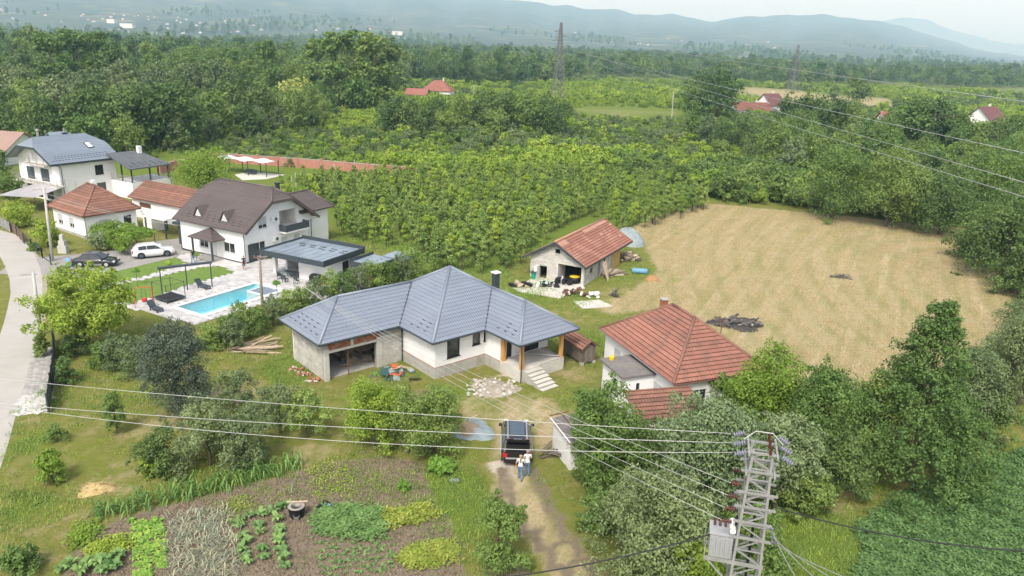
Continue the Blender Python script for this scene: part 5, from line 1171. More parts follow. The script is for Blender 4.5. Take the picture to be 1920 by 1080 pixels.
car('parked_car', (-42.3, 85.7, 0.02), R(31), 'white off-road car parked on the drive beside the brown roofed house', 'carwhite', 4.55, 1.86, 1.60, True, False, False, False)
car('parked_car', (-46.6, 81.2, 0.02), R(6), 'black car parked behind the bright green tree on the drive', 'carblack', 4.6, 1.85, 1.5, False, False, False, False)

# ================================================================== people
def person(loc, rz, label, arms, legs, top, bottom, hair='hairgrey', tail=False, k=1.0):
    """one continuous body grown over a posed skeleton; hair is a child"""
    J = {'pel': (0, 0, .96), 'spi': (0, .01, 1.14), 'che': (0, .0, 1.34), 'nec': (0, 0, 1.48), 'jaw': (0, .02, 1.56), 'hea': (0, .02, 1.64), 'top': (0, .01, 1.71), 'nose': (0, .105, 1.61)}
    Rr = {'pel': (.155, .115), 'spi': (.135, .10), 'che': (.155, .11), 'nec': (.058, .058), 'jaw': (.075, .085), 'hea': (.082, .098), 'top': (.05, .06), 'nose': (.018, .018)}
    E_ = [('pel', 'spi'), ('spi', 'che'), ('che', 'nec'), ('nec', 'jaw'), ('jaw', 'hea'), ('hea', 'top'), ('hea', 'nose')]
    for s_, nm in ((-1, 'l'), (1, 'r')):
        el, wr_ = arms[nm]; sh_ = (s_ * .185, 0, 1.42)
        J['sh' + nm] = sh_; J['el' + nm] = el; J['wr' + nm] = wr_; dv = (Vector(wr_) - Vector(el)).normalized(); pa = Vector(wr_) + dv * .085; J['pa' + nm] = tuple(pa)
        Rr['sh' + nm] = (.068, .068); Rr['el' + nm] = (.045, .045); Rr['wr' + nm] = (.030, .026); Rr['pa' + nm] = (.036, .02)
        E_ += [('che', 'sh' + nm), ('sh' + nm, 'el' + nm), ('el' + nm, 'wr' + nm), ('wr' + nm, 'pa' + nm)]
        side = dv.cross(Vector((0, 0, 1)));  side = side.normalized() if side.length > .1 else Vector((1, 0, 0))
        for q in range(4):
            f = f'f{q}{nm}'; J[f] = tuple(pa + side * (.013 * (q - 1.5) * 1.6) + dv * (.075 - .012 * abs(q - 1.3))); Rr[f] = (.009, .009); E_.append(('pa' + nm, f))
        f = 'th' + nm; J[f] = tuple(Vector(wr_) + dv * .06 + side * .05 * -s_); Rr[f] = (.01, .01); E_.append(('wr' + nm, f))
        kn, an = legs[nm]; J['hi' + nm] = (s_ * .09, 0, .90); J['kn' + nm] = kn; J['an' + nm] = an; J['to' + nm] = (an[0] + s_ * .02, an[1] + .15, .035); J['he' + nm] = (an[0], an[1] - .03, .04)
        Rr['hi' + nm] = (.098, .10); Rr['kn' + nm] = (.062, .066); Rr['an' + nm] = (.042, .046); Rr['to' + nm] = (.04, .03); Rr['he' + nm] = (.036, .036)
        E_ += [('pel', 'hi' + nm), ('hi' + nm, 'kn' + nm), ('kn' + nm, 'an' + nm), ('an' + nm, 'to' + nm), ('an' + nm, 'he' + nm)]
    names = list(J); me = bpy.data.meshes.new('skeleton'); me.from_pydata([J[q] for q in names], [(names.index(a), names.index(b_)) for a, b_ in E_], [])
    o = bpy.data.objects.new('skeleton', me); C.objects.link(o)
    m_ = o.modifiers.new('skin', 'SKIN'); m_.use_smooth_shade = True
    for i, q in enumerate(names): me.skin_vertices[0].data[i].radius = Rr[q]; me.skin_vertices[0].data[i].use_root = (q == 'pel')
    o.modifiers.new('sub', 'SUBSURF').levels = 1
    dg = bpy.context.evaluated_depsgraph_get(); body = bpy.data.meshes.new_from_object(o.evaluated_get(dg)); bpy.data.objects.remove(o)
    body.materials.clear()
    for q in ('skin', top, bottom, 'black'): body.materials.append(M[q])
    short = bottom == 'darkcloth'
    for p in body.polygons:
        x, y, z = p.center; i = 0
        armd = min((Vector((x, y, z)) - Vector(J['el' + q])).length for q in 'lr')
        if z < .10: i = 3
        elif z < .99 and abs(x) < .21 and not any((Vector((x, y, z)) - Vector(J['wr' + q])).length < .16 for q in 'lr'): i = 2 if (not short or z > .5) else 0
        elif z < 1.47 and z > .9:
            i = 1 if (abs(x) < .235 and (armd > .10)) else 0
        p.material_index = i; p.use_smooth = True
    t = empty('person', loc, rz, label, 'person'); t.scale = (k, k, k)
    b_ = bpy.data.objects.new('body', body); C.objects.link(b_); setparent(b_, t)
    hb = MB(); hb.lathe([(.098, -.02), (.108, .04), (.10, .085), (.06, .12), (.01, .13)], (0, -.012, 1.615), 12)
    if tail: hb.tube([(0, -.09, 1.66), (0, -.14, 1.56), (0, -.135, 1.42), (0, -.12, 1.26)], [.05, .05, .042, .015], 8)
    hb.build('hair', M[hair], t, True)
    return t
stand = {'l': ((-.095, .01, .5), (-.10, -.02, .09)), 'r': ((.095, .01, .5), (.10, -.02, .09))}
step = {'l': ((-.095, .10, .52), (-.10, .16, .10)), 'r': ((.095, .02, .5), (.10, -.20, .12))}
fwd = {'l': ((-.25, .06, 1.16), (-.17, .28, 1.08)), 'r': ((.25, .06, 1.16), (.17, .28, 1.08))}
hang = {'l': ((-.27, -.03, 1.15), (-.27, .06, .92)), 'r': ((.27, -.03, 1.15), (.27, .06, .92))}
mix = {'l': hang['l'], 'r': fwd['r']}
person(tuple(G(988, 893)), R(6), 'person with short grey hair in white shirt and blue jeans at the open tailgate', fwd, stand, 'shirt', 'jeans', 'hairgrey', False, 1.04)
person(tuple(G(975, 900)), R(-8), 'person with long blond hair in white top and blue jeans beside the open tailgate', mix, step, 'shirt', 'jeans', 'hair', True, 0.99)
person(tuple(G(458, 507)), R(190), 'person in dark shirt and shorts walking on the paved patio', hang, step, 'darkcloth', 'darkcloth', 'hairgrey', False, 1.0)
person(tuple(G(363, 494)), R(60), 'person in dark clothes walking past the porch steps', hang, step, 'darkcloth', 'jeans', 'hairgrey', False, 1.0)

# ================================================================== poles, wires, pylons
def wire(p, q, sag, r, mat, label, group=None, name='overhead_wire', n=18):
    p, q = Vector(p), Vector(q); pts = []
    for i in range(n + 1):
        f = i / n; v = p.lerp(q, f); v.z -= 4 * sag * f * (1 - f); pts.append(v)
    o = MB().tube(pts, r, 5).build(name, M[mat], None, True); tag(o, label, 'wire', group); return o
def disc_ins(par, base, d, n=4, r=.085, mat='insgrey', name='insulator'):
    base = Vector(base); d = Vector(d).normalized(); pts, rs = [], []
    for k in range(n):
        for f, rr_ in ((0, .4), (.25, 1.0), (.55, .9), (.75, .4)): pts.append(base + d * (.09 * (k + f))); rs.append(r * rr_)
    MB().tube(pts, rs, 9).build(name, M[mat], par, True)
TY = 25.0
tp = DY(1430, 838, TY); tw = empty('transformer_tower', (tp[0], TY, 0), R(-14), 'grey steel lattice mast with transformer and insulators in the lower right', 'lattice mast')
TH = tp[2]
def half(z): return 0.34 + (TH - z) / TH * 0.38
cor = [(-1, -1), (1, -1), (1, 1), (-1, 1)]
for a, b_ in cor:
    MB().bar((a * half(0), b_ * half(0), 0), (a * half(TH), b_ * half(TH), TH), .09, .09).build('leg', M['galv'], tw)
lv = [0]
while lv[-1] < TH - .5: lv.append(lv[-1] + half(lv[-1]) * 1.15)
for i, (z0, z1) in enumerate(zip(lv[:-1], lv[1:])):
    z1 = min(z1, TH); h0, h1 = half(z0), half(z1)
    for k in range(4):
        a, b_ = cor[k], cor[(k + 1) % 4]
        if (i + k) % 2: a, b_ = b_, a
        MB().bar((a[0] * h0, a[1] * h0, z0), (b_[0] * h1, b_[1] * h1, z1), .055, .04).build('brace', M['galv'], tw)
        if i % 1 == 0: MB().bar((a[0] * h1, a[1] * h1, z1), (b_[0] * h1, b_[1] * h1, z1), .045, .04).build('strut', M['galv'], tw)
for z, w_, y_ in ((TH - .05, .55, .45), (TH - .85, .68, .42), (TH - 1.75, .74, .42), (TH - 2.35, .74, .44), (TH - 3.0, .7, .46), (TH - 3.7, .78, .47)):
    for s_ in (-1, 1): MB().bar((-w_, s_ * y_, z), (w_, s_ * y_, z), .075, .075).build('cross_arm', M['galv'], tw)
for z in (TH - .05, TH - .85):
    for s_ in (-1, 1): MB().bar((s_ * .5, -.75, z + .02), (s_ * .5, .8, z + .02), .07, .07).build('cross_arm', M['galv'], tw)
for k in range(3):
    y_ = -.75 + .75 * k
    disc_ins(tw, (-.62, y_, TH + .1), (-.55, 0, -.25), 5, .12); disc_ins(tw, (.62, y_, TH + .1), (.55, -.1, -.25), 5, .12)
    MB().tube([(.25, -.5 + .5 * k, TH), (.25, -.5 + .5 * k, TH + .35)], [.06, .045], 7).build('surge_arrester', M['insbrown'], tw)
for k in range(4):
    disc_ins(tw, (-.62 - .06 * k, -.35 - .2 * k, TH - 1.5 - .42 * k), (-1, -.1, .05), 4, .09, 'insbrown'); disc_ins(tw, (-.62, .45 - .1 * k, TH - 1.4 - .5 * k), (-1, .2, .05), 3, .09, 'insbrown')
    disc_ins(tw, (.75, -.5 + .3 * k, TH - 3.6), (.8, -.4, -.1), 2, .07, 'insgrey')
jm = MB(); jm.tube([(-.7, 0, TH + .2), (-.3, .1, TH + .55), (.3, .1, TH + .55), (.7, 0, TH + .2)], .018, 5); jm.build('jumper', M['wire'], tw)
zt_ = TH - 4.75
MB().box(-1.45, -.6, -.45, .35, zt_, zt_ + 1.0).build('transformer_tank', M['trafo'], tw)
for k in range(5): MB().box(-1.38 + .17 * k, -1.34 + .17 * k, -.54, -.45, zt_ + .1, zt_ + .9).build('cooling_fin', M['trafo'], tw)
MB().box(-1.5, -.55, -.5, .4, zt_ + 1.0, zt_ + 1.05).build('tank_lid', M['trafo'], tw)
MB().tube([(-.66, -.45, zt_ + 1.25), (-.66, .3, zt_ + 1.25)], .12, 10).build('oil_conservator', M['whitep'], tw)
for k in range(3): disc_ins(tw, (-1.3 + .2 * k, 0.1, zt_ + 1.05), (-.08, 0, 1), 4, .06, 'insbrown', 'bushing')
for s_ in (-1, 1):
    MB().bar((-1.6, s_ * .5, zt_ - .08), (.6, s_ * .5, zt_ - .08), .09, .12).build('platform_beam', M['galv'], tw)
    MB().bar((-1.5, s_ * .5, zt_ - .1), (-half(zt_ - 1.1), s_ * .45, zt_ - 1.1), .06, .06).build('platform_strut', M['galv'], tw)
    MB().bar((-1.6, s_ * .5, zt_ - .02), (-1.6, s_ * .5, zt_ + .5), .045, .045).build('guard_post', M['galv'], tw)
pm_ = MB(); pm_.tube([(-.6, -.1, zt_), (-.55, -.1, TH - 3)], .04, 5); pm_.tube([(.1, .1, 0), (.1, .1, TH - 3)], .05, 6); pm_.build('cable_riser', M['black'], tw)
tw_m = Matrix.Translation((tp[0], TY, 0)) @ Matrix.Rotation(R(-14), 4, 'Z')
def TW(x, y, z): return tw_m @ Vector((x, y, z))
# bare wires running left across the garden
for k, (px, py, Y_, y0_) in enumerate(((-130, 697, 33.5, .75), (-130, 745, 31.0, 0), (-130, 742, 31.0, -.75))):
    e_ = DY(px, py, Y_); wire(TW(-1.1, y0_, TH - .02), e_, (0.25, 0.30, 0.75)[k], .0115, 'wire', ('highest of the three pale wires crossing the garden to the left', 'middle one of the three pale wires crossing the garden to the left', 'lowest of the three pale wires crossing the garden to the left')[k], 'bare wires over the garden')
pw = G(495, 606); PT_ = DY(487, 480, pw[1])
pole = empty('wooden_pole', (pw[0], pw[1], 0), 0, 'weathered wooden pole standing beside the swimming pool', 'utility pole')
MB().tube([(0, 0, 0), (-.02, 0, PT_[2] * .5), (PT_[0] - pw[0], 0, PT_[2])], [.15, .13, .10], 8).build('shaft', M['pole'], pole, True)
MB().bar((PT_[0] - pw[0] - .6, -.1, PT_[2] - .15), (PT_[0] - pw[0] + .6, -.1, PT_[2] - .15), .09, .09).build('cross_arm', M['rust'], pole)
for k in range(4):
    s_ = -.5 + .33 * k
    disc_ins(pole, (PT_[0] - pw[0] + s_, -.1, PT_[2] - .1), (0, 0, 1), 2, .05, 'insgrey')
    wire((PT_[0] + s_, pw[1] - .1, PT_[2] + .05), TW(-.95 - .06 * k, -.35 - .2 * k, TH - 1.5 - .42 * k), 0.9 + .1 * k, .010, 'wire', ('highest', 'second highest', 'second lowest', 'lowest')[k] + ' of four service wires between pool pole and lattice mast', 'service wires over the grey roof')
for k in range(4):
    e_ = DY(1640 - 55 * k + 40, 1120, 15.5); wire(TW(.8, -.5 + .3 * k, TH - 3.65), e_, .1, .014, 'wire', ('rightmost', 'second from right', 'third from right', 'leftmost')[k] + ' of four pale wires dropping from the mast to the lower right', 'wires at the lower right')
wire(TW(.7, .3, TH - 2.6), DY(2000, 1036, 24.0), .45, .03, 'cable', 'black cable running right from the mast across the crop field')
wire(TW(-.9, .1, zt_ + .9), DY(700, 1102, 23.0), .55, .03, 'cable', 'black cable running left from the transformer along the bottom edge')
for base, top, lab, nm in (((99, 489), (82, 352), 'tall pale concrete street pole in front of the red roofed cottage', 'a'), ((77, 628), (62, 511), 'concrete pole with lamp arm beside the road and bright green tree', 'b')):
    g_ = G(*base); tz = DY(*top, g_[1]); p_ = empty('street_pole', (g_[0], g_[1], 0), 0, lab, 'utility pole')
    MB().tube([(0, 0, 0), (tz[0] - g_[0], 0, tz[2])], [.17, .11], 8).build('shaft', M['conpole'], p_, True)
    MB().bar((tz[0] - g_[0] - .9, .1, tz[2] - .25), (tz[0] - g_[0] + .2, .1, tz[2] - .2), .07, .07).build('lamp_arm', M['galv'], p_)
    MB().box(tz[0] - g_[0] - 1.3, tz[0] - g_[0] - .85, .02, .18, tz[2] - .32, tz[2] - .22).build('lamp_head', M['trafo'], p_)
    if nm == 'a': PA = tz
for k in range(2): wire((PA[0], PA[1], PA[2] - .6 - .5 * k), (-36.0 + k, 84.5, 3.9), .5, .012, 'wire', ('upper', 'lower')[k] + ' thin wire from the street pole over the red cottage roof', 'wires over the cottage')
def far_pylon(gx_, gy_, Ht, bw, label, arms):
    t = empty('power_pylon', (gx_, gy_, 0), R(20), label, 'pylon'); mats = M['pylon']; tw_ = .35
    hf = lambda z: bw + (tw_ - bw) * (z / Ht) if z < Ht * .55 else (bw + (tw_ - bw) * .55) + (tw_ - (bw + (tw_ - bw) * .55)) * ((z / Ht - .55) / .45)
    hf = lambda z: bw * (1 - z / Ht) ** 1.15 + tw_
    zs = [0]
    while zs[-1] < Ht - 1.2: zs.append(min(Ht, zs[-1] + hf(zs[-1]) * 1.5))
    zs[-1] = Ht
    for a, b_ in cor:
        mb = MB()
        for z0, z1 in zip(zs[:-1], zs[1:]): mb.bar((a * hf(z0), b_ * hf(z0), z0), (a * hf(z1), b_ * hf(z1), z1), .22)
        mb.build('leg', mats, t)
    for k in range(4):
        a, b_ = cor[k], cor[(k + 1) % 4]; mb = MB()
        for z0, z1 in zip(zs[:-1], zs[1:]):
            mb.bar((a[0] * hf(z0), a[1] * hf(z0), z0), (b_[0] * hf(z1), b_[1] * hf(z1), z1), .12); mb.bar((b_[0] * hf(z0), b_[1] * hf(z0), z0), (a[0] * hf(z1), a[1] * hf(z1), z1), .12)
        mb.build('lattice_bracing', mats, t)
    for z, w_, s_ in arms:
        mb = MB(); mb.bar((0, 0, z), (s_ * w_, 0, z), .22); mb.bar((0, 0, z + 1.2), (s_ * w_, 0, z + .1), .15); mb.build('cross_arm', mats, t)
    return t
g1 = G(1045, 193); top1 = DY(1051, 42, g1[1])
far_pylon(g1[0], g1[1], top1[2], 2.4, 'tall steel lattice pylon rising from the trees left of the pale field', ((top1[2] - 8, 4.0, -1), (top1[2] - 6, 3.2, 1), (top1[2] - 4, 3.0, -1)))
g2 = DY(1485, 172, 560.0); top2 = DY(1491, 84, 560.0)
far_pylon(g2[0], 560.0, top2[2], 3.0, 'distant lattice pylon standing in the woods at right', ((top2[2] - 8, 4.0, -1), (top2[2] - 6, 3.4, 1), (top2[2] - 4, 3.0, -1)))
for k, (sx, sy, ex, ey, lab) in enumerate(((1053, 62, 1990, 200, 'highest long wire from the tall pylon to the right edge'), (1046, 88, 1990, 302, 'long wire from the tall pylon above the lower pair of wires'), (1038, 80, 1990, 362, 'upper of the two lowest long wires from the tall pylon'), (1056, 98, 1990, 390, 'lowest of the long wires from the tall pylon'))):
    wire(DY(sx, sy, g1[1]), DY(ex, ey, 70.0), 0.6, .035, 'farwire', lab, 'pylon wires')
wire(DY(1053, 62, g1[1]), DY(1491, 90, 560.0), 4, .04, 'farwire', 'faint wire between the two pylons', 'pylon wires')

# ================================================================== pool garden furniture
def lounger(px, py, rz, label):
    g_ = G(px, py); t = empty('sun_lounger', (g_[0], g_[1], .06), rz, label, 'sun lounger', 'loungers by the pool')
    mb = MB(); mb.box(-.33, .33, -.95, .35, .28, .36); mb.build('seat', M['anth'], t)
    mb = MB(); mb.slab([(-.33, .35, .38), (.33, .35, .38), (.33, .85, .85), (-.33, .85, .85)], .07); mb.build('backrest', M['anth'], t)
    for x, y in ((-.28, -.85), (.28, -.85), (-.28, .3), (.28, .3)): MB().box(x - .04, x + .04, y - .04, y + .04, 0, .28).build('leg', M['anth'], t)
    for s_ in (-1, 1): MB().bar((s_ * .36, -.2, .5), (s_ * .36, .4, .5), .05, .04).build('armrest', M['anth'], t)
lounger(291, 583, R(55), 'dark lounger standing next to the red swing at the patio corner'); lounger(380, 541, R(60), 'dark lounger standing on the patio beside the lawn edge')
g_ = G(352, 562); t = empty('awning_frame', tuple(G(352, 545)), R(33), 'tall dark metal frame with a rolled awning standing on the lawn', 'awning frame')
for x in (-2.4, 0, 2.4): MB().box(x - .05, x + .05, -.05, .05, 0, 2.65).build('post', M['anth'], t)
MB().tube([(-2.6, 0, 2.72), (2.6, 0, 2.72)], .14, 8).build('rolled_awning', M['anth'], t)
for x in (-2.4, 2.4): MB().bar((x, 0, 2.6), (x, 1.2, 2.6), .05, .05).build('side_arm', M['anth'], t)
t = empty('trampoline', tuple(G(318, 562)), R(-31), 'square dark trampoline with thin net posts beside the pool', 'trampoline')
MB().box(-1.1, 1.1, -1.0, 1.0, .28, .34).build('mat', M['black'], t)
for x in (-1.1, 1.1):
    for y in (-1, 1): MB().tube([(x, y, 0), (x, y, 1.9)], .035, 6).build('net_post', M['anth'], t)
mb = MB()
for p, q in (((-1.1, -1), (1.1, -1)), ((1.1, -1), (1.1, 1)), ((1.1, 1), (-1.1, 1)), ((-1.1, 1), (-1.1, -1))): mb.bar((*p, 1.85), (*q, 1.85), .03); mb.bar((*p, .31), (*q, .31), .08)
mb.build('frame', M['anth'], t)
t = empty('garden_swing', tuple(G(272, 574)), R(20), 'orange A frame child swing with red seat on the lawn', 'swing')
for x in (-.8, .8):
    for y in (-.6, .6): MB().tube([(x, y, 0), (x * .9, 0, 1.9)], .035, 6).build('leg', M['orange'], t)
MB().tube([(-.75, 0, 1.9), (.75, 0, 1.9)], .04, 6).build('crossbar', M['orange'], t)
mb = MB(); mb.lathe([(.18, .45), (.26, .55), (.24, .8), (.2, .8)], (0, 0, 0), 10); mb.build('seat', M['redp'], t)
for x in (-.2, .2): MB().tube([(x, 0, .75), (x * .8, 0, 1.88)], .012, 5).build('rope', M['black'], t)
t = empty('patio_table', tuple(G(545, 522)), R(-27), 'dark garden table with chairs under the pool house roof', 'table set')
MB().box(-.9, .9, -.45, .45, .70, .75).build('tabletop', M['anth'], t)
for x in (-.8, .8):
    for y in (-.38, .38): MB().box(x - .04, x + .04, y - .04, y + .04, 0, .7).build('leg', M['anth'], t)
for q, (px, py, rz) in enumerate(((524, 524, 20), (535, 530, 160), (556, 533, 170))):
    t = empty('garden_chair', tuple(G(px, py)), R(rz), ('dark garden chair nearest the white pillar of the pool house', 'dark garden chair at the middle of the patio table', 'dark garden chair at the right end of the patio table')[q], 'chair', 'chairs at the patio table')
    MB().box(-.24, .24, -.24, .24, .42, .47).build('seat', M['anth'], t); MB().box(-.24, .24, .2, .25, .47, .95).build('backrest', M['anth'], t)
    for x in (-.2, .2):
        for y in (-.2, .2): MB().box(x - .025, x + .025, y - .025, y + .025, 0, .42).build('leg', M['anth'], t)
t = empty('barbecue_cart', tuple(G(594, 532)), R(-27), 'black covered barbecue standing against the white pool house wall', 'barbecue')
mb = MB(); mb.box(-.75, .75, -.35, .35, .1, .8); mb.add([(-.75, -.35, .8), (.75, -.35, .8), (.75, .35, .8), (-.75, .35, .8), (-.6, -.2, 1.05), (.6, -.2, 1.05), (.6, .2, 1.05), (-.6, .2, 1.05)], [(4, 5, 6, 7), (0, 1, 5, 4), (1, 2, 6, 5), (2, 3, 7, 6), (3, 0, 4, 7)]); mb.build('cover', M['black'], t)
for x in (-.65, .65): MB().tube([(x, -.36, .1), (x, .36, .1)], .1, 10).build('wheel', M['tyre'], t)
o = MB().box(-.3, .3, -.25, .25, 0, .75).box(-.34, .34, -.29, .29, .75, .8).build('wooden_cabinet', M['wood']); o.location = tuple(G(612, 534)); o.rotation_euler.z = R(-27); tag(o, 'small light wooden cabinet beside the black barbecue', 'cabinet')
o = MB().lathe([(.3, 0), (.36, .1), (.38, .45), (.36, .8), (.3, .9), (.28, .95), (.05, .97)], (0, 0, 0), 14).build('blue_barrel', M['bluep'], None, True); o.location = tuple(G(131, 500)); tag(o, 'blue plastic barrel next to the black car on the drive', 'barrel')
# second garden behind: canopy, wall, bales
t = empty('wave_canopy', tuple(G(500, 333)), R(-20), 'long white wavy cloth canopy on dark posts in the far garden', 'canopy')
pc = [np.array(DY(x, y, G(500, 333)[1] + d_)) - np.array([*G(500, 333)[:2], 0]) for x, y, d_ in ((415, 292, 14), (530, 303, 3), (500, 306, -1), (402, 296, 9))]
ca, sa_ = math.cos(R(20)), math.sin(R(20))
mb = MB(); L_, Wd_, nn = 12.5, 3.6, 28
for i in range(nn + 1):
    for j in (0, 1): mb.V.append((-L_ + L_ * i / nn, j * Wd_, 2.75 + .16 * math.sin(i / nn * 6 * math.pi)))
for i in range(nn): mb.F.append([2 * i, 2 * i + 2, 2 * i + 3, 2 * i + 1]); mb.M.append(0)
mb.build('cloth', M['canopy'], t, True)
for k in range(4):
    for y in (0, Wd_): MB().box(-L_ * k / 3 - .06, -L_ * k / 3 + .06, y - .06, y + .06, 0, 2.75).build('post', M['anth'], t)
ft = MB().prism(GP([(455, 338), (500, 336), (535, 328), (470, 322), (440, 328)]), 0, .05).build('far_patio', M['palecon']); tag(ft, kind='structure')
t = empty('garden_furniture', tuple(G(470, 327)), R(-20), 'dark lounge furniture under the white wavy canopy', 'furniture')
MB().box(-1.2, 1.2, -.4, .4, .25, .45).build('seat', M['anth'], t); MB().box(-1.2, 1.2, .3, .45, .45, .95).build('backrest', M['anth'], t); MB().box(-1.25, -1.1, -.4, .4, .2, .65).build('armrest', M['anth'], t)
def brick_fence(pts, label):
    p0 = pts[0]; t = empty('brick_wall', (*p0, 0), 0, label, 'wall')
    for a, b_ in zip(pts[:-1], pts[1:]):
        a, b_ = np.array(a), np.array(b_); L_ = np.linalg.norm(b_ - a); d = (b_ - a) / L_; m_ = max(1, round(L_ / 4.5))
        for k in range(m_):
            q0, q1 = a + d * L_ * k / m_ - p0, a + d * L_ * (k + 1) / m_ - p0
            MB().bar((*q0, .9), (*q1, .9), .22, 1.8).build('brick_panel', M['brickwall'], t); MB().bar((*q0, 1.84), (*q1, 1.84), .32, .07).build('coping', M['concrete'], t)
            MB().box(q0[0] - .25, q0[0] + .25, q0[1] - .25, q0[1] + .25, 0, 2.1).build('pier', M['brickwall'], t)
brick_fence([np.array(G(*p)[:2]) for p in ((300, 326), (408, 304), (560, 314), (690, 325), (800, 333))], 'long red brick garden wall with piers behind the orchard')
for px, py, lab in ((733, 321, 'white wrapped bale beside the brick wall'), (873, 331, 'small white wrapped bale at the back of the orchard'), (1197, 356, 'white wrapped bale standing at the right of the orchard'), (921, 413, 'white sack lying in an orchard gap')):
    o = MB().lathe([(.3, 0), (.52, .05), (.56, .5), (.5, 1.0), (.2, 1.1)], (0, 0, 0), 8).build('wrapped_bale', M['whitep'], None, True); o.location = tuple(G(px, py)); o.scale = (1.1, .8, .95 if py < 400 else .6); tag(o, lab, 'bale')
for q, (px, py) in enumerate(((402, 352), (548, 356), (555, 349), (573, 345), (599, 340), (610, 346), (627, 330), (665, 322))):
    o = MB().box(-.06, .06, -.06, .06, 0, 2.3).box(-.05, .05, -.05, .05, 2.3, 2.36).build('vineyard_post', M['conpole']); o.location = tuple(G(px, py)); tag(o, ORD[q] + ' slim pale concrete post from the left at the orchard edge', 'post', 'orchard posts')
# roadside fences
def post_fence(pts, label, hh, mat, pm__, step_, slat, nm):
    P_ = [np.array(G(*p)[:2]) for p in pts]; t = empty(nm, (*P_[0], 0), 0, label, 'fence')
    for a, b_ in zip(P_[:-1], P_[1:]):
        L_ = np.linalg.norm(b_ - a); d = (b_ - a) / L_; m_ = max(1, round(L_ / step_)); a = a - P_[0]
        for k in range(m_ + 1): q = a + d * L_ * k / m_; MB().box(q[0] - .05, q[0] + .05, q[1] - .05, q[1] + .05, 0, hh + .1).build('post', M[pm__], t)
        for z in (.25, hh - .1): MB().bar((*a, z), (*(a + d * L_), z), .05, .06).build('rail', M[pm__], t)
        if slat:
            s_ = .08
            while s_ < L_ - .05: q = a + d * s_; link_mesh('picket', unit(mat), t, (q[0], q[1], .08), (0, 0, math.atan2(d[1], d[0])), (slat * .8, .03, hh)); s_ += slat
post_fence(((104, 690), (98, 735), (92, 775)), 'dark metal slat fence beside the pale crossing slab', 1.4, 'anth', 'anth', 1.8, .16, 'metal_fence')
post_fence(((102, 640), (104, 690)), 'dark metal gate panel below the bright green tree', 1.5, 'anth', 'anth', 1.8, .16, 'metal_gate')
post_fence(((19, 432), (33, 443), (44, 455)), 'brown picket fence along the road near the shade tree', 1.2, 'oldwood', 'rust', 1.6, .2, 'picket_fence')
post_fence(((46, 457), (60, 468), (80, 484), (96, 497)), 'thin wire fence with dark posts along the road verge', 1.2, 'anth', 'anth', 2.4, 0, 'wire_fence')
post_fence(((0, 424), (19, 436)), 'pale metal fence at the left edge beside the road', 1.3, 'galv', 'galv', 1.5, .2, 'metal_fence')
o = MB().box(-.5, .5, -.35, .35, 0, .9).box(-.35, .35, -.3, .3, .9, 1.5).box(-.2, .2, -.2, .2, 1.5, 2.2).build('garden_grill', M['conpole']); o.location = tuple(G(120, 474)); tag(o, 'tapering concrete garden grill in front of the white cottage', 'grill')

# ================================================================== heaps and loose things
def mound(name, px, py, r, hgt_, mat, label, cat, sx=1.0, rz=0.0, seed=1, nz=.25, z0=0.0, dome=False):
    rs = random.Random(seed); mb = MB(); nr, na = 7, 22
    mb.V.append((0, 0, hgt_))
    for i in range(1, nr + 1):
        f = i / nr
        for k in range(na):
            a = 2 * math.pi * k / na; rr_ = r * f * (1 + nz * .6 * math.sin(a * 3 + seed) + nz * rs.uniform(-.3, .3)); z = hgt_ * (((1 - f) ** .8) if not dome else (1 - f ** 2.6)) * (1 + nz * (.5 if dome else 1) * rs.uniform(-.8, .8)) if i < nr else -.03
            mb.V.append((rr_ * math.cos(a) * sx, rr_ * math.sin(a), z))
    for k in range(na): mb.F.append([0, 1 + k, 1 + (k + 1) % na]); mb.M.append(0)
    for i in range(nr - 1):
        for k in range(na): a, b_ = 1 + i * na + k, 1 + i * na + (k + 1) % na; mb.F.append([a, a + na, b_ + na, b_]); mb.M.append(0)
    o = mb.build(name, M[mat], None, True); o.location = tuple(G(px, py)) if z0 == 0 else tuple(G(px, py, z0)); o.rotation_euler.z = rz; tag(o, label, cat); return o
def pile(name, px, py, label, cat, parts, seed=1, rz=0.0):
    """heap of loose pieces: (part name, material, count, (lx,ly,lz) ranges, spread, heights)"""
    rs = random.Random(seed); g_ = G(px, py); t = empty(name, (g_[0], g_[1], 0), rz, label, cat)
    for nm, mt, cnt, (lx, ly, lz), (sx, sy, sz), tilt in parts:
        for k in range(cnt):
            s_ = (lx * rs.uniform(.6, 1.2), ly * rs.uniform(.7, 1.2), lz * rs.uniform(.7, 1.3)); r_ = (rs.uniform(-tilt, tilt), rs.uniform(-tilt, tilt), rs.uniform(-3.14, 3.14) if lx < 1.5 * ly else rs.gauss(0, .35))
            x, y = rs.uniform(-sx, sx), rs.uniform(-sy, sy); z = rs.uniform(0, sz) * max(0, 1 - abs(x) / (sx + .01) * .6)
            o = link_mesh(nm, unit(mt), t, (x - s_[0] / 2, y - s_[1] / 2, z), r_, s_)
    return t
pile('plank_pile', 483, 655, 'loose pile of long pale planks lying in the grass behind the garage', 'plank pile', (('plank', 'plank', 26, (3.4, .16, .05), (.5, .8, .35), .12),), 3, R(20))
pile('scrap_heap', 752, 700, 'colourful heap of tarpaulin and rubbish between garage and house wall', 'rubbish heap', (('tarp_scrap', 'tarpdark', 9, (1.0, .8, .06), (1.1, .9, .3), .5), ('red_cloth', 'orange', 6, (.8, .6, .06), (.6, .6, .5), .5), ('board', 'plank', 6, (.9, .25, .04), (1.0, .8, .4), .5), ('blue_sack', 'tarp', 6, (.7, .5, .15), (1.1, .8, .2), .4)), 8)
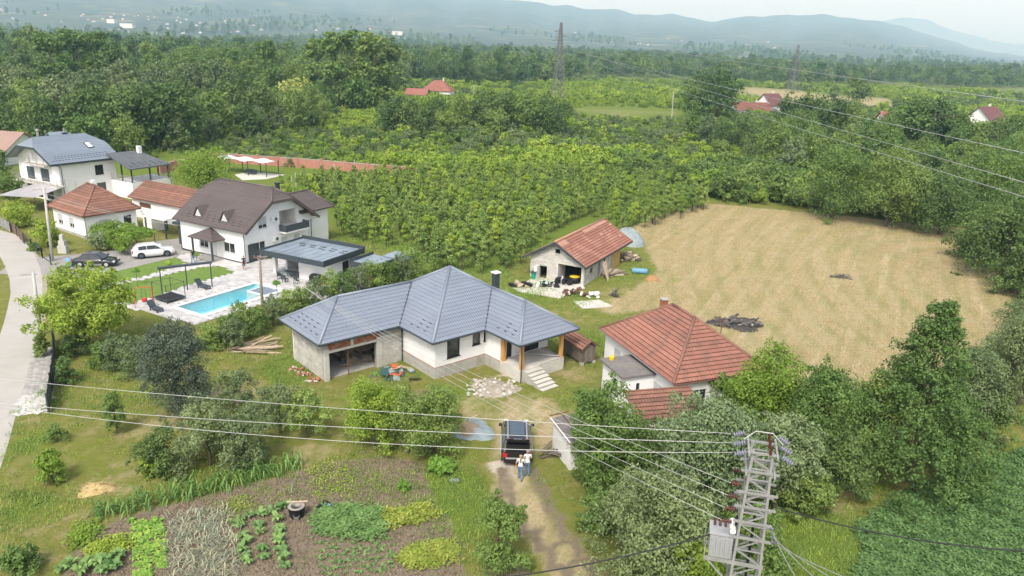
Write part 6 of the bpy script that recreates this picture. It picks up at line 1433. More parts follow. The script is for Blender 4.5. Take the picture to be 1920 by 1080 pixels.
pile('garage_clutter', 668, 672, 'boards and clutter leaning inside the open garage', 'clutter', (('board', 'plank', 7, (2.0, 1.2, .04), (1.3, .8, .9), .7), ('junk', 'oldwood', 14, (.8, .5, .3), (1.6, 1.0, .5), .3), ('blue_rag', 'bluep', 3, (.4, .3, .1), (1.0, .3, .2), .3)), 5, R(41))
for q, (px, py) in enumerate(((557, 694), (570, 703), (588, 714))): pile('brick_rubble', px, py, ('small heap of broken brick farthest from the garage corner', 'broken brick heap between the other two by the garage', 'broken brick heap closest to the garage corner')[q], 'rubble', (('brick', 'brick', 16, (.25, .14, .08), (.5, .35, .2), .6), ('plaster_chunk', 'palecon', 6, (.2, .15, .08), (.5, .35, .12), .6)), 20 + q)
mound('gravel_heap', 930, 728, 1.6, .30, 'gravel', 'flat heap of pale rubble and gravel in front of the porch', 'gravel heap', 1.1, .4, 3, .35)
pile('rubble', 925, 728, 'loose pale stones scattered around the rubble heap by the porch', 'stones', (('stone', 'palecon', 60, (.22, .18, .12), (1.9, 1.5, .25), .6),), 33)
mound('tarpaulin', 888, 806, 1.75, .30, 'tarp', 'crumpled blue grey tarpaulin spread under the earth heap by the car', 'tarpaulin', .85, .3, 4, .3)
mound('earth_heap', 876, 806, 1.15, .62, 'sand', 'brown earth heap lying on the blue grey tarpaulin', 'earth heap', .85, .2, 7, .2)
o = MB().bar((0, 0, .3), (1.4, .9, .75), .09, .05).build('loose_plank', M['plank']); o.location = tuple(G(856, 806)); tag(o, 'pale plank leaning on the brown earth heap', 'plank')
o = MB().box(-.28, .28, -.2, .2, .02, .07).build('blue_sheet', M['tarp']); o.location = tuple(G(852, 902)); o.rotation_euler.z = .4; tag(o, 'small pale blue sheet lying on the grass by the vegetable garden', 'sheet')
t = empty('water_tub', tuple(G(557, 968)), 0, 'black water tub covered with netting in the vegetable garden', 'tub')
MB().lathe([(.36, 0), (.42, .3), (.47, .66), (.50, .68), (.45, .64), (.40, .3)], (0, 0, 0), 18).build('tub', M['black'], t, True)
MB().lathe([(.49, .67), (.40, .70), (.2, .64), (.02, .60)], (0, 0, 0), 18).build('net_cover', pm('grey_netting', (0.33, 0.30, 0.26), None, 8, .9), t, True)
MB().bar((-.6, .25, .72), (.55, .3, .78), .08, .05).build('board', M['plank'], t)
o = MB().lathe([(.13, 0), (.16, .3), (.17, .3), (.14, .28), (.12, .03)], (0, 0, 0), 14).build('white_bucket', M['whitep'], None, True); o.location = tuple(G(556, 976)); tag(o, 'white bucket standing in front of the black tub', 'bucket')
p0, p1, p2, p3 = [Vector(G(*q)) + Vector((0, 0, z)) for q, z in (((548, 945), .75), ((549, 918), .5), ((556, 902), .06), ((560, 893), .05))]
o = MB().tube([p0, p1, p2, p3], .022, 6).build('garden_hose', M['galv'], None, True); tag(o, 'grey hose rising from the black tub towards the maize row', 'hose')
pile('rag_heap', 615, 952, 'dark and blue plastic rags lying beside the dense leafy bed', 'rags', (('rag', 'black', 4, (.5, .35, .06), (.5, .15, .06), .2), ('blue_rag', 'bluep', 1, (.2, .2, .12), (.3, .1, .05), .2)), 6)
mound('straw_heap', 180, 918, .75, .3, 'straw', 'small straw heap on the lawn left of the maize row', 'straw heap', 1.3, .3, 2, .3)
mound('straw_heap', 1221, 524, .9, .5, 'strawb', 'small brown straw heap on the grass right of the workshop', 'straw heap', 1.0, 0, 9, .3)
for px_, py_, lb in ((180, 918, 'loose straw stalks on the heap left of the maize row'), (1221, 524, 'loose stalks on the brown straw heap')):
    pile('straw_stalks', px_, py_, lb, 'straw', (('stalk', 'straw' if px_ < 500 else 'strawb', 60, (.5, .03, .02), (.75, .6, .25), .5),), 50 + px_ % 7)
t = empty('blue_tank', tuple(G(1199, 513)), R(-8), 'pale blue cylindrical tank lying on the grass right of the workshop', 'tank')
MB().tube([(-.9, 0, .32), (-.85, 0, .32), (.85, 0, .32), (.9, 0, .32)], [.2, .32, .32, .2], 14).build('shell', M['bluep'], t, True)
for x in (-.5, .5): MB().box(x - .06, x + .06, -.3, .3, 0, .12).build('cradle', M['oldwood'], t)
mound('covered_pile', 1176, 455, 2.6, 2.0, 'tarp', 'large pile covered by pale blue tarpaulin behind the workshop', 'covered pile', .8, .4, 5, .22, dome=True)
pile('firewood_stack', 1178, 488, 'stack of split firewood behind the workshop', 'firewood', (('log', 'plank', 60, (.5, .2, .16), (1.3, .9, 1.1), .5), ('log', 'oldwood', 50, (.5, .2, .16), (1.4, .9, 1.0), .5)), 12)
pile('plank_stack', 1148, 514, 'stack of old planks against the workshop side wall', 'plank stack', (('plank', 'plank', 12, (2.6, .25, .07), (.5, .7, .55), .06), ('plank', 'oldwood', 8, (2.6, .25, .07), (.5, .7, .45), .06)), 14, R(55))
t = empty('leaning_planks', tuple(G(1128, 524)), R(-28), 'tall planks leaning upright against the workshop side wall', 'planks')
for k in range(7): MB().bar((.9 - .05 * k, -.3 + .16 * k, 0), (.05, -.3 + .17 * k + .1, 1.9 + .1 * (k % 3)), .14, .04).build('plank', M['plank'], t)
t = empty('workshop_tub', tuple(G(1077, 531)), 0, 'large black tub with yellow rim inside the workshop opening', 'tub')
MB().lathe([(.55, 0), (.62, .4), (.66, .75), (.6, .72), (.55, .3)], (0, 0, 0), 16).build('tub', M['black'], t, True); MB().lathe([(.56, .74), (.6, .80), (.4, .82), (.05, .8)], (0, 0, 0), 16).build('lid', M['yellow'], t, True)
pile('tool_clutter', 1028, 537, 'machines and tools standing on the concrete before the workshop', 'clutter', (('machine_part', 'black', 8, (.5, .3, .4), (.9, .5, .4), .4), ('white_can', 'whitep', 6, (.25, .25, .5), (1.2, .5, .15), .1), ('beam', 'anth', 2, (2.0, .12, .1), (.3, .3, .4), .2), ('tool', 'oldwood', 10, (.5, .12, .12), (1.1, .6, .4), .5), ('sack', 'greenp', 2, (.3, .3, .4), (.9, .4, .1), .1)), 31)
pile('tool_clutter', 1062, 531, 'black motor parts and white cans by the garage opening of the workshop', 'clutter', (('machine_part', 'black', 9, (.5, .35, .4), (.6, .4, .5), .4), ('white_can', 'whitep', 5, (.22, .22, .45), (.8, .4, .2), .1), ('tool', 'rust', 6, (.5, .12, .12), (.6, .4, .4), .5)), 32)
pile('scrap_heap', 1078, 553, 'brown scrap heap at the edge of the workshop concrete', 'rubbish heap', (('scrap', 'rust', 18, (.5, .3, .15), (1.1, .7, .6), .6), ('board', 'oldwood', 12, (.9, .2, .06), (1.1, .7, .6), .6), ('white_can', 'whitep', 4, (.2, .2, .4), (.9, .6, .5), .4)), 35)
pile('white_rags', 1115, 555, 'heap of white plastic sheeting on the grass before the workshop', 'rubbish heap', (('sheeting', 'whitep', 12, (.5, .4, .1), (.7, .5, .45), .7),), 36)
pile('wire_coil', 1153, 556, 'dark grey heap of wire on the grass right of the white sheeting', 'scrap', (('wire_bundle', 'ash', 24, (.6, .08, .08), (.5, .45, .6), .8),), 37)
pile('cardboard_heap', 984, 535, 'cardboard boxes and black sacks left of the workshop door', 'rubbish heap', (('cardboard', 'plank', 6, (.8, .55, .2), (.7, .5, .4), .3), ('black_sack', 'black', 6, (.7, .5, .3), (1.2, .6, .25), .3)), 38)
t = empty('wheelie_bin', tuple(G(1000, 524)), R(-28), 'green plastic bin standing left of the workshop door', 'bin')
MB().lathe([(.24, 0), (.30, .85), (.32, .85), (.28, .8)], (0, 0, 0), 8).build('bin_body', M['greenp'], t); MB().box(-.33, .33, -.35, .33, .86, .93).build('lid', M['anth'], t)
pile('burnt_pile', 1385, 607, 'grey and black burnt wood pile on the dry field', 'burnt pile', (('charred_wood', 'ash', 70, (.7, .22, .12), (2.2, 1.1, .45), .4), ('pale_ash_chunk', 'palecon', 14, (.4, .2, .1), (1.6, .8, .3), .4)), 40)
mound('ash_heap', 1380, 608, 2.0, .25, 'ash', 'low ash bed under the burnt wood pile', 'ash heap', 1.3, .2, 6, .4)
pile('stick_pile', 1577, 521, 'small pile of grey sticks in the middle of the dry field', 'stick pile', (('stick', 'ash', 30, (.9, .07, .07), (1.0, .5, .3), .3),), 41)
pile('wooden_trestle', 1040, 852, 'old wooden boards and trestle beside the small white shed', 'trestle', (('board', 'oldwood', 8, (1.6, .14, .06), (.5, .4, .55), .1),), 42, R(20))

# ================================================================== vegetation
def unitv(a): return a / (np.linalg.norm(a, axis=-1, keepdims=True) + 1e-9)
def make_lobes(kind, H, W, rs, n=None):
    """main clumps of a crown: x, y, z, radius"""
    L = []; r = W / 2
    if kind == 'round':
        for k in range(n or 15):
            d = unitv(rs.normal(size=3)); q = rs.uniform(.6, 1.0); z = H * .52 + d[2] * H * .38 * q; pr = .62 + .38 * min(1, z / (H * .45))
            L.append((d[0] * r * .66 * q * pr, d[1] * r * .66 * q * pr, z, r * rs.uniform(.34, .50)))
    elif kind == 'tall':
        for k in range(n or 20):
            t = rs.uniform(.16, .94); a = rs.uniform(0, 6.28); pr = (math.sin(math.pi * min(1, t * .95 + .08)) ** .6); q = rs.uniform(.3, .8)
            L.append((math.cos(a) * r * pr * q, math.sin(a) * r * pr * q, H * t, r * rs.uniform(.30, .46) * (.6 + .4 * pr)))
    elif kind == 'cone':
        for k in range(n or 42):
            t = rs.uniform(.04, .97) ** .9; a = rs.uniform(0, 6.28); pr = (1 - t) ** 1.0 + .03; q = rs.uniform(.45, 1.0)
            L.append((math.cos(a) * r * pr * q, math.sin(a) * r * pr * q, H * t, r * rs.uniform(.15, .25) * (.36 + .64 * pr)))
    elif kind == 'open':
        for k in range(n or 26):
            t = rs.uniform(.28, .97); a = rs.uniform(0, 6.28); pr = math.sin(math.pi * min(1, .12 + t * .80)) ** .7; q = rs.uniform(.2, 1.0)
            L.append((math.cos(a) * r * pr * q, math.sin(a) * r * pr * q, H * t, r * rs.uniform(.16, .28)))
    elif kind == 'upright':
        for k in range(n or 9):
            t = rs.uniform(.25, .92); a = rs.uniform(0, 6.28); pr = 1 - .65 * t; q = rs.uniform(.2, .8)
            L.append((math.cos(a) * r * pr * q, math.sin(a) * r * pr * q, H * t, r * rs.uniform(.30, .48) * (1.1 - .5 * t)))
    else:   # bush: dome down to the ground
        for k in range(n or 12):
            a = rs.uniform(0, 6.28); t = rs.uniform(.10, .80); pr = math.sqrt(max(.05, 1 - (t / .95) ** 2)); q = rs.uniform(.25, .78)
            L.append((math.cos(a) * r * pr * q, math.sin(a) * r * pr * q, H * t, min(r, H * .7) * rs.uniform(.30, .46)))
    L = np.array(L); m = len(L); c0 = np.array([0, 0, H * .45]); ex = []
    for k in range(int(m * .8)):        # shoots standing out of the outline
        q = L[rs.randint(m)]; d = unitv(unitv(q[:3] - c0) + rs.normal(size=3) * .45 + np.array([0, 0, .25])); ex.append((*(q[:3] + d * q[3] * rs.uniform(.85, 1.25)), q[3] * rs.uniform(.22, .42)))
    return np.concatenate([L, np.array(ex)]) if ex else L
def leaf_arrays(L, n, size, rs, droop=0.0, sub=6, flat=0.25, fill=0.25, aspect=0.55):
    """leaf-sized faces gathered in clumps on clumps; returns vertices (n*4,3) and a tint per vertex"""
    m = len(L); prob = L[:, 3] ** 1.8; prob /= prob.sum()
    li = rs.choice(m, n, p=prob)
    sd = unitv(rs.normal(size=(m, sub, 3))); sd[..., 2] = np.abs(sd[..., 2]) * .75 + sd[..., 2] * .25
    sr = rs.uniform(.34, .58, (m, sub)); si = rs.randint(0, sub, n)
    c = L[li, :3] + sd[li, si] * (L[li, 3] * .72)[:, None]
    d = unitv(rs.normal(size=(n, 3))); d[:, 2] += .18; d = unitv(d)
    rad = (L[li, 3] * sr[li, si]) * np.where(rs.uniform(size=n) < fill, rs.uniform(.2, .9, n), rs.uniform(.85, 1.12, n))
    P = c + d * rad[:, None]
    P[:, 2] = np.maximum(P[:, 2], size * .4)
    nrm = unitv(d * .75 + sd[li, si] * .45 + rs.normal(size=(n, 3)) * .55 + np.array([0, 0, flat]))
    a = rs.normal(size=(n, 3)); a[:, 2] -= droop; a = unitv(a - nrm * (a * nrm).sum(1, keepdims=True)); b = np.cross(nrm, a)
    s = size * rs.uniform(.6, 1.25, n)[:, None]
    V = np.stack([P - a * s * .5, P + b * s * aspect * .5, P + a * s * .5, P - b * s * aspect * .5], 1).reshape(-1, 3)
    lt = rs.uniform(0, 1, (m,)); st = rs.uniform(0, 1, (m, sub))
    tint = np.clip(.30 * lt[li] + .35 * st[li, si] + .35 * rs.uniform(size=n), 0, 1)
    return V, np.repeat(tint, 4)
def tube_quads(pts, rs_, n=5):
    V = []; Q = []; pts = [np.array(p, float) for p in pts]
    for i, p in enumerate(pts):
        d = unitv(pts[min(i + 1, len(pts) - 1)] - pts[max(i - 1, 0)]); r_ = np.array([.31, .17, .93]) if abs(d[2]) < .9 else np.array([1., 0, 0]); a = unitv(np.cross(d, r_)); b = np.cross(d, a)
        for k in range(n): t = 2 * math.pi * k / n; V.append(p + (a * math.cos(t) + b * math.sin(t)) * rs_[i])
    for i in range(len(pts) - 1):
        for k in range(n): Q.append((i * n + k, i * n + (k + 1) % n, (i + 1) * n + (k + 1) % n, (i + 1) * n + k))
    return np.array(V), np.array(Q)
def wood_arrays(L, H, W, rs, tr, limbs=6, lean=0.0):
    """tapered trunk with limbs reaching into the clumps"""
    top = np.array([lean, 0, H * .72]); VS, QS, off = [], [], 0
    V, Q = tube_quads([(0, 0, -.05), (lean * .2 + rs.normal() * .02 * H, rs.normal() * .015 * H, H * .3), top], [tr, tr * .72, tr * .22], 6); VS.append(V); QS.append(Q + off); off += len(V)
    for k in range(limbs):
        q = L[rs.randint(len(L))][:3]; f = rs.uniform(.22, .6); s = np.array([lean * f * .6, 0, H * .72 * f]); mid = (s + q) / 2 + np.array([0, 0, -.03 * H])
        V, Q = tube_quads([s, mid, q], [tr * .45, tr * .28, tr * .08], 4); VS.append(V); QS.append(Q + off); off += len(V)
    return np.concatenate(VS), np.concatenate(QS)
def leaf_mesh(name, V, tint, mat):
    Q = np.arange(len(V)).reshape(-1, 4); me = fast_mesh(name, V, Q); fattr(me, 'tint', tint); me.materials.append(M[mat]); return me
def whole_plant(name, kind, H, W, nleaf, size, mat, seed, trunk=True, n=None, **kw):
    """plant in one mesh (foliage and stem) for the many small or distant ones"""
    rs = np.random.RandomState(seed); L = make_lobes(kind, H, W, rs, n); V, t = leaf_arrays(L, nleaf, size, rs, **kw); Q = np.arange(len(V)).reshape(-1, 4); mi = np.zeros(len(Q), np.int32)
    if trunk:
        V2, Q2 = wood_arrays(L, H, W, rs, max(.03, H * .018), 3); Q = np.concatenate([Q, Q2 + len(V)]); V = np.concatenate([V, V2]); t = np.concatenate([t, np.zeros(len(V2))]); mi = np.concatenate([mi, np.ones(len(Q2), np.int32)])
    me = fast_mesh(name, V, Q); fattr(me, 'tint', t); me.materials.append(M[mat]); me.materials.append(M['bark']); me.polygons.foreach_set('material_index', mi); return me

# ---------------- plants standing near: each has its own trunk and crown
def plant(name, kind, base, top_y, w_px, mat, label, nleaf=5000, size=.16, cat='tree', group=None, trunk_r=None, seed=None, dw=1.0, lean=0.0, **kw):
    g_ = G(*base); H = max(.5, DY(base[0], top_y, g_[1])[2]); W = w_px * math.hypot(g_[1], CAM_H) / CAM_F * dw
    rs = np.random.RandomState(seed if seed is not None else int(base[0] * 7 + base[1]) % 9973)
    t = empty(name, (g_[0], g_[1], 0), rs.uniform(0, 6.28), label, cat, group)
    L = make_lobes(kind, H, W, rs, int(2.1 * (kw.pop('n', None) or {'round': 15, 'bush': 13, 'open': 24, 'cone': 42}[kind]))); V, ti = leaf_arrays(L, int(nleaf * 2.3), size * .98, rs, **kw)
    link_mesh('crown' if cat == 'tree' else 'foliage', leaf_mesh(name + '_leaves', V, ti, mat), t)
    V2, Q2 = wood_arrays(L, H, W, rs, trunk_r or max(.03, .022 * H), 7 if cat == 'tree' else 5, lean); me = fast_mesh(name + '_wood', V2, Q2); me.materials.append(M['bark']); link_mesh('trunk' if cat == 'tree' else 'stems', me, t)
    return t
plant('roadside_tree', 'open', (161, 648), 520, 178, 'l_bright', 'airy bright green tree beside the road and driveway', 9000, .24, trunk_r=.13, n=30, sub=7)
plant('dense_tree', 'bush', (336, 778), 592, 138, 'l_blue', 'dense blue grey green tree standing alone on the lawn', 13000, .15, trunk_r=.14, n=26, droop=.6)
for b_, ty, w_, m_, lab, nl, kd in (((225, 690), 628, 75, 'l_grey', 'grey green shrub left of the dense blue grey tree', 2600, 'bush'), ((262, 705), 622, 70, 'l_grey', 'loose grey green shrub touching the blue grey tree', 2600, 'bush'), ((190, 690), 640, 50, 'l_mid', 'small green shrub behind the road fence', 1500, 'bush'), ((128, 720), 668, 42, 'l_mid', 'low shrub inside the dark metal fence', 1300, 'bush'), ((142, 668), 628, 60, 'l_dark', 'dark green hedge bush below the bright green tree', 1800, 'bush'), ((80, 668), 618, 34, 'l_mid', 'green creeper bush at the road side of the metal gate', 1300, 'bush'),
        ((460, 878), 765, 120, 'l_grey', 'grey green bush with pale fruit beside the maize row', 4500, 'bush'), ((395, 872), 745, 130, 'l_grey', 'large grey green bush right of the dark shrub', 5000, 'bush'), ((300, 890), 795, 95, 'l_dark', 'dark shrub with dense foliage above the maize row', 3600, 'bush'), ((283, 893), 850, 42, 'l_bright', 'small bright shrub in front of the dark shrub', 1200, 'bush'), ((440, 790), 700, 95, 'l_grey', 'pale grey green sapling clump left of the garage lawn', 2600, 'open'), ((525, 812), 728, 100, 'l_grey', 'thin grey green shrub under the upper wire', 2600, 'open'), ((575, 822), 735, 90, 'l_orch', 'thin green shrub left of the bright bush', 2400, 'open'),
        ((700, 838), 688, 125, 'l_bright', 'yellow green bush in front of the open garage', 6500, 'bush'), ((765, 850), 725, 130, 'l_mid', 'green bush between the yellow green and the dark bush', 5500, 'bush'), ((812, 848), 715, 110, 'l_mid', 'darker green bush nearest the blue grey tarpaulin', 5500, 'bush'), ((826, 884), 856, 62, 'l_lettuce', 'low broad leaved plant on the grass below the dark bush', 700, 'bush'), ((755, 920), 900, 30, 'l_lettuce', 'single leafy plant on the bare garden soil', 350, 'bush'),
        ((935, 1062), 935, 105, 'l_mid', 'green bush with yellow leaves at the lower end of the track', 4500, 'bush'), ((100, 905), 842, 58, 'l_bright', 'bright green shrub on the lower left lawn', 1900, 'bush'), ((108, 828), 795, 36, 'l_mid', 'small weedy shrub above the bright shrub', 700, 'bush'), ((40, 1075), 1030, 90, 'l_mid', 'weedy green clump in the lower left corner', 1800, 'bush')):
    plant('garden_shrub', kd, b_, ty, w_, m_, lab, nl, .15 if 'broad' not in lab else .3, 'shrub')
plant('young_tree', 'round', (219, 814), 735, 48, 'l_mid', 'slender young tree with thin stem on the lower left lawn', 1400, .16, trunk_r=.04)
hedge = [(395, 655), (425, 645), (452, 632), (480, 628), (512, 612), (540, 598), (566, 586), (592, 575), (618, 566), (646, 556), (672, 548), (700, 542), (728, 534), (752, 526), (775, 520), (440, 655)]
hedge.sort()
for q, b_ in enumerate(hedge): plant('hedge_shrub', 'bush', b_, b_[1] - 52 - (q * 7) % 22 + q * .8, 52, ('l_orch', 'l_mid', 'l_grey')[q % 3], ORD[q] + ' shrub from the left in the loose hedge below the pool garden', 1600, .17, 'shrub', 'hedge below the pool')
# right of the track
plant('broadleaf_tree', 'round', (1130, 930), 700, 140, 'l_mid', 'green tree right of the track in front of the flat roofed annex', 9000, .18, n=22)
plant('broadleaf_tree', 'bush', (1108, 892), 765, 112, 'l_mid', 'low green tree hiding the small white shed', 4500, .18)
plant('pale_willow', 'round', (1325, 985), 735, 215, 'l_silver', 'large silvery willow in front of the red tiled house', 14000, .20, n=28, droop=.5)
plant('pale_willow', 'bush', (1225, 1085), 880, 235, 'l_grey', 'big grey green willow bush left of the lattice mast', 12000, .18, n=22, droop=.4)
plant('pale_willow', 'round', (1450, 960), 770, 130, 'l_silver', 'pale willow directly behind the top of the lattice mast', 6000, .19, n=18, droop=.5)
plant('broadleaf_tree', 'round', (1200, 925), 795, 120, 'l_dark', 'dark green tree between the two willows', 5500, .18)
plant('broadleaf_tree', 'round', (1428, 832), 652, 160, 'l_bright', 'yellow green tree right of the red tiled house', 8000, .19, n=20)
plant('broadleaf_tree', 'round', (1535, 890), 690, 160, 'l_mid', 'mid green tree left of the tall pointed tree', 8000, .19, n=20)
plant('broadleaf_tree', 'bush', (1560, 930), 790, 150, 'l_dark', 'dark green bushes at the foot of the tall pointed tree', 7000, .19, n=18)
plant('pointed_tree', 'cone', (1700, 900), 558, 300, 'l_horn', 'tall pointed tree at the field edge on the right', 20000, .20, n=110)
for b_, ty, w_, m_, lab, nl, kd in (((1620, 880), 690, 120, 'l_mid', 'green tree filling the left side of the tall pointed tree', 5000, 'round'), ((1800, 840), 640, 130, 'l_grey', 'grey green willow right of the tall pointed tree', 6000, 'round'), ((1870, 800), 560, 140, 'l_grey', 'grey green willow at the right edge above the crop field', 6500, 'round'), ((1910, 760), 590, 110, 'l_mid', 'green tree at the right edge beyond the crop field', 5000, 'round'), ((1840, 850), 720, 120, 'l_dark', 'dark bush at the right edge of the grass strip', 4500, 'bush'), ((1770, 880), 770, 110, 'l_mid', 'bush at the right foot of the tall pointed tree', 4000, 'bush'), ((1380, 905), 790, 120, 'l_dark', 'dark bush behind the large silvery willow', 4500, 'bush'), ((1500, 965), 870, 120, 'l_mid', 'undergrowth right of the lattice mast', 4500, 'bush'), ((1390, 1085), 960, 160, 'l_mid', 'green undergrowth at the foot of the lattice mast', 5000, 'bush'), ((1300, 1120), 1010, 150, 'l_bright', 'bright undergrowth at the bottom edge left of the mast', 4000, 'bush'), ((1120, 1000), 915, 70, 'l_mid', 'bush on the right side of the dirt track', 2500, 'bush'), ((1905, 700), 555, 150, 'l_grey', 'grey green willow closing the dry field at the right edge', 5500, 'bush'), ((1850, 730), 625, 120, 'l_grey', 'low grey green willow at the right corner of the dry field', 4000, 'bush'), ((1935, 640), 520, 130, 'l_mid', 'green bush cut by the right edge beside the dry field', 4000, 'bush'), ((1362, 775), 695, 100, 'l_mid', 'green bush hiding the lower windows of the red tiled house', 3500, 'bush'), ((1290, 760), 690, 60, 'l_mid', 'green bush against the front of the red tiled house', 2000, 'bush')):
    plant('field_edge_tree', kd, b_, ty, w_, m_, lab, nl, .19, 'tree' if kd == 'round' else 'shrub')
# big trees on the right behind the dry field
for b_, ty, w_, m_, lab in (((1880, 520), 352, 150, 'l_dark', 'large dark tree at the right edge of the dry field'), ((1840, 490), 395, 110, 'l_mid', 'green tree at the far right corner of the dry field'), ((1930, 560), 400, 120, 'l_dark', 'dark tree cut by the right edge beside the dry field'), ((1760, 440), 300, 140, 'l_dark', 'large dark tree behind the right end of the dry field'), ((1660, 425), 275, 150, 'l_mid', 'large rounded tree behind the dry field right of centre'), ((1850, 430), 270, 140, 'l_mid', 'large tree behind the dark trees at the right'), ((1560, 410), 270, 130, 'l_mid', 'spreading green tree behind the dry field left of the rounded one'), ((1910, 400), 240, 140, 'l_mid', 'tall tree at the right edge below the wires')):
    plant('field_tree', 'bush', b_, ty, w_ * 1.1, m_, lab, 6000, .36, n=22)
plant('round_tree', 'round', (395, 372), 288, 128, 'l_bright', 'round yellow green tree behind the brown roofed house', 6500, .30, n=24)
# around the cottage
for b_, ty, w_, m_, lab, nl, kd in (((40, 425), 385, 68, 'l_bright', 'arching green tree beside the brown picket fence', 1800, 'round'), ((90, 462), 412, 52, 'l_bright', 'rounded bright shrub in front of the white cottage', 2200, 'bush'), ((188, 470), 438, 46, 'l_silver', 'small silvery tree beside the vine pergola', 1000, 'round'), ((30, 400), 376, 50, 'l_bright', 'bright shrub at the left edge below the shade sail', 1000, 'bush'), ((66, 470), 455, 26, 'l_mid', 'low shrub behind the wire fence at the road', 500, 'bush'), ((20, 385), 330, 60, 'l_mid', 'green tree left of the tall white house', 2600, 'round')):
    plant('cottage_shrub' if kd == 'bush' else 'cottage_tree', kd, b_, ty, w_, m_, lab, nl, .24, 'shrub' if kd == 'bush' else 'tree')
# vine pergola
g_ = G(235, 466); t = empty('vine_pergola', (g_[0], g_[1], 0), R(-35), 'leafy vine pergola beside the white cottage', 'pergola')
rs = np.random.RandomState(4); Lv = np.array([(rs.uniform(-4.4, 4.4), rs.uniform(-1.6, 1.6), 2.2 + rs.normal() * .12, .6) for k in range(80)] + [(rs.uniform(-4.4, 4.4), -1.7, rs.uniform(.5, 2.0), .55) for k in range(34)])
V, ti = leaf_arrays(Lv, 11000, .26, rs, flat=.5); link_mesh('foliage', leaf_mesh('vine_leaves', V, ti, 'l_bright'), t)
for x in (-4.2, 0, 4.2):
    for y in (-1.5, 1.5): MB().box(x - .05, x + .05, y - .05, y + .05, 0, 2.3).build('post', M['oldwood'], t)
# lollipop trees
for px, py, ty, lab in ((258, 536, 502, 'small ball shaped lollipop tree left of the awning frame'), (318, 505, 488, 'ball shaped lollipop tree near the white car'), (369, 492, 472, 'ball shaped lollipop tree beside the porch steps'), (520, 556, 525, 'ball shaped lollipop tree by the spa end of the pool')):
    g_ = G(px, py); H = DY(px, ty, g_[1])[2]; t = empty('ball_tree', (g_[0], g_[1], 0), 0, lab, 'tree', 'lollipop trees of the pool garden'); rs = np.random.RandomState(px)
    V, ti = leaf_arrays(np.array([(0, 0, H - .38, .34), (.12, .1, H - .42, .3), (-.14, .05, H - .36, .3), (0, -.12, H - .3, .3)]), 900, .12, rs, sub=8); link_mesh('crown', leaf_mesh('ball_leaves', V, ti, 'l_lettuce'), t); MB().tube([(0, 0, 0), (0, 0, H - .5)], .03, 6).build('trunk', M['bark'], t)

# ---------------- many alike plants: shared meshes, individual copies, the remainder as one mass
def protos(spec): return [whole_plant(*a, **k) for a, k in spec]
P_ORCH = [whole_plant('orchard_plant', 'upright', 3.3, 1.9, 1500, .17, m_, 50 + q, n=14) for q, m_ in enumerate(('l_orch', 'l_orch', 'l_shrub', 'l_orch'))]
P_SHRUB = [whole_plant('shrub_plant', 'bush', 2.2, 3.8, 1100 if q < 6 else 1700, .33 if q < 6 else .25, m_, 70 + q, False, n=13) for q, m_ in enumerate(('l_shrub', 'l_shrub', 'l_mid', 'l_bright', 'l_shrub', 'l_grey', 'l_mid', 'l_dark', 'l_shrub'))]
P_TREE = [whole_plant('wood_tree', k_, H_, W_, 2700, .9, m_, 90 + q, n=n_) for q, (k_, H_, W_, m_, n_) in enumerate((('round', 17, 13, 'l_dark', 32), ('round', 18, 13, 'l_mid', 32), ('tall', 24, 11, 'l_mid', 44), ('round', 14, 12, 'l_grey', 28), ('tall', 22, 10, 'l_dark', 44), ('round', 15, 13, 'l_dark', 30), ('round', 12, 11, 'l_mid', 28), ('tall', 19, 10, 'l_grey', 40)))]
P_FAR = [whole_plant('far_tree', k_, H_, W_, 600, 1.8, m_, 120 + q, False, n=24) for q, (k_, H_, W_, m_) in enumerate((('round', 18, 14, 'l_dark'), ('tall', 24, 12, 'l_dark'), ('round', 16, 14, 'l_mid'), ('round', 15, 14, 'l_grey'), ('tall', 22, 11, 'l_mid')))]
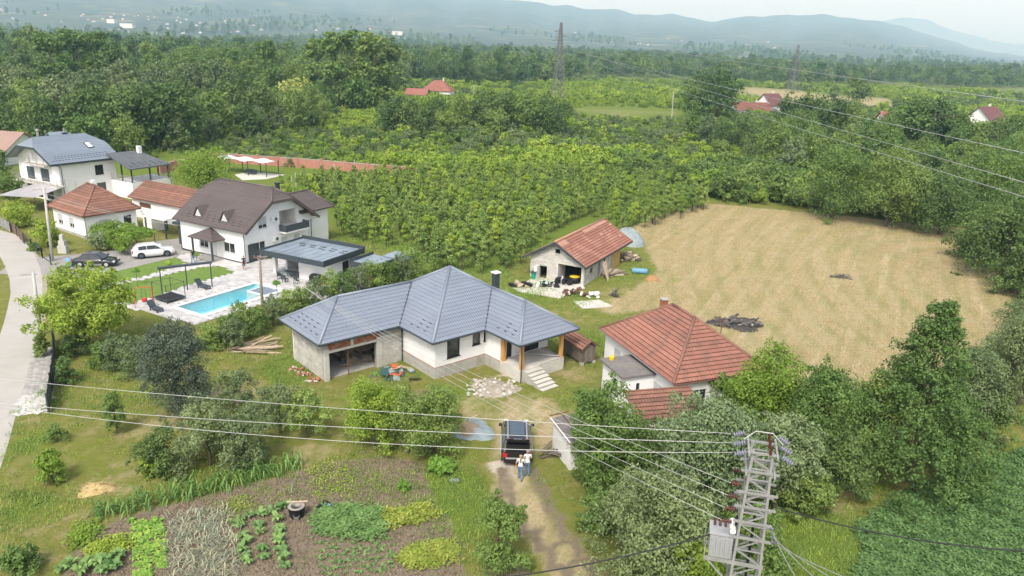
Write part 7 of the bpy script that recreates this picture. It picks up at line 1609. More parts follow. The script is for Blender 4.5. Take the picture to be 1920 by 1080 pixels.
def stuff(name, pts, sc, rz, idx, meshes, label, cat):
    """a mass nobody could count: instances of plant meshes on points"""
    col_ = bpy.data.collections.new(name + '_plants')
    for q, m_ in enumerate(meshes): o = bpy.data.objects.new(f'{name}_{q:02d}', m_); col_.objects.link(o)
    me = bpy.data.meshes.new(name); me.vertices.add(len(pts)); me.vertices.foreach_set('co', np.asarray(pts, np.float32).ravel())
    fattr(me, 'sc', sc); fattr(me, 'rz', rz); a = me.attributes.new('idx', 'INT', 'POINT'); a.data.foreach_set('value', np.asarray(idx, np.int32))
    o = bpy.data.objects.new(name, me); C.objects.link(o); tag(o, label, cat, None, 'stuff')
    ng = bpy.data.node_groups.new(name, 'GeometryNodeTree'); ng.interface.new_socket('Geometry', in_out='INPUT', socket_type='NodeSocketGeometry'); ng.interface.new_socket('Geometry', in_out='OUTPUT', socket_type='NodeSocketGeometry')
    gi, go = ng.nodes.new('NodeGroupInput'), ng.nodes.new('NodeGroupOutput'); ip = ng.nodes.new('GeometryNodeInstanceOnPoints'); ci = ng.nodes.new('GeometryNodeCollectionInfo')
    ci.inputs['Collection'].default_value = col_; ci.inputs['Separate Children'].default_value = True; ci.inputs['Reset Children'].default_value = True
    def na(nm, ty): x = ng.nodes.new('GeometryNodeInputNamedAttribute'); x.data_type = ty; x.inputs['Name'].default_value = nm; return x.outputs['Attribute']
    cx_ = ng.nodes.new('ShaderNodeCombineXYZ'); ng.links.new(na('rz', 'FLOAT'), cx_.inputs[2]); er = ng.nodes.new('FunctionNodeEulerToRotation'); ng.links.new(cx_.outputs[0], er.inputs[0])
    ip.inputs['Pick Instance'].default_value = True
    ng.links.new(gi.outputs[0], ip.inputs['Points']); ng.links.new(ci.outputs[0], ip.inputs['Instance']); ng.links.new(na('idx', 'INT'), ip.inputs['Instance Index']); ng.links.new(er.outputs[0], ip.inputs['Rotation']); ng.links.new(na('sc', 'FLOAT'), ip.inputs['Scale']); ng.links.new(ip.outputs[0], go.inputs[0])
    o.modifiers.new('plants', 'NODES').node_group = ng
    return o
def proj(P):
    v = P - np.array([0, 0, CAM_H]); k = v @ _F
    return 960 + CAM_F * (v @ _R) / k, 540 - CAM_F * (v @ _U) / k
def jgrid(y0, y1, step0, step1, seed, xs=.74, xpad=25):
    """jittered points over the wedge of land in front of the camera, spacing growing with distance"""
    rs = np.random.RandomState(seed); out = []; y = y0
    while y < y1:
        st = step0 + (step1 - step0) * (y - y0) / (y1 - y0); w_ = xs * y + xpad; n_ = int(2 * w_ / st); x = np.linspace(-w_, w_, n_) + rs.uniform(-.42, .42, n_) * st
        out.append(np.stack([x, y + rs.uniform(-.42, .42, n_) * st, np.zeros(n_)], 1)); y += st
    return np.concatenate(out)
def in_px(P, poly): x, y = proj(P); return poly_sd(x, y, poly) > 0
def fbm(P, s, seed):
    rs = np.random.RandomState(seed); v = 0
    for k in range(5): a = rs.uniform(0, 6.28); f = s * (1.0 + .7 * k); v = v + np.sin((P[:, 0] * math.cos(a) + P[:, 1] * math.sin(a)) * f + rs.uniform(0, 6.28)) / (1 + .4 * k)
    return v
def place(pts, sc, rz, idx, meshes, name, labels, cat, group, limit, mass_name, mass_label, mass_meshes=None):
    """the plants that show largest become objects of their own, the rest one mass"""
    d = np.linalg.norm(pts - np.array([0, 0, CAM_H]), axis=1); size = sc / d; px, py = proj(pts); vis = (px > -60) & (px < 1980) & (py < 1100)
    order = np.argsort(-np.where(vis, size, 0)); ind, rest = order[:limit], order[limit:]
    for k in ind:
        o = link_mesh(name, meshes[idx[k]], None, pts[k], (0, 0, rz[k]), (sc[k],) * 3); tag(o, labels[idx[k] % len(labels)], cat, group)
    if len(rest): 
        mm = mass_meshes or meshes
        stuff(mass_name, pts[rest], sc[rest], rz[rest], idx[rest] % len(mm), mm, mass_label, cat)
# orchard in rows
ORCH = [(520, 362), (560, 356), (640, 347), (760, 346), (830, 338), (900, 334), (1060, 330), (1190, 345), (1320, 372), (1318, 400), (1240, 424), (1165, 440), (1130, 405), (1060, 430), (985, 478), (968, 520), (900, 515), (800, 515), (772, 470), (700, 462), (628, 452), (626, 395), (560, 365)]
rs = np.random.RandomState(21); og = []
ua, va = np.array([math.cos(R(62)), math.sin(R(62))]), np.array([-math.sin(R(62)), math.cos(R(62))]); oc = np.array(G(900, 430)[:2])
for i in range(-85, 85):
    for j in range(-58, 58): q = oc + ua * (i * 1.55 + rs.normal() * .35) + va * (j * 2.15 + rs.normal() * .35); og.append((q[0], q[1], 0))
og = np.array(og); og = og[in_px(og, ORCH)]; og = og[rs.uniform(size=len(og)) > .03]
place(og, rs.uniform(.8, 1.35, len(og)), rs.uniform(0, 6.28, len(og)), rs.randint(0, 4, len(og)), P_ORCH, 'orchard_tree', ['young fruit tree in the dense orchard rows left of the workshop'], 'tree', 'orchard trees', 300, 'orchard_rows', 'further rows of the orchard towards the brick wall', )
# scrubland behind
ORCH_W = [tuple(G(*p)[:2]) for p in ORCH]
NOSCRUB = [ORCH, [(300, 330), (408, 306), (560, 314), (800, 330), (760, 345), (500, 362), (300, 372)], [(1060, 204), (1120, 199), (1280, 204), (1295, 222), (1180, 228), (1075, 222)], [(1370, 180), (1375, 162), (1480, 168), (1665, 184), (1690, 207), (1560, 198), (1440, 197)], [(0, 470), (0, 300), (300, 292), (420, 290), (420, 470)]]
hp = [(1180, 425), (1240, 402), (1330, 377), (1440, 387), (1560, 398), (1700, 414), (1815, 426), (1850, 470), (1925, 545), (1990, 700), (1200, 700), (1000, 600)]
P1 = np.concatenate([jgrid(110, 330, 2.6, 4.4, 31), jgrid(330, 640, 4.6, 7.5, 32)])
LIMX, LIMY = [-100, 0, 250, 420, 560, 720, 760, 1060, 1100, 1290, 1330, 1420, 1700, 1760, 2000], [262, 258, 240, 222, 205, 198, 166, 160, 142, 148, 150, 158, 158, 165, 165]
ok = ~in_px(P1, hp) & (proj(P1)[1] < 425) & (proj(P1)[1] > np.interp(proj(P1)[0], LIMX, LIMY) - 8)
for q in NOSCRUB: ok &= ~in_px(P1, q)
ok &= ~((P1[:, 1] < 118) & (P1[:, 0] < 30)); P1 = P1[ok]
rs = np.random.RandomState(33); nzv = fbm(P1, .045, 3); s1 = np.clip(.95 + .28 * nzv + rs.normal(size=len(P1)) * .22, .45, 2.1); s1 *= np.interp(P1[:, 1], [120, 330, 640], [1.0, 1.3, 1.9])
s1 = np.where((proj(P1)[0] > 1300) & (proj(P1)[1] > 330), s1 * 1.35 + .25, s1)
i1 = np.where(fbm(P1, .03, 8) > .5, rs.choice([2, 2, 5, 0], len(P1)), rs.choice([0, 1, 3, 4, 3], len(P1)))
hb_ = (proj(P1)[0] > 1120) & (proj(P1)[1] > 318); i1 = np.where(hb_, rs.choice([6, 7, 6, 8, 6], len(P1)), i1)
place(P1, s1, rs.uniform(0, 6.28, len(P1)), i1, P_SHRUB, 'scrub_bush', ['bright green bush of the scrub behind the orchard', 'rounded green bush of the scrub behind the orchard', 'darker green bush of the scrub behind the orchard', 'yellow green bush of the scrub behind the orchard', 'leafy green bush of the scrub behind the orchard', 'grey green bush of the scrub behind the orchard', 'mid green bush of the hedge behind the dry field', 'dark green bush of the hedge behind the dry field', 'light green bush of the hedge behind the dry field'], 'bush', 'scrub bushes', 300, 'scrubland', 'green scrubland stretching from the orchard to the woods', P_SHRUB)
# taller growth in the scrub on both sides
P4 = jgrid(120, 330, 6.5, 7.5, 71); RP = [(1290, 262), (1400, 268), (1520, 262), (1920, 275), (1990, 320), (1960, 430), (1830, 412), (1700, 400), (1560, 372), (1400, 330), (1310, 290)]; LP = [(-60, 215), (0, 200), (300, 195), (560, 195), (640, 232), (520, 262), (330, 283), (120, 290), (60, 250), (-60, 290)]
P4 = P4[(in_px(P4, RP) | in_px(P4, LP)) & ~in_px(P4, hp) & ~in_px(P4, NOSCRUB[3])]; rs = np.random.RandomState(72); P4 = P4[rs.uniform(size=len(P4)) < .62]
s4 = rs.uniform(.38, .66, len(P4)); i4 = rs.choice([0, 1, 5, 6, 1, 3], len(P4)); rz4 = rs.uniform(0, 6.28, len(P4))
# woods: named stands near, mass beyond
def stand(lst):
    out = []
    for (px, py, top, k, w_) in lst:
        g_ = G(px, py); Ht = DY(px, top, g_[1])[2]; out.append((g_, Ht, k, w_, px))
    return out
def zone(px): return ['at the left edge', 'left of the tall white house roof', 'above the brown roofed house', 'left of centre', 'near the far red roofed house', 'near the tall pylon', 'right of the tall pylon', 'near the far red roofs at right', 'right of the far red roofs', 'near the right edge'][min(9, max(0, int(px // 192)))]
near_trees = stand([(110, 205, 58, 2, 1.3), (150, 200, 50, 2, 1.4), (190, 198, 55, 2, 1.3), (222, 205, 75, 4, 1.1), (600, 205, 68, 2, 1.2), (632, 212, 55, 2, 1.3), (668, 214, 52, 2, 1.4), (700, 216, 55, 2, 1.3), (728, 212, 66, 4, 1.2), (675, 218, 135, 6, 1.0), (1310, 222, 135, 0, 1.1), (1345, 226, 132, 5, 1.1), (1290, 225, 150, 1, 1.0),
    (740, 258, 185, 5, 1.0), (775, 262, 188, 5, 1.0), (815, 258, 182, 0, 1.0), (860, 255, 175, 1, 1.0), (905, 252, 170, 5, 1.1), (945, 255, 168, 0, 1.0), (985, 258, 172, 1, 1.1), (1020, 258, 180, 5, 1.0), (1050, 262, 188, 0, 1.0), (720, 250, 192, 1, .9), (835, 262, 205, 6, .9), (930, 262, 200, 6, .9),
    (1400, 262, 204, 1, 1.0), (1440, 265, 210, 0, 1.0), (1480, 262, 182, 5, 1.1), (1520, 265, 178, 5, 1.1), (1555, 270, 180, 0, 1.0), (1590, 272, 188, 1, 1.0), (1660, 285, 216, 6, 1.1), (1700, 285, 182, 1, 1.2), (1745, 288, 185, 5, 1.1), (1790, 292, 208, 1, 1.1), (1840, 295, 222, 6, 1.1), (1890, 300, 218, 0, 1.1), (1930, 305, 200, 1, 1.1), (1620, 285, 215, 6, 1.0), (1560, 200, 158, 7, 1.0),
    (1605, 200, 138, 0, 1.2), (1330, 275, 215, 6, .9), (1360, 285, 225, 1, .9), (1430, 300, 235, 6, 1.0),
    (60, 275, 175, 1, 1.0), (95, 290, 185, 5, 1.0), (140, 285, 170, 0, 1.0), (185, 285, 165, 5, 1.1), (225, 280, 168, 1, 1.0), (265, 285, 160, 5, 1.0), (300, 282, 150, 0, 1.1), (345, 280, 158, 5, 1.0), (400, 262, 165, 6, 1.0), (440, 250, 150, 5, 1.0), (480, 250, 148, 0, 1.0), (505, 250, 185, 1, .8), (10, 290, 200, 5, 1.0), (170, 300, 205, 6, 1.0), (240, 300, 215, 1, 1.0), (30, 250, 165, 0, 1.0), (75, 240, 140, 6, 1.0), (330, 255, 175, 1, 1.0), (215, 255, 170, 5, 1.0), (590, 242, 200, 6, .8), (610, 238, 180, 1, .9)])
PH = [17, 18, 24, 14, 22, 15, 12, 19]
lab_t = ['dark round broadleaf tree of the woods', 'green round broadleaf tree of the woods', 'tall green poplar of the woods', 'grey green willow of the woods', 'tall dark poplar of the woods', 'broad dark tree of the woods', 'low green tree of the woods', 'tall grey green poplar of the woods']
for g_, Ht, k, w_, px in near_trees:
    s_ = Ht / (PH[k] * .98); o = link_mesh('woodland_tree', P_TREE[k], None, g_, (0, 0, rnd.uniform(0, 6.28)), (s_ * w_ * (.95 if k in (2, 4) else 1), s_ * w_ * (.95 if k in (2, 4) else 1), s_)); tag(o, lab_t[k].replace('of the woods', 'before the treeline') + ' ' + zone(px), 'tree', 'trees before the woods')
t_ = plant('golden_tree', 'round', (552, 222), 150, 66, 'l_yellow', 'pale yellow green tree standing out in the woods', 1500, .9, n=18)
place(P4, s4, rz4, i4, P_TREE, 'thicket_tree', [l.replace('of the woods', 'rising from the scrub') for l in lab_t], 'tree', 'trees in the scrub', 260, 'thicket', 'thicket of trees rising from the scrub', P_TREE)
P2 = jgrid(190, 1150, 7.5, 15.0, 41, .76, 40)
px, py = proj(P2); ok = np.ones(len(P2), bool)
# treeline: woods start nearer on the left, farther in the middle
lim = np.interp(px, LIMX, LIMY)
ok &= py < lim
for q in (NOSCRUB[2], NOSCRUB[3], [(760, 195), (760, 160), (860, 160), (860, 195)], [(1375, 205), (1375, 172), (1480, 172), (1480, 205)], [(1800, 230), (1800, 195), (1890, 195), (1890, 230)]): ok &= ~in_px(P2, q)
P2 = P2[ok]; rs = np.random.RandomState(44); n2 = fbm(P2, .012, 5)
k2 = np.where(n2 > .9, rs.choice([3, 7, 6, 3], len(P2)), np.where(n2 < -.9, rs.choice([0, 5, 4, 5], len(P2)), rs.choice([0, 1, 5, 6, 1, 2], len(P2))))
d2 = P2[:, 1]; s2 = np.clip(.95 + .10 * fbm(P2, .03, 9) + rs.normal(size=len(P2)) * .13, .55, 1.35) * np.interp(d2, [190, 330, 520, 800, 1150], [.72, .90, .92, .84, .72])
near = d2 < 520
place(P2[near], s2[near], rs.uniform(0, 6.28, near.sum()), k2[near], P_TREE, 'woodland_tree', [l + ' behind the scrub' for l in lab_t], 'tree', 'trees of the woods', 230, 'woods', 'dense mixed woods filling the land behind the scrub', P_TREE)
fm = ~near; stuff('far_woods', P2[fm], s2[fm], rs.uniform(0, 6.28, fm.sum()), rs.choice([0, 1, 2, 0, 3, 4], fm.sum()), P_FAR, 'far wooded plain below the hills', 'woods')
P3 = np.concatenate([jgrid(1150, 1900, 16, 24, 46, .76, 40), jgrid(1900, 3600, 36, 60, 47, .8, 60)]); rs = np.random.RandomState(48); f3 = fbm(P3, .005, 7); P3 = P3[f3 > np.where(P3[:, 1] < 1900, -.9, .2)]; x3 = proj(P3)[0]; P3[:, 2] = [land_z(x3[q], P3[q, 1]) for q in range(len(P3))]
stuff('plain_trees', P3, rs.uniform(.7, 1.2, len(P3)), rs.uniform(0, 6.28, len(P3)), rs.randint(0, 5, len(P3)), P_FAR, 'scattered trees of the distant plain', 'trees')

# ---------------- vegetable garden
def strip_leaf(p, d, L_, w_, rise, fall, n_=5):
    """arching leaf blade: vertices of n quads"""
    V = []; d = np.array([math.cos(d), math.sin(d), 0.0]); b = np.array([-d[1], d[0], 0.0]); pts = []
    for i in range(n_ + 1): f = i / n_; pts.append((np.array(p) + d * L_ * f + np.array([0, 0, rise * f * 2 - (rise + fall) * f * f * 1.6]), w_ * (1 - f) ** .5 * (.45 + .55 * min(1, f * 4))))
    for i in range(n_): (p0, w0), (p1, w1) = pts[i], pts[i + 1]; V += [p0 - b * w0 / 2, p0 + b * w0 / 2, p1 + b * w1 / 2, p1 - b * w1 / 2]
    return V
def corn(seed):
    rs = np.random.RandomState(seed); V = []; T = []; H = rs.uniform(1.1, 1.5)
    for k in range(9): v = strip_leaf((0, 0, H * (.15 + .085 * k)), k * math.pi + rs.normal() * .5, rs.uniform(.5, .8), .12, rs.uniform(.2, .4), .45); V += v; T += [rs.uniform()] * len(v)
    V2, Q2 = tube_quads([(0, 0, 0), (0, 0, H)], [.018, .01], 4); Q = np.arange(len(V)).reshape(-1, 4); me = fast_mesh('maize', np.concatenate([np.array(V), V2]), np.concatenate([Q, Q2 + len(V)])); fattr(me, 'tint', np.concatenate([np.array(T), np.full(len(V2), .5)])); me.materials.append(M['l_corn']); return me
def rosette(name, n_, L_, w_, mat, seed, rise=.3, fall=.1, h0=.02):
    rs = np.random.RandomState(seed); V = []; T = []
    for k in range(n_): l_ = L_ * rs.uniform(.6, 1.15); v = strip_leaf((rs.normal() * .03, rs.normal() * .03, h0), k * 2.4 + rs.normal() * .3, l_, w_, l_ * rise * rs.uniform(.6, 1.8), l_ * fall, 3); V += v; T += [rs.uniform()] * len(v)
    me = fast_mesh(name, np.array(V), np.arange(len(V)).reshape(-1, 4)); fattr(me, 'tint', np.array(T)); me.materials.append(M[mat]); return me
CORN = [corn(k) for k in range(5)]; rs = np.random.RandomState(2)
for q in range(70):
    f = q / 69; row = q % 2; px = 178 + (562 - 178) * f; py = np.interp(px, [178, 300, 420, 500, 562], [968, 938, 912, 890, 868]) + (8 if row else -2) + rs.normal() * 2
    g_ = G(px, py); o = link_mesh('maize_plant', CORN[q % 5], None, g_, (0, 0, rs.uniform(0, 6.28)), (rs.uniform(.65, .95),) * 3); tag(o, 'maize plant in the row along the top of the vegetable garden', 'maize', 'maize row')
LET = [rosette('lettuce', 16, .26, .15, 'l_lettuce', k, .55, .1) for k in range(3)]
for c0_, c1_, w_, nr_, nc_ in (((262, 978), (268, 1085), 30, 16, 3), ((294, 975), (303, 1062), 20, 12, 2)):
    for i in range(nr_):
        for j in range(nc_):
            f = i / (nr_ - 1); g_ = G(c0_[0] + (c1_[0] - c0_[0]) * f + (j - (nc_ - 1) / 2) * w_ / nc_ * 1.25 + rs.normal() * 1.3, c0_[1] + (c1_[1] - c0_[1]) * f + rs.normal() * 1.6)
            o = link_mesh('lettuce', LET[(i + j) % 3], None, g_, (0, 0, rs.uniform(0, 6.28)), (rs.uniform(.8, 1.25),) * 3); tag(o, 'bright green lettuce in the two leafy rows at lower left', 'lettuce', 'lettuce rows')
SQ = [rosette('squash', 11, .42, .26, 'l_squash', 10 + k, .75, .0, .1) for k in range(3)]
for pts, lab in (([(448, 990), (452, 978), (470, 970), (490, 967), (508, 963), (525, 957), (538, 950), (440, 985)], 'squash plant in the bent row below the tub'), ([(457, 1008), (462, 1022), (455, 1035), (460, 1048), (466, 1058)], 'large leaved squash plant in the short row by the onions'), ([(485, 990), (488, 1002), (492, 1035), (496, 1048), (520, 978)], 'small squash plant between the two squash rows'), ([(525, 995), (522, 1008), (525, 1022), (528, 1038), (532, 1052), (536, 1066), (520, 1015)], 'squash plant in the row nearest the dense leafy bed'), ([(118, 1070), (135, 1065), (160, 1068), (185, 1060), (205, 1056), (222, 1050), (195, 1075), (150, 1080), (215, 1068)], 'broad leaved squash plant in the lower left corner of the garden')):
    for k, p in enumerate(pts): o = link_mesh('squash_plant', SQ[k % 3], None, G(*p), (0, 0, rs.uniform(0, 6.28)), (rs.uniform(.85, 1.25) * (1.3 if 'broad' in lab else 1),) * 3); tag(o, lab, 'squash', lab.replace('squash plant', 'squash plants'))
SM = [rosette('seedling', 9, .2, .11, 'l_squash', 30 + k, .7, .1) for k in range(2)]
for i in range(6):
    for j in range(10): 
        p = (600 + j * 14.5 + (i % 2) * 6 + rs.normal() * 2.5, 1022 + i * 11 - j * .9 + rs.normal() * 2); o = link_mesh('seedling', SM[(i + j) % 2], None, G(*p), (0, 0, rs.uniform(0, 6.28)), (rs.uniform(.8, 1.3),) * 3); tag(o, 'small seedling in the spaced rows below the dense leafy bed', 'seedling', 'spaced seedlings')
def bed(name, poly, n_, mat, label, cat, L_=.22, w_=.12, rise=.5, seed=1, hh=.0, grass=False):
    """dense bed of leaves"""
    rs = np.random.RandomState(seed); P_ = np.array(GP(poly)); lo, hi = P_.min(0), P_.max(0); pts = rs.uniform(lo, hi, (n_ * 4, 2)); pts = pts[poly_sd(pts[:, 0], pts[:, 1], P_) > 0][:n_]
    gp = np.sin(pts[:, 0] * 4.1 + seed) * np.sin(pts[:, 1] * 3.7 + 2 * seed) + .5 * np.sin(pts[:, 0] * 9 + pts[:, 1] * 7); pts = pts[gp + rs.normal(size=len(pts)) * .35 > -.55] if name != 'field_crop' else pts; pts = pts + rs.normal(size=pts.shape) * .2; m_ = len(pts); hm_ = .5 + .5 * np.sin(pts[:, 0] * 3.1) * np.sin(pts[:, 1] * 2.7); z = hh * (.4 + .6 * hm_) * rs.uniform(.3, 1, m_)
    a = rs.uniform(0, 6.28, m_); d = np.stack([np.cos(a), np.sin(a), rs.uniform(.1, rise * 2, m_)], 1); d = unitv(d); b = np.stack([-np.sin(a), np.cos(a), np.zeros(m_)], 1); p0 = np.concatenate([pts, z[:, None]], 1); s = L_ * rs.uniform(.5, 1.3, m_)[:, None]
    V = np.stack([p0, p0 + d * s * .55 + b * w_ / 2, p0 + d * s + np.array([0, 0, -.25]) * s, p0 + d * s * .55 - b * w_ / 2], 1).reshape(-1, 3)
    o = link_mesh(name, leaf_mesh(name, V, np.repeat(np.clip(.6 * rs.uniform(size=m_) + .4 * hm_, 0, 1), 4), mat)); tag(o, label, cat, None, 'stuff')
bed('onion_bed', [(318, 970), (420, 958), (442, 1000), (450, 1085), (318, 1085)], 1700, 'l_onion', 'drying grey green onion bed in the middle of the garden', 'onions', .65, .05, .8, 1)
bed('leafy_bed', [(585, 972), (610, 956), (705, 953), (716, 975), (722, 1008), (690, 1012), (640, 1008), (596, 1000)], 4200, 'l_squash', 'dense mid green leafy bed right of the black tub', 'vegetables', .24, .15, .4, 2, .35)
bed('yellow_green_bed', [(708, 975), (725, 962), (800, 952), (828, 964), (800, 975), (728, 990)], 2600, 'l_chard', 'yellow green leafy bed right of the dense leafy bed', 'vegetables', .24, .12, .5, 3, .3)
bed('yellow_bed', [(748, 1050), (770, 1028), (845, 1015), (862, 1035), (845, 1055), (770, 1068)], 2400, 'l_chard', 'yellowing green bed at the lower right of the garden', 'vegetables', .22, .12, .4, 4, .25)
bed('weedy_bed', [(575, 885), (600, 868), (645, 872), (672, 915), (650, 938), (590, 930)], 800, 'l_bright', 'thin weedy bed behind the black tub', 'vegetables', .18, .08, .5, 5, .2)
bed('low_bed', [(165, 1035), (185, 1015), (235, 1012), (242, 1030), (215, 1045), (170, 1052)], 1500, 'l_bright', 'low green bed left of the bright leafy rows', 'vegetables', .2, .09, .5, 6, .3)
bed('end_bed', [(130, 1015), (145, 990), (180, 978), (188, 1000), (165, 1020), (138, 1030)], 900, 'l_bright', 'yellow green bed at the left end of the garden', 'vegetables', .22, .12, .5, 7, .35)
bed('feathery_bed', [(425, 940), (470, 930), (475, 955), (432, 965)], 420, 'l_bright', 'small feathery bed above the broad leaved row', 'vegetables', .16, .06, .7, 8, .2)
bed('field_crop', [(1925, 845), (1790, 885), (1680, 935), (1605, 992), (1625, 1040), (1560, 1150), (2100, 1150), (2100, 800)], 60000, 'l_crop', 'dense dark green crop field in the lower right corner', 'crop', .22, .14, .45, 9, .42)
# weeds and longer grass around the yard
def tuft(mat, seed, L_, n_=16, spread=.18):
    rs = np.random.RandomState(seed); V = []; T = []
    for k in range(n_): v = strip_leaf((rs.normal() * spread, rs.normal() * spread, 0), rs.uniform(0, 6.28), L_ * rs.uniform(.3, .8), .035, L_ * rs.uniform(.5, 1.2), L_ * .2, 2); V += v; T += [rs.uniform()] * len(v)
    me = fast_mesh('tuft', np.array(V), np.arange(len(V)).reshape(-1, 4)); fattr(me, 'tint', np.array(T)); me.materials.append(M[mat]); return me
TUFT = [tuft('l_grass', 1, .22), tuft('l_grass', 2, .30), tuft('l_bright', 3, .26, 20, .25), tuft('l_mid', 4, .3, 22, .25)]
rs = np.random.RandomState(60); tp_ = np.stack([rs.uniform(-34, 36, 42000), rs.uniform(24, 100, 42000), np.zeros(42000)], 1)
ix = np.clip(np.searchsorted(gx, tp_[:, 0]), 0, nx - 1); iy = np.clip(np.searchsorted(gy, tp_[:, 1]), 0, ny - 1)
pr = .34 + .85 * lush[iy, ix] + .16 * fbm(tp_, .35, 12) - .9 * dry[iy, ix] - .20 * soil[iy, ix] - pale[iy, ix]
ok = rs.uniform(size=len(tp_)) < pr
tx, ty_ = proj(tp_); ok &= (tx > -30) & (tx < 1950) & (ty_ < 1110)
for q in (PATIO, DRIVE, LAWN1, LAWN2, GP(road_r + road_l)): ok &= poly_sd(tp_[:, 0], tp_[:, 1], q) < 0
for ox, oy, th, x0, x1, y0, y1 in ((-5.79, 54.08, 41, -6.9, 10.2, 4.6, 10.2), (-5.79, 54.08, 41, 0, 10.2, -4.6, 10.2), (-5.79, 54.08, 41, 5.2, 7.1, -6.8, 0), (7.83, 79.7, -28, -6.6, 0, 0, 11), (11.4, 48.1, 21.3, .4, 7.7, .4, 10.8), (11.4, 48.1, 21.3, -2.2, .4, 3, 6.3)):
    c_, s_ = math.cos(R(th)), math.sin(R(th)); lx = (tp_[:, 0] - ox) * c_ + (tp_[:, 1] - oy) * s_; ly = -(tp_[:, 0] - ox) * s_ + (tp_[:, 1] - oy) * c_; ok &= ~((lx > x0) & (lx < x1) & (ly > y0) & (ly < y1))
tp_ = tp_[ok]; stuff('grass_tufts', tp_, rs.uniform(.6, 1.4, len(tp_)), rs.uniform(0, 6.28, len(tp_)), rs.choice([0, 1, 2, 3, 0, 1], len(tp_)), TUFT, 'tufts of longer grass and weeds around the yard', 'grass')

# clods on the dug soil, stubble on the mown field
def clod(seed):
    rs = np.random.RandomState(seed); V = []; Q = []
    for i in range(4):
        for k in range(6): a = 2 * math.pi * k / 6; r_ = (1.0, .95, .6, .05)[i] * rs.uniform(.75, 1.2); V.append((r_ * math.cos(a), r_ * math.sin(a), (0, .3, .6, .72)[i]))
    for i in range(3):
        for k in range(6): Q.append((i * 6 + k, i * 6 + (k + 1) % 6, (i + 1) * 6 + (k + 1) % 6, (i + 1) * 6 + k))
    me = fast_mesh('clod', np.array(V), np.array(Q)); me.materials.append(M['clod']); return me
M['clod'] = pm('soil_clod', (0.20, 0.155, 0.11), (0.12, 0.092, 0.065), 4, 0.95, objrand=0.3)
rs = np.random.RandomState(81); P_ = np.array(SOIL); q_ = rs.uniform(P_.min(0), P_.max(0), (14000, 2)); q_ = q_[poly_sd(q_[:, 0], q_[:, 1], P_) > .1]; q3 = np.concatenate([q_, np.zeros((len(q_), 1))], 1)
stuff('soil_clods', q3, rs.uniform(.03, .10, len(q3)), rs.uniform(0, 6.28, len(q3)), rs.randint(0, 3, len(q3)), [clod(k) for k in range(3)], 'small clods of dug soil in the vegetable garden', 'soil')
STUB = [tuft('l_straw', 11, .13, 18, .28), tuft('l_straw', 12, .16, 20, .32), tuft('l_straw', 13, .10, 16, .3), tuft('l_grass', 14, .14, 14, .25)]
P_ = np.array(HAY); q_ = rs.uniform(P_.min(0), P_.max(0), (26000, 2)); q_ = q_[poly_sd(q_[:, 0], q_[:, 1], P_) > .2]; q3 = np.concatenate([q_, np.zeros((len(q_), 1))], 1)
wv = np.sin(np.hypot((q_[:, 0] - 62) * 1.0, (q_[:, 1] - 66) * .55) * 2.3) + .4 * fbm(q3, .16, 6)
kp = (wv > -.6) | (rs.uniform(size=len(q3)) < .45); q3, wv = q3[kp], wv[kp]
stuff('hay_stubble', q3, rs.uniform(.7, 1.5, len(q3)), rs.uniform(0, 6.28, len(q3)), np.where((wv < -.9) & (rs.uniform(size=len(q3)) < .5), 3, rs.randint(0, 3, len(q3))), STUB, 'dry stubble and cut hay covering the mown field', 'stubble')

# ================================================================== distant houses
def simple_house(loc, rz, L_, W_, hw_, hr, roofmat, label, group=None, hip=False, win=True, name='far_house', chim=True):
    t = empty(name, (loc[0], loc[1], 0), rz, label, 'house', group); x, y = L_ / 2, W_ / 2
    mb = MB(); mb.box(-x, x, -y, y, 0, hw_)
    if not hip:
        for s_ in (-1, 1): mb.add([(s_ * x, -y, hw_), (s_ * x, y, hw_), (s_ * x, 0, hr - .15)], [(0, 1, 2) if s_ > 0 else (0, 2, 1)])
    mb.build('wall', M['white'], t)
    o_ = .6; a = x + o_; b_ = y + o_; r_ = a - (b_ if hip else 0); mb = MB()
    mb.slab([(-a, -b_, hw_ - .1), (a, -b_, hw_ - .1), (r_, 0, hr), (-r_, 0, hr)], .15); mb.slab([(a, b_, hw_ - .1), (-a, b_, hw_ - .1), (-r_, 0, hr), (r_, 0, hr)], .15)
    if hip: mb.slab([(a, -b_, hw_ - .1), (a, b_, hw_ - .1), (r_, 0, hr)], .15); mb.slab([(-a, b_, hw_ - .1), (-a, -b_, hw_ - .1), (-r_, 0, hr)], .15)
    rf_ = mb.build('roof', M[roofmat], t)
    if chim: MB().box(x * .3, x * .3 + .6, .2, .8, hr - 1.2, hr + .9).build('chimney', M['whiteold'], rf_)
    if win:
        for k in range(3):
            MB().box(-x * .65 + x * .65 * k - .5, -x * .65 + x * .65 * k + .5, -y - .04, -y + .05, 1.0, 2.2).build('window', M['glass'], t)
        for s_ in (-1, 1): MB().box(min(s_ * x, s_ * (x + .04)), max(s_ * x, s_ * (x + .04)), -.5, .5, hw_ * .4, hw_ * .4 + 1.2).build('window', M['glass'], t)
    return t
g_ = G(822, 186); simple_house(g_, R(-8), 13, 9, 4.2, 8.6, 'fartile', 'far white house with red hipped roof in front of the woods', hip=True)
g_ = G(783, 190); simple_house(g_, R(-8), 9, 7, 3.2, 5.6, 'fartile', 'lower red roofed annex left of the far white house', chim=False)
g_ = DY(1444, 194, 330); simple_house(g_, R(35), 9, 8, 5.0, 9.5, 'maroon', 'white gabled far house with maroon roof among trees on the right')
g_ = DY(1408, 192, 325); simple_house(g_, R(8), 15, 8, 3.0, 6.0, 'fartile', 'long bright red roofed far house left of the white gable', chim=True)
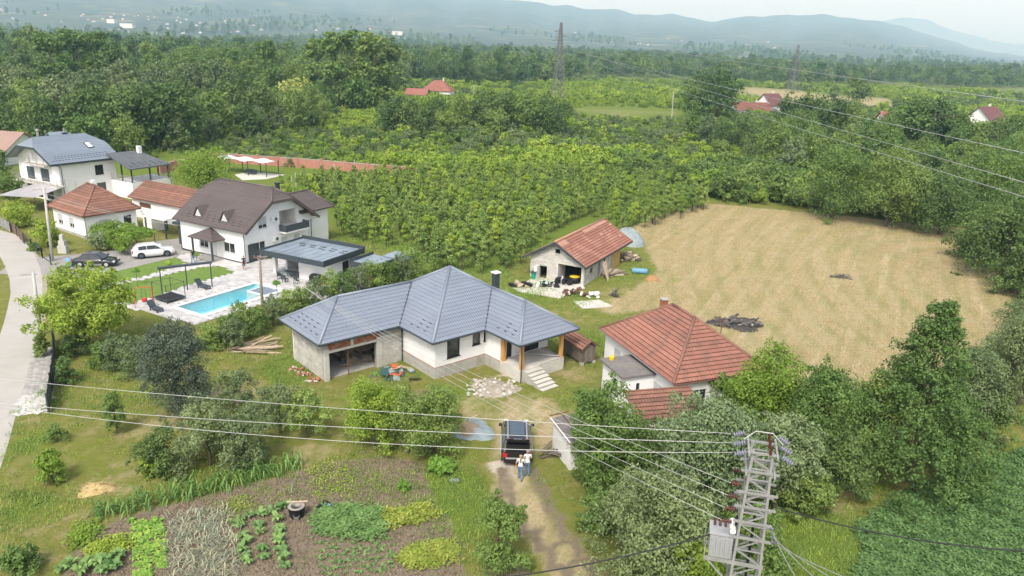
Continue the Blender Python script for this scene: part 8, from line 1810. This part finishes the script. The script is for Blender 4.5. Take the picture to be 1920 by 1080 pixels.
g_ = DY(1850, 212, 290); simple_house(g_, R(32), 11, 8.5, 5.0, 9.4, 'maroon', 'white gabled far house with maroon roof near the right edge')
g_ = DY(1780, 210, 300); simple_house(g_, R(-6), 20, 8, 2.8, 5.5, 'maroon', 'long low maroon roofed far building left of the white gable', chim=False)
g_ = DY(1668, 214, 290); simple_house(g_, R(10), 7, 6, 3.0, 6.4, 'fartile', 'small white far house with red roof half hidden by trees', chim=False)
g_ = G(-10, 300); simple_house((g_[0], g_[1]), R(-12), 15, 10, 2.6, 5.9, 'pinkroof', 'pink tiled house cut by the left edge behind the tall white house', chim=False)
g_ = G(12, 222); simple_house((g_[0], g_[1]), R(20), 9, 7, 3.2, 6.0, 'fartile', 'small red house between trees at the left edge', chim=False)
g_ = DY(1262, 196, 300)
for px, py, ty, Y_, lab in ((1262, 196, 172, 300, 'pale pole beside the pale far field'), (888, 180, 158, 330, 'pale pole right of the far red roofed house')):
    a = DY(px, py, Y_); b_ = DY(px + 1, ty, Y_); o = MB().tube([(a[0], Y_, 0), (b_[0], Y_, b_[2])], .16, 6).build('far_pole', M['conpole']); tag(o, lab, 'utility pole')
# town on the plain and villages on the lower slopes
rs = random.Random(77); proto = simple_house((0, -200), 0, 11, 9, 5, 9, 'fartile', 'tiny house of the distant town on the plain', 'houses of the distant town', win=False, name='town_house')
first = True
for k in range(110):
    if k < 95: px = rs.choice([rs.gauss(290, 90), rs.uniform(0, 750)]); Y_ = rs.uniform(1600, 3000)
    else: px = rs.gauss(1300, 120); Y_ = rs.uniform(3000, 3900)
    p = DY(px, 80, Y_); o = proto if first else copy_tree(proto); first = False; o.location = (p[0], Y_, land_z(px, Y_) - .5); o.rotation_euler.z = rs.uniform(0, 3.1); s_ = rs.uniform(.45, .8); o.scale = (s_, s_, s_)
for k, (px, Y_, sx_, lab) in enumerate(((243, 2300, 3, 'large white hall in the distant town at upper left'), (215, 2500, 2, 'white hall left of the largest one in the distant town'), (745, 2700, 3, 'pale hall on the plain above the tall poplars'))):
    p = DY(px, 80, Y_); o = MB().box(-6 * sx_, 6 * sx_, -10, 10, 0, 12).box(-6.2 * sx_, 6.2 * sx_, -10.3, 10.3, 12, 13).build('distant_hall', M['whiteold']); o.location = (p[0], Y_, land_z(px, Y_) - 1); tag(o, lab, 'hall')

# ================================================================== air
mb = MB().box(-14600, 14600, -600, 14900, -3.0, 1150)
hz = mb.build('haze', None); hz.data.materials.clear(); tag(hz, kind='stuff')
vm, n, out = node_mat('summer_haze')
pv_ = N(n, 'ShaderNodeVolumePrincipled'); pv_.inputs['Color'].default_value = (0.42, 0.69, 1.0, 1); pv_.inputs['Density'].default_value = 1.65e-4; pv_.inputs['Absorption Color'].default_value = (1, 1, 1, 1); pv_.inputs['Anisotropy'].default_value = 0.0
n.links.new(pv_.outputs[0], out.inputs['Volume']); hz.data.materials.append(vm)
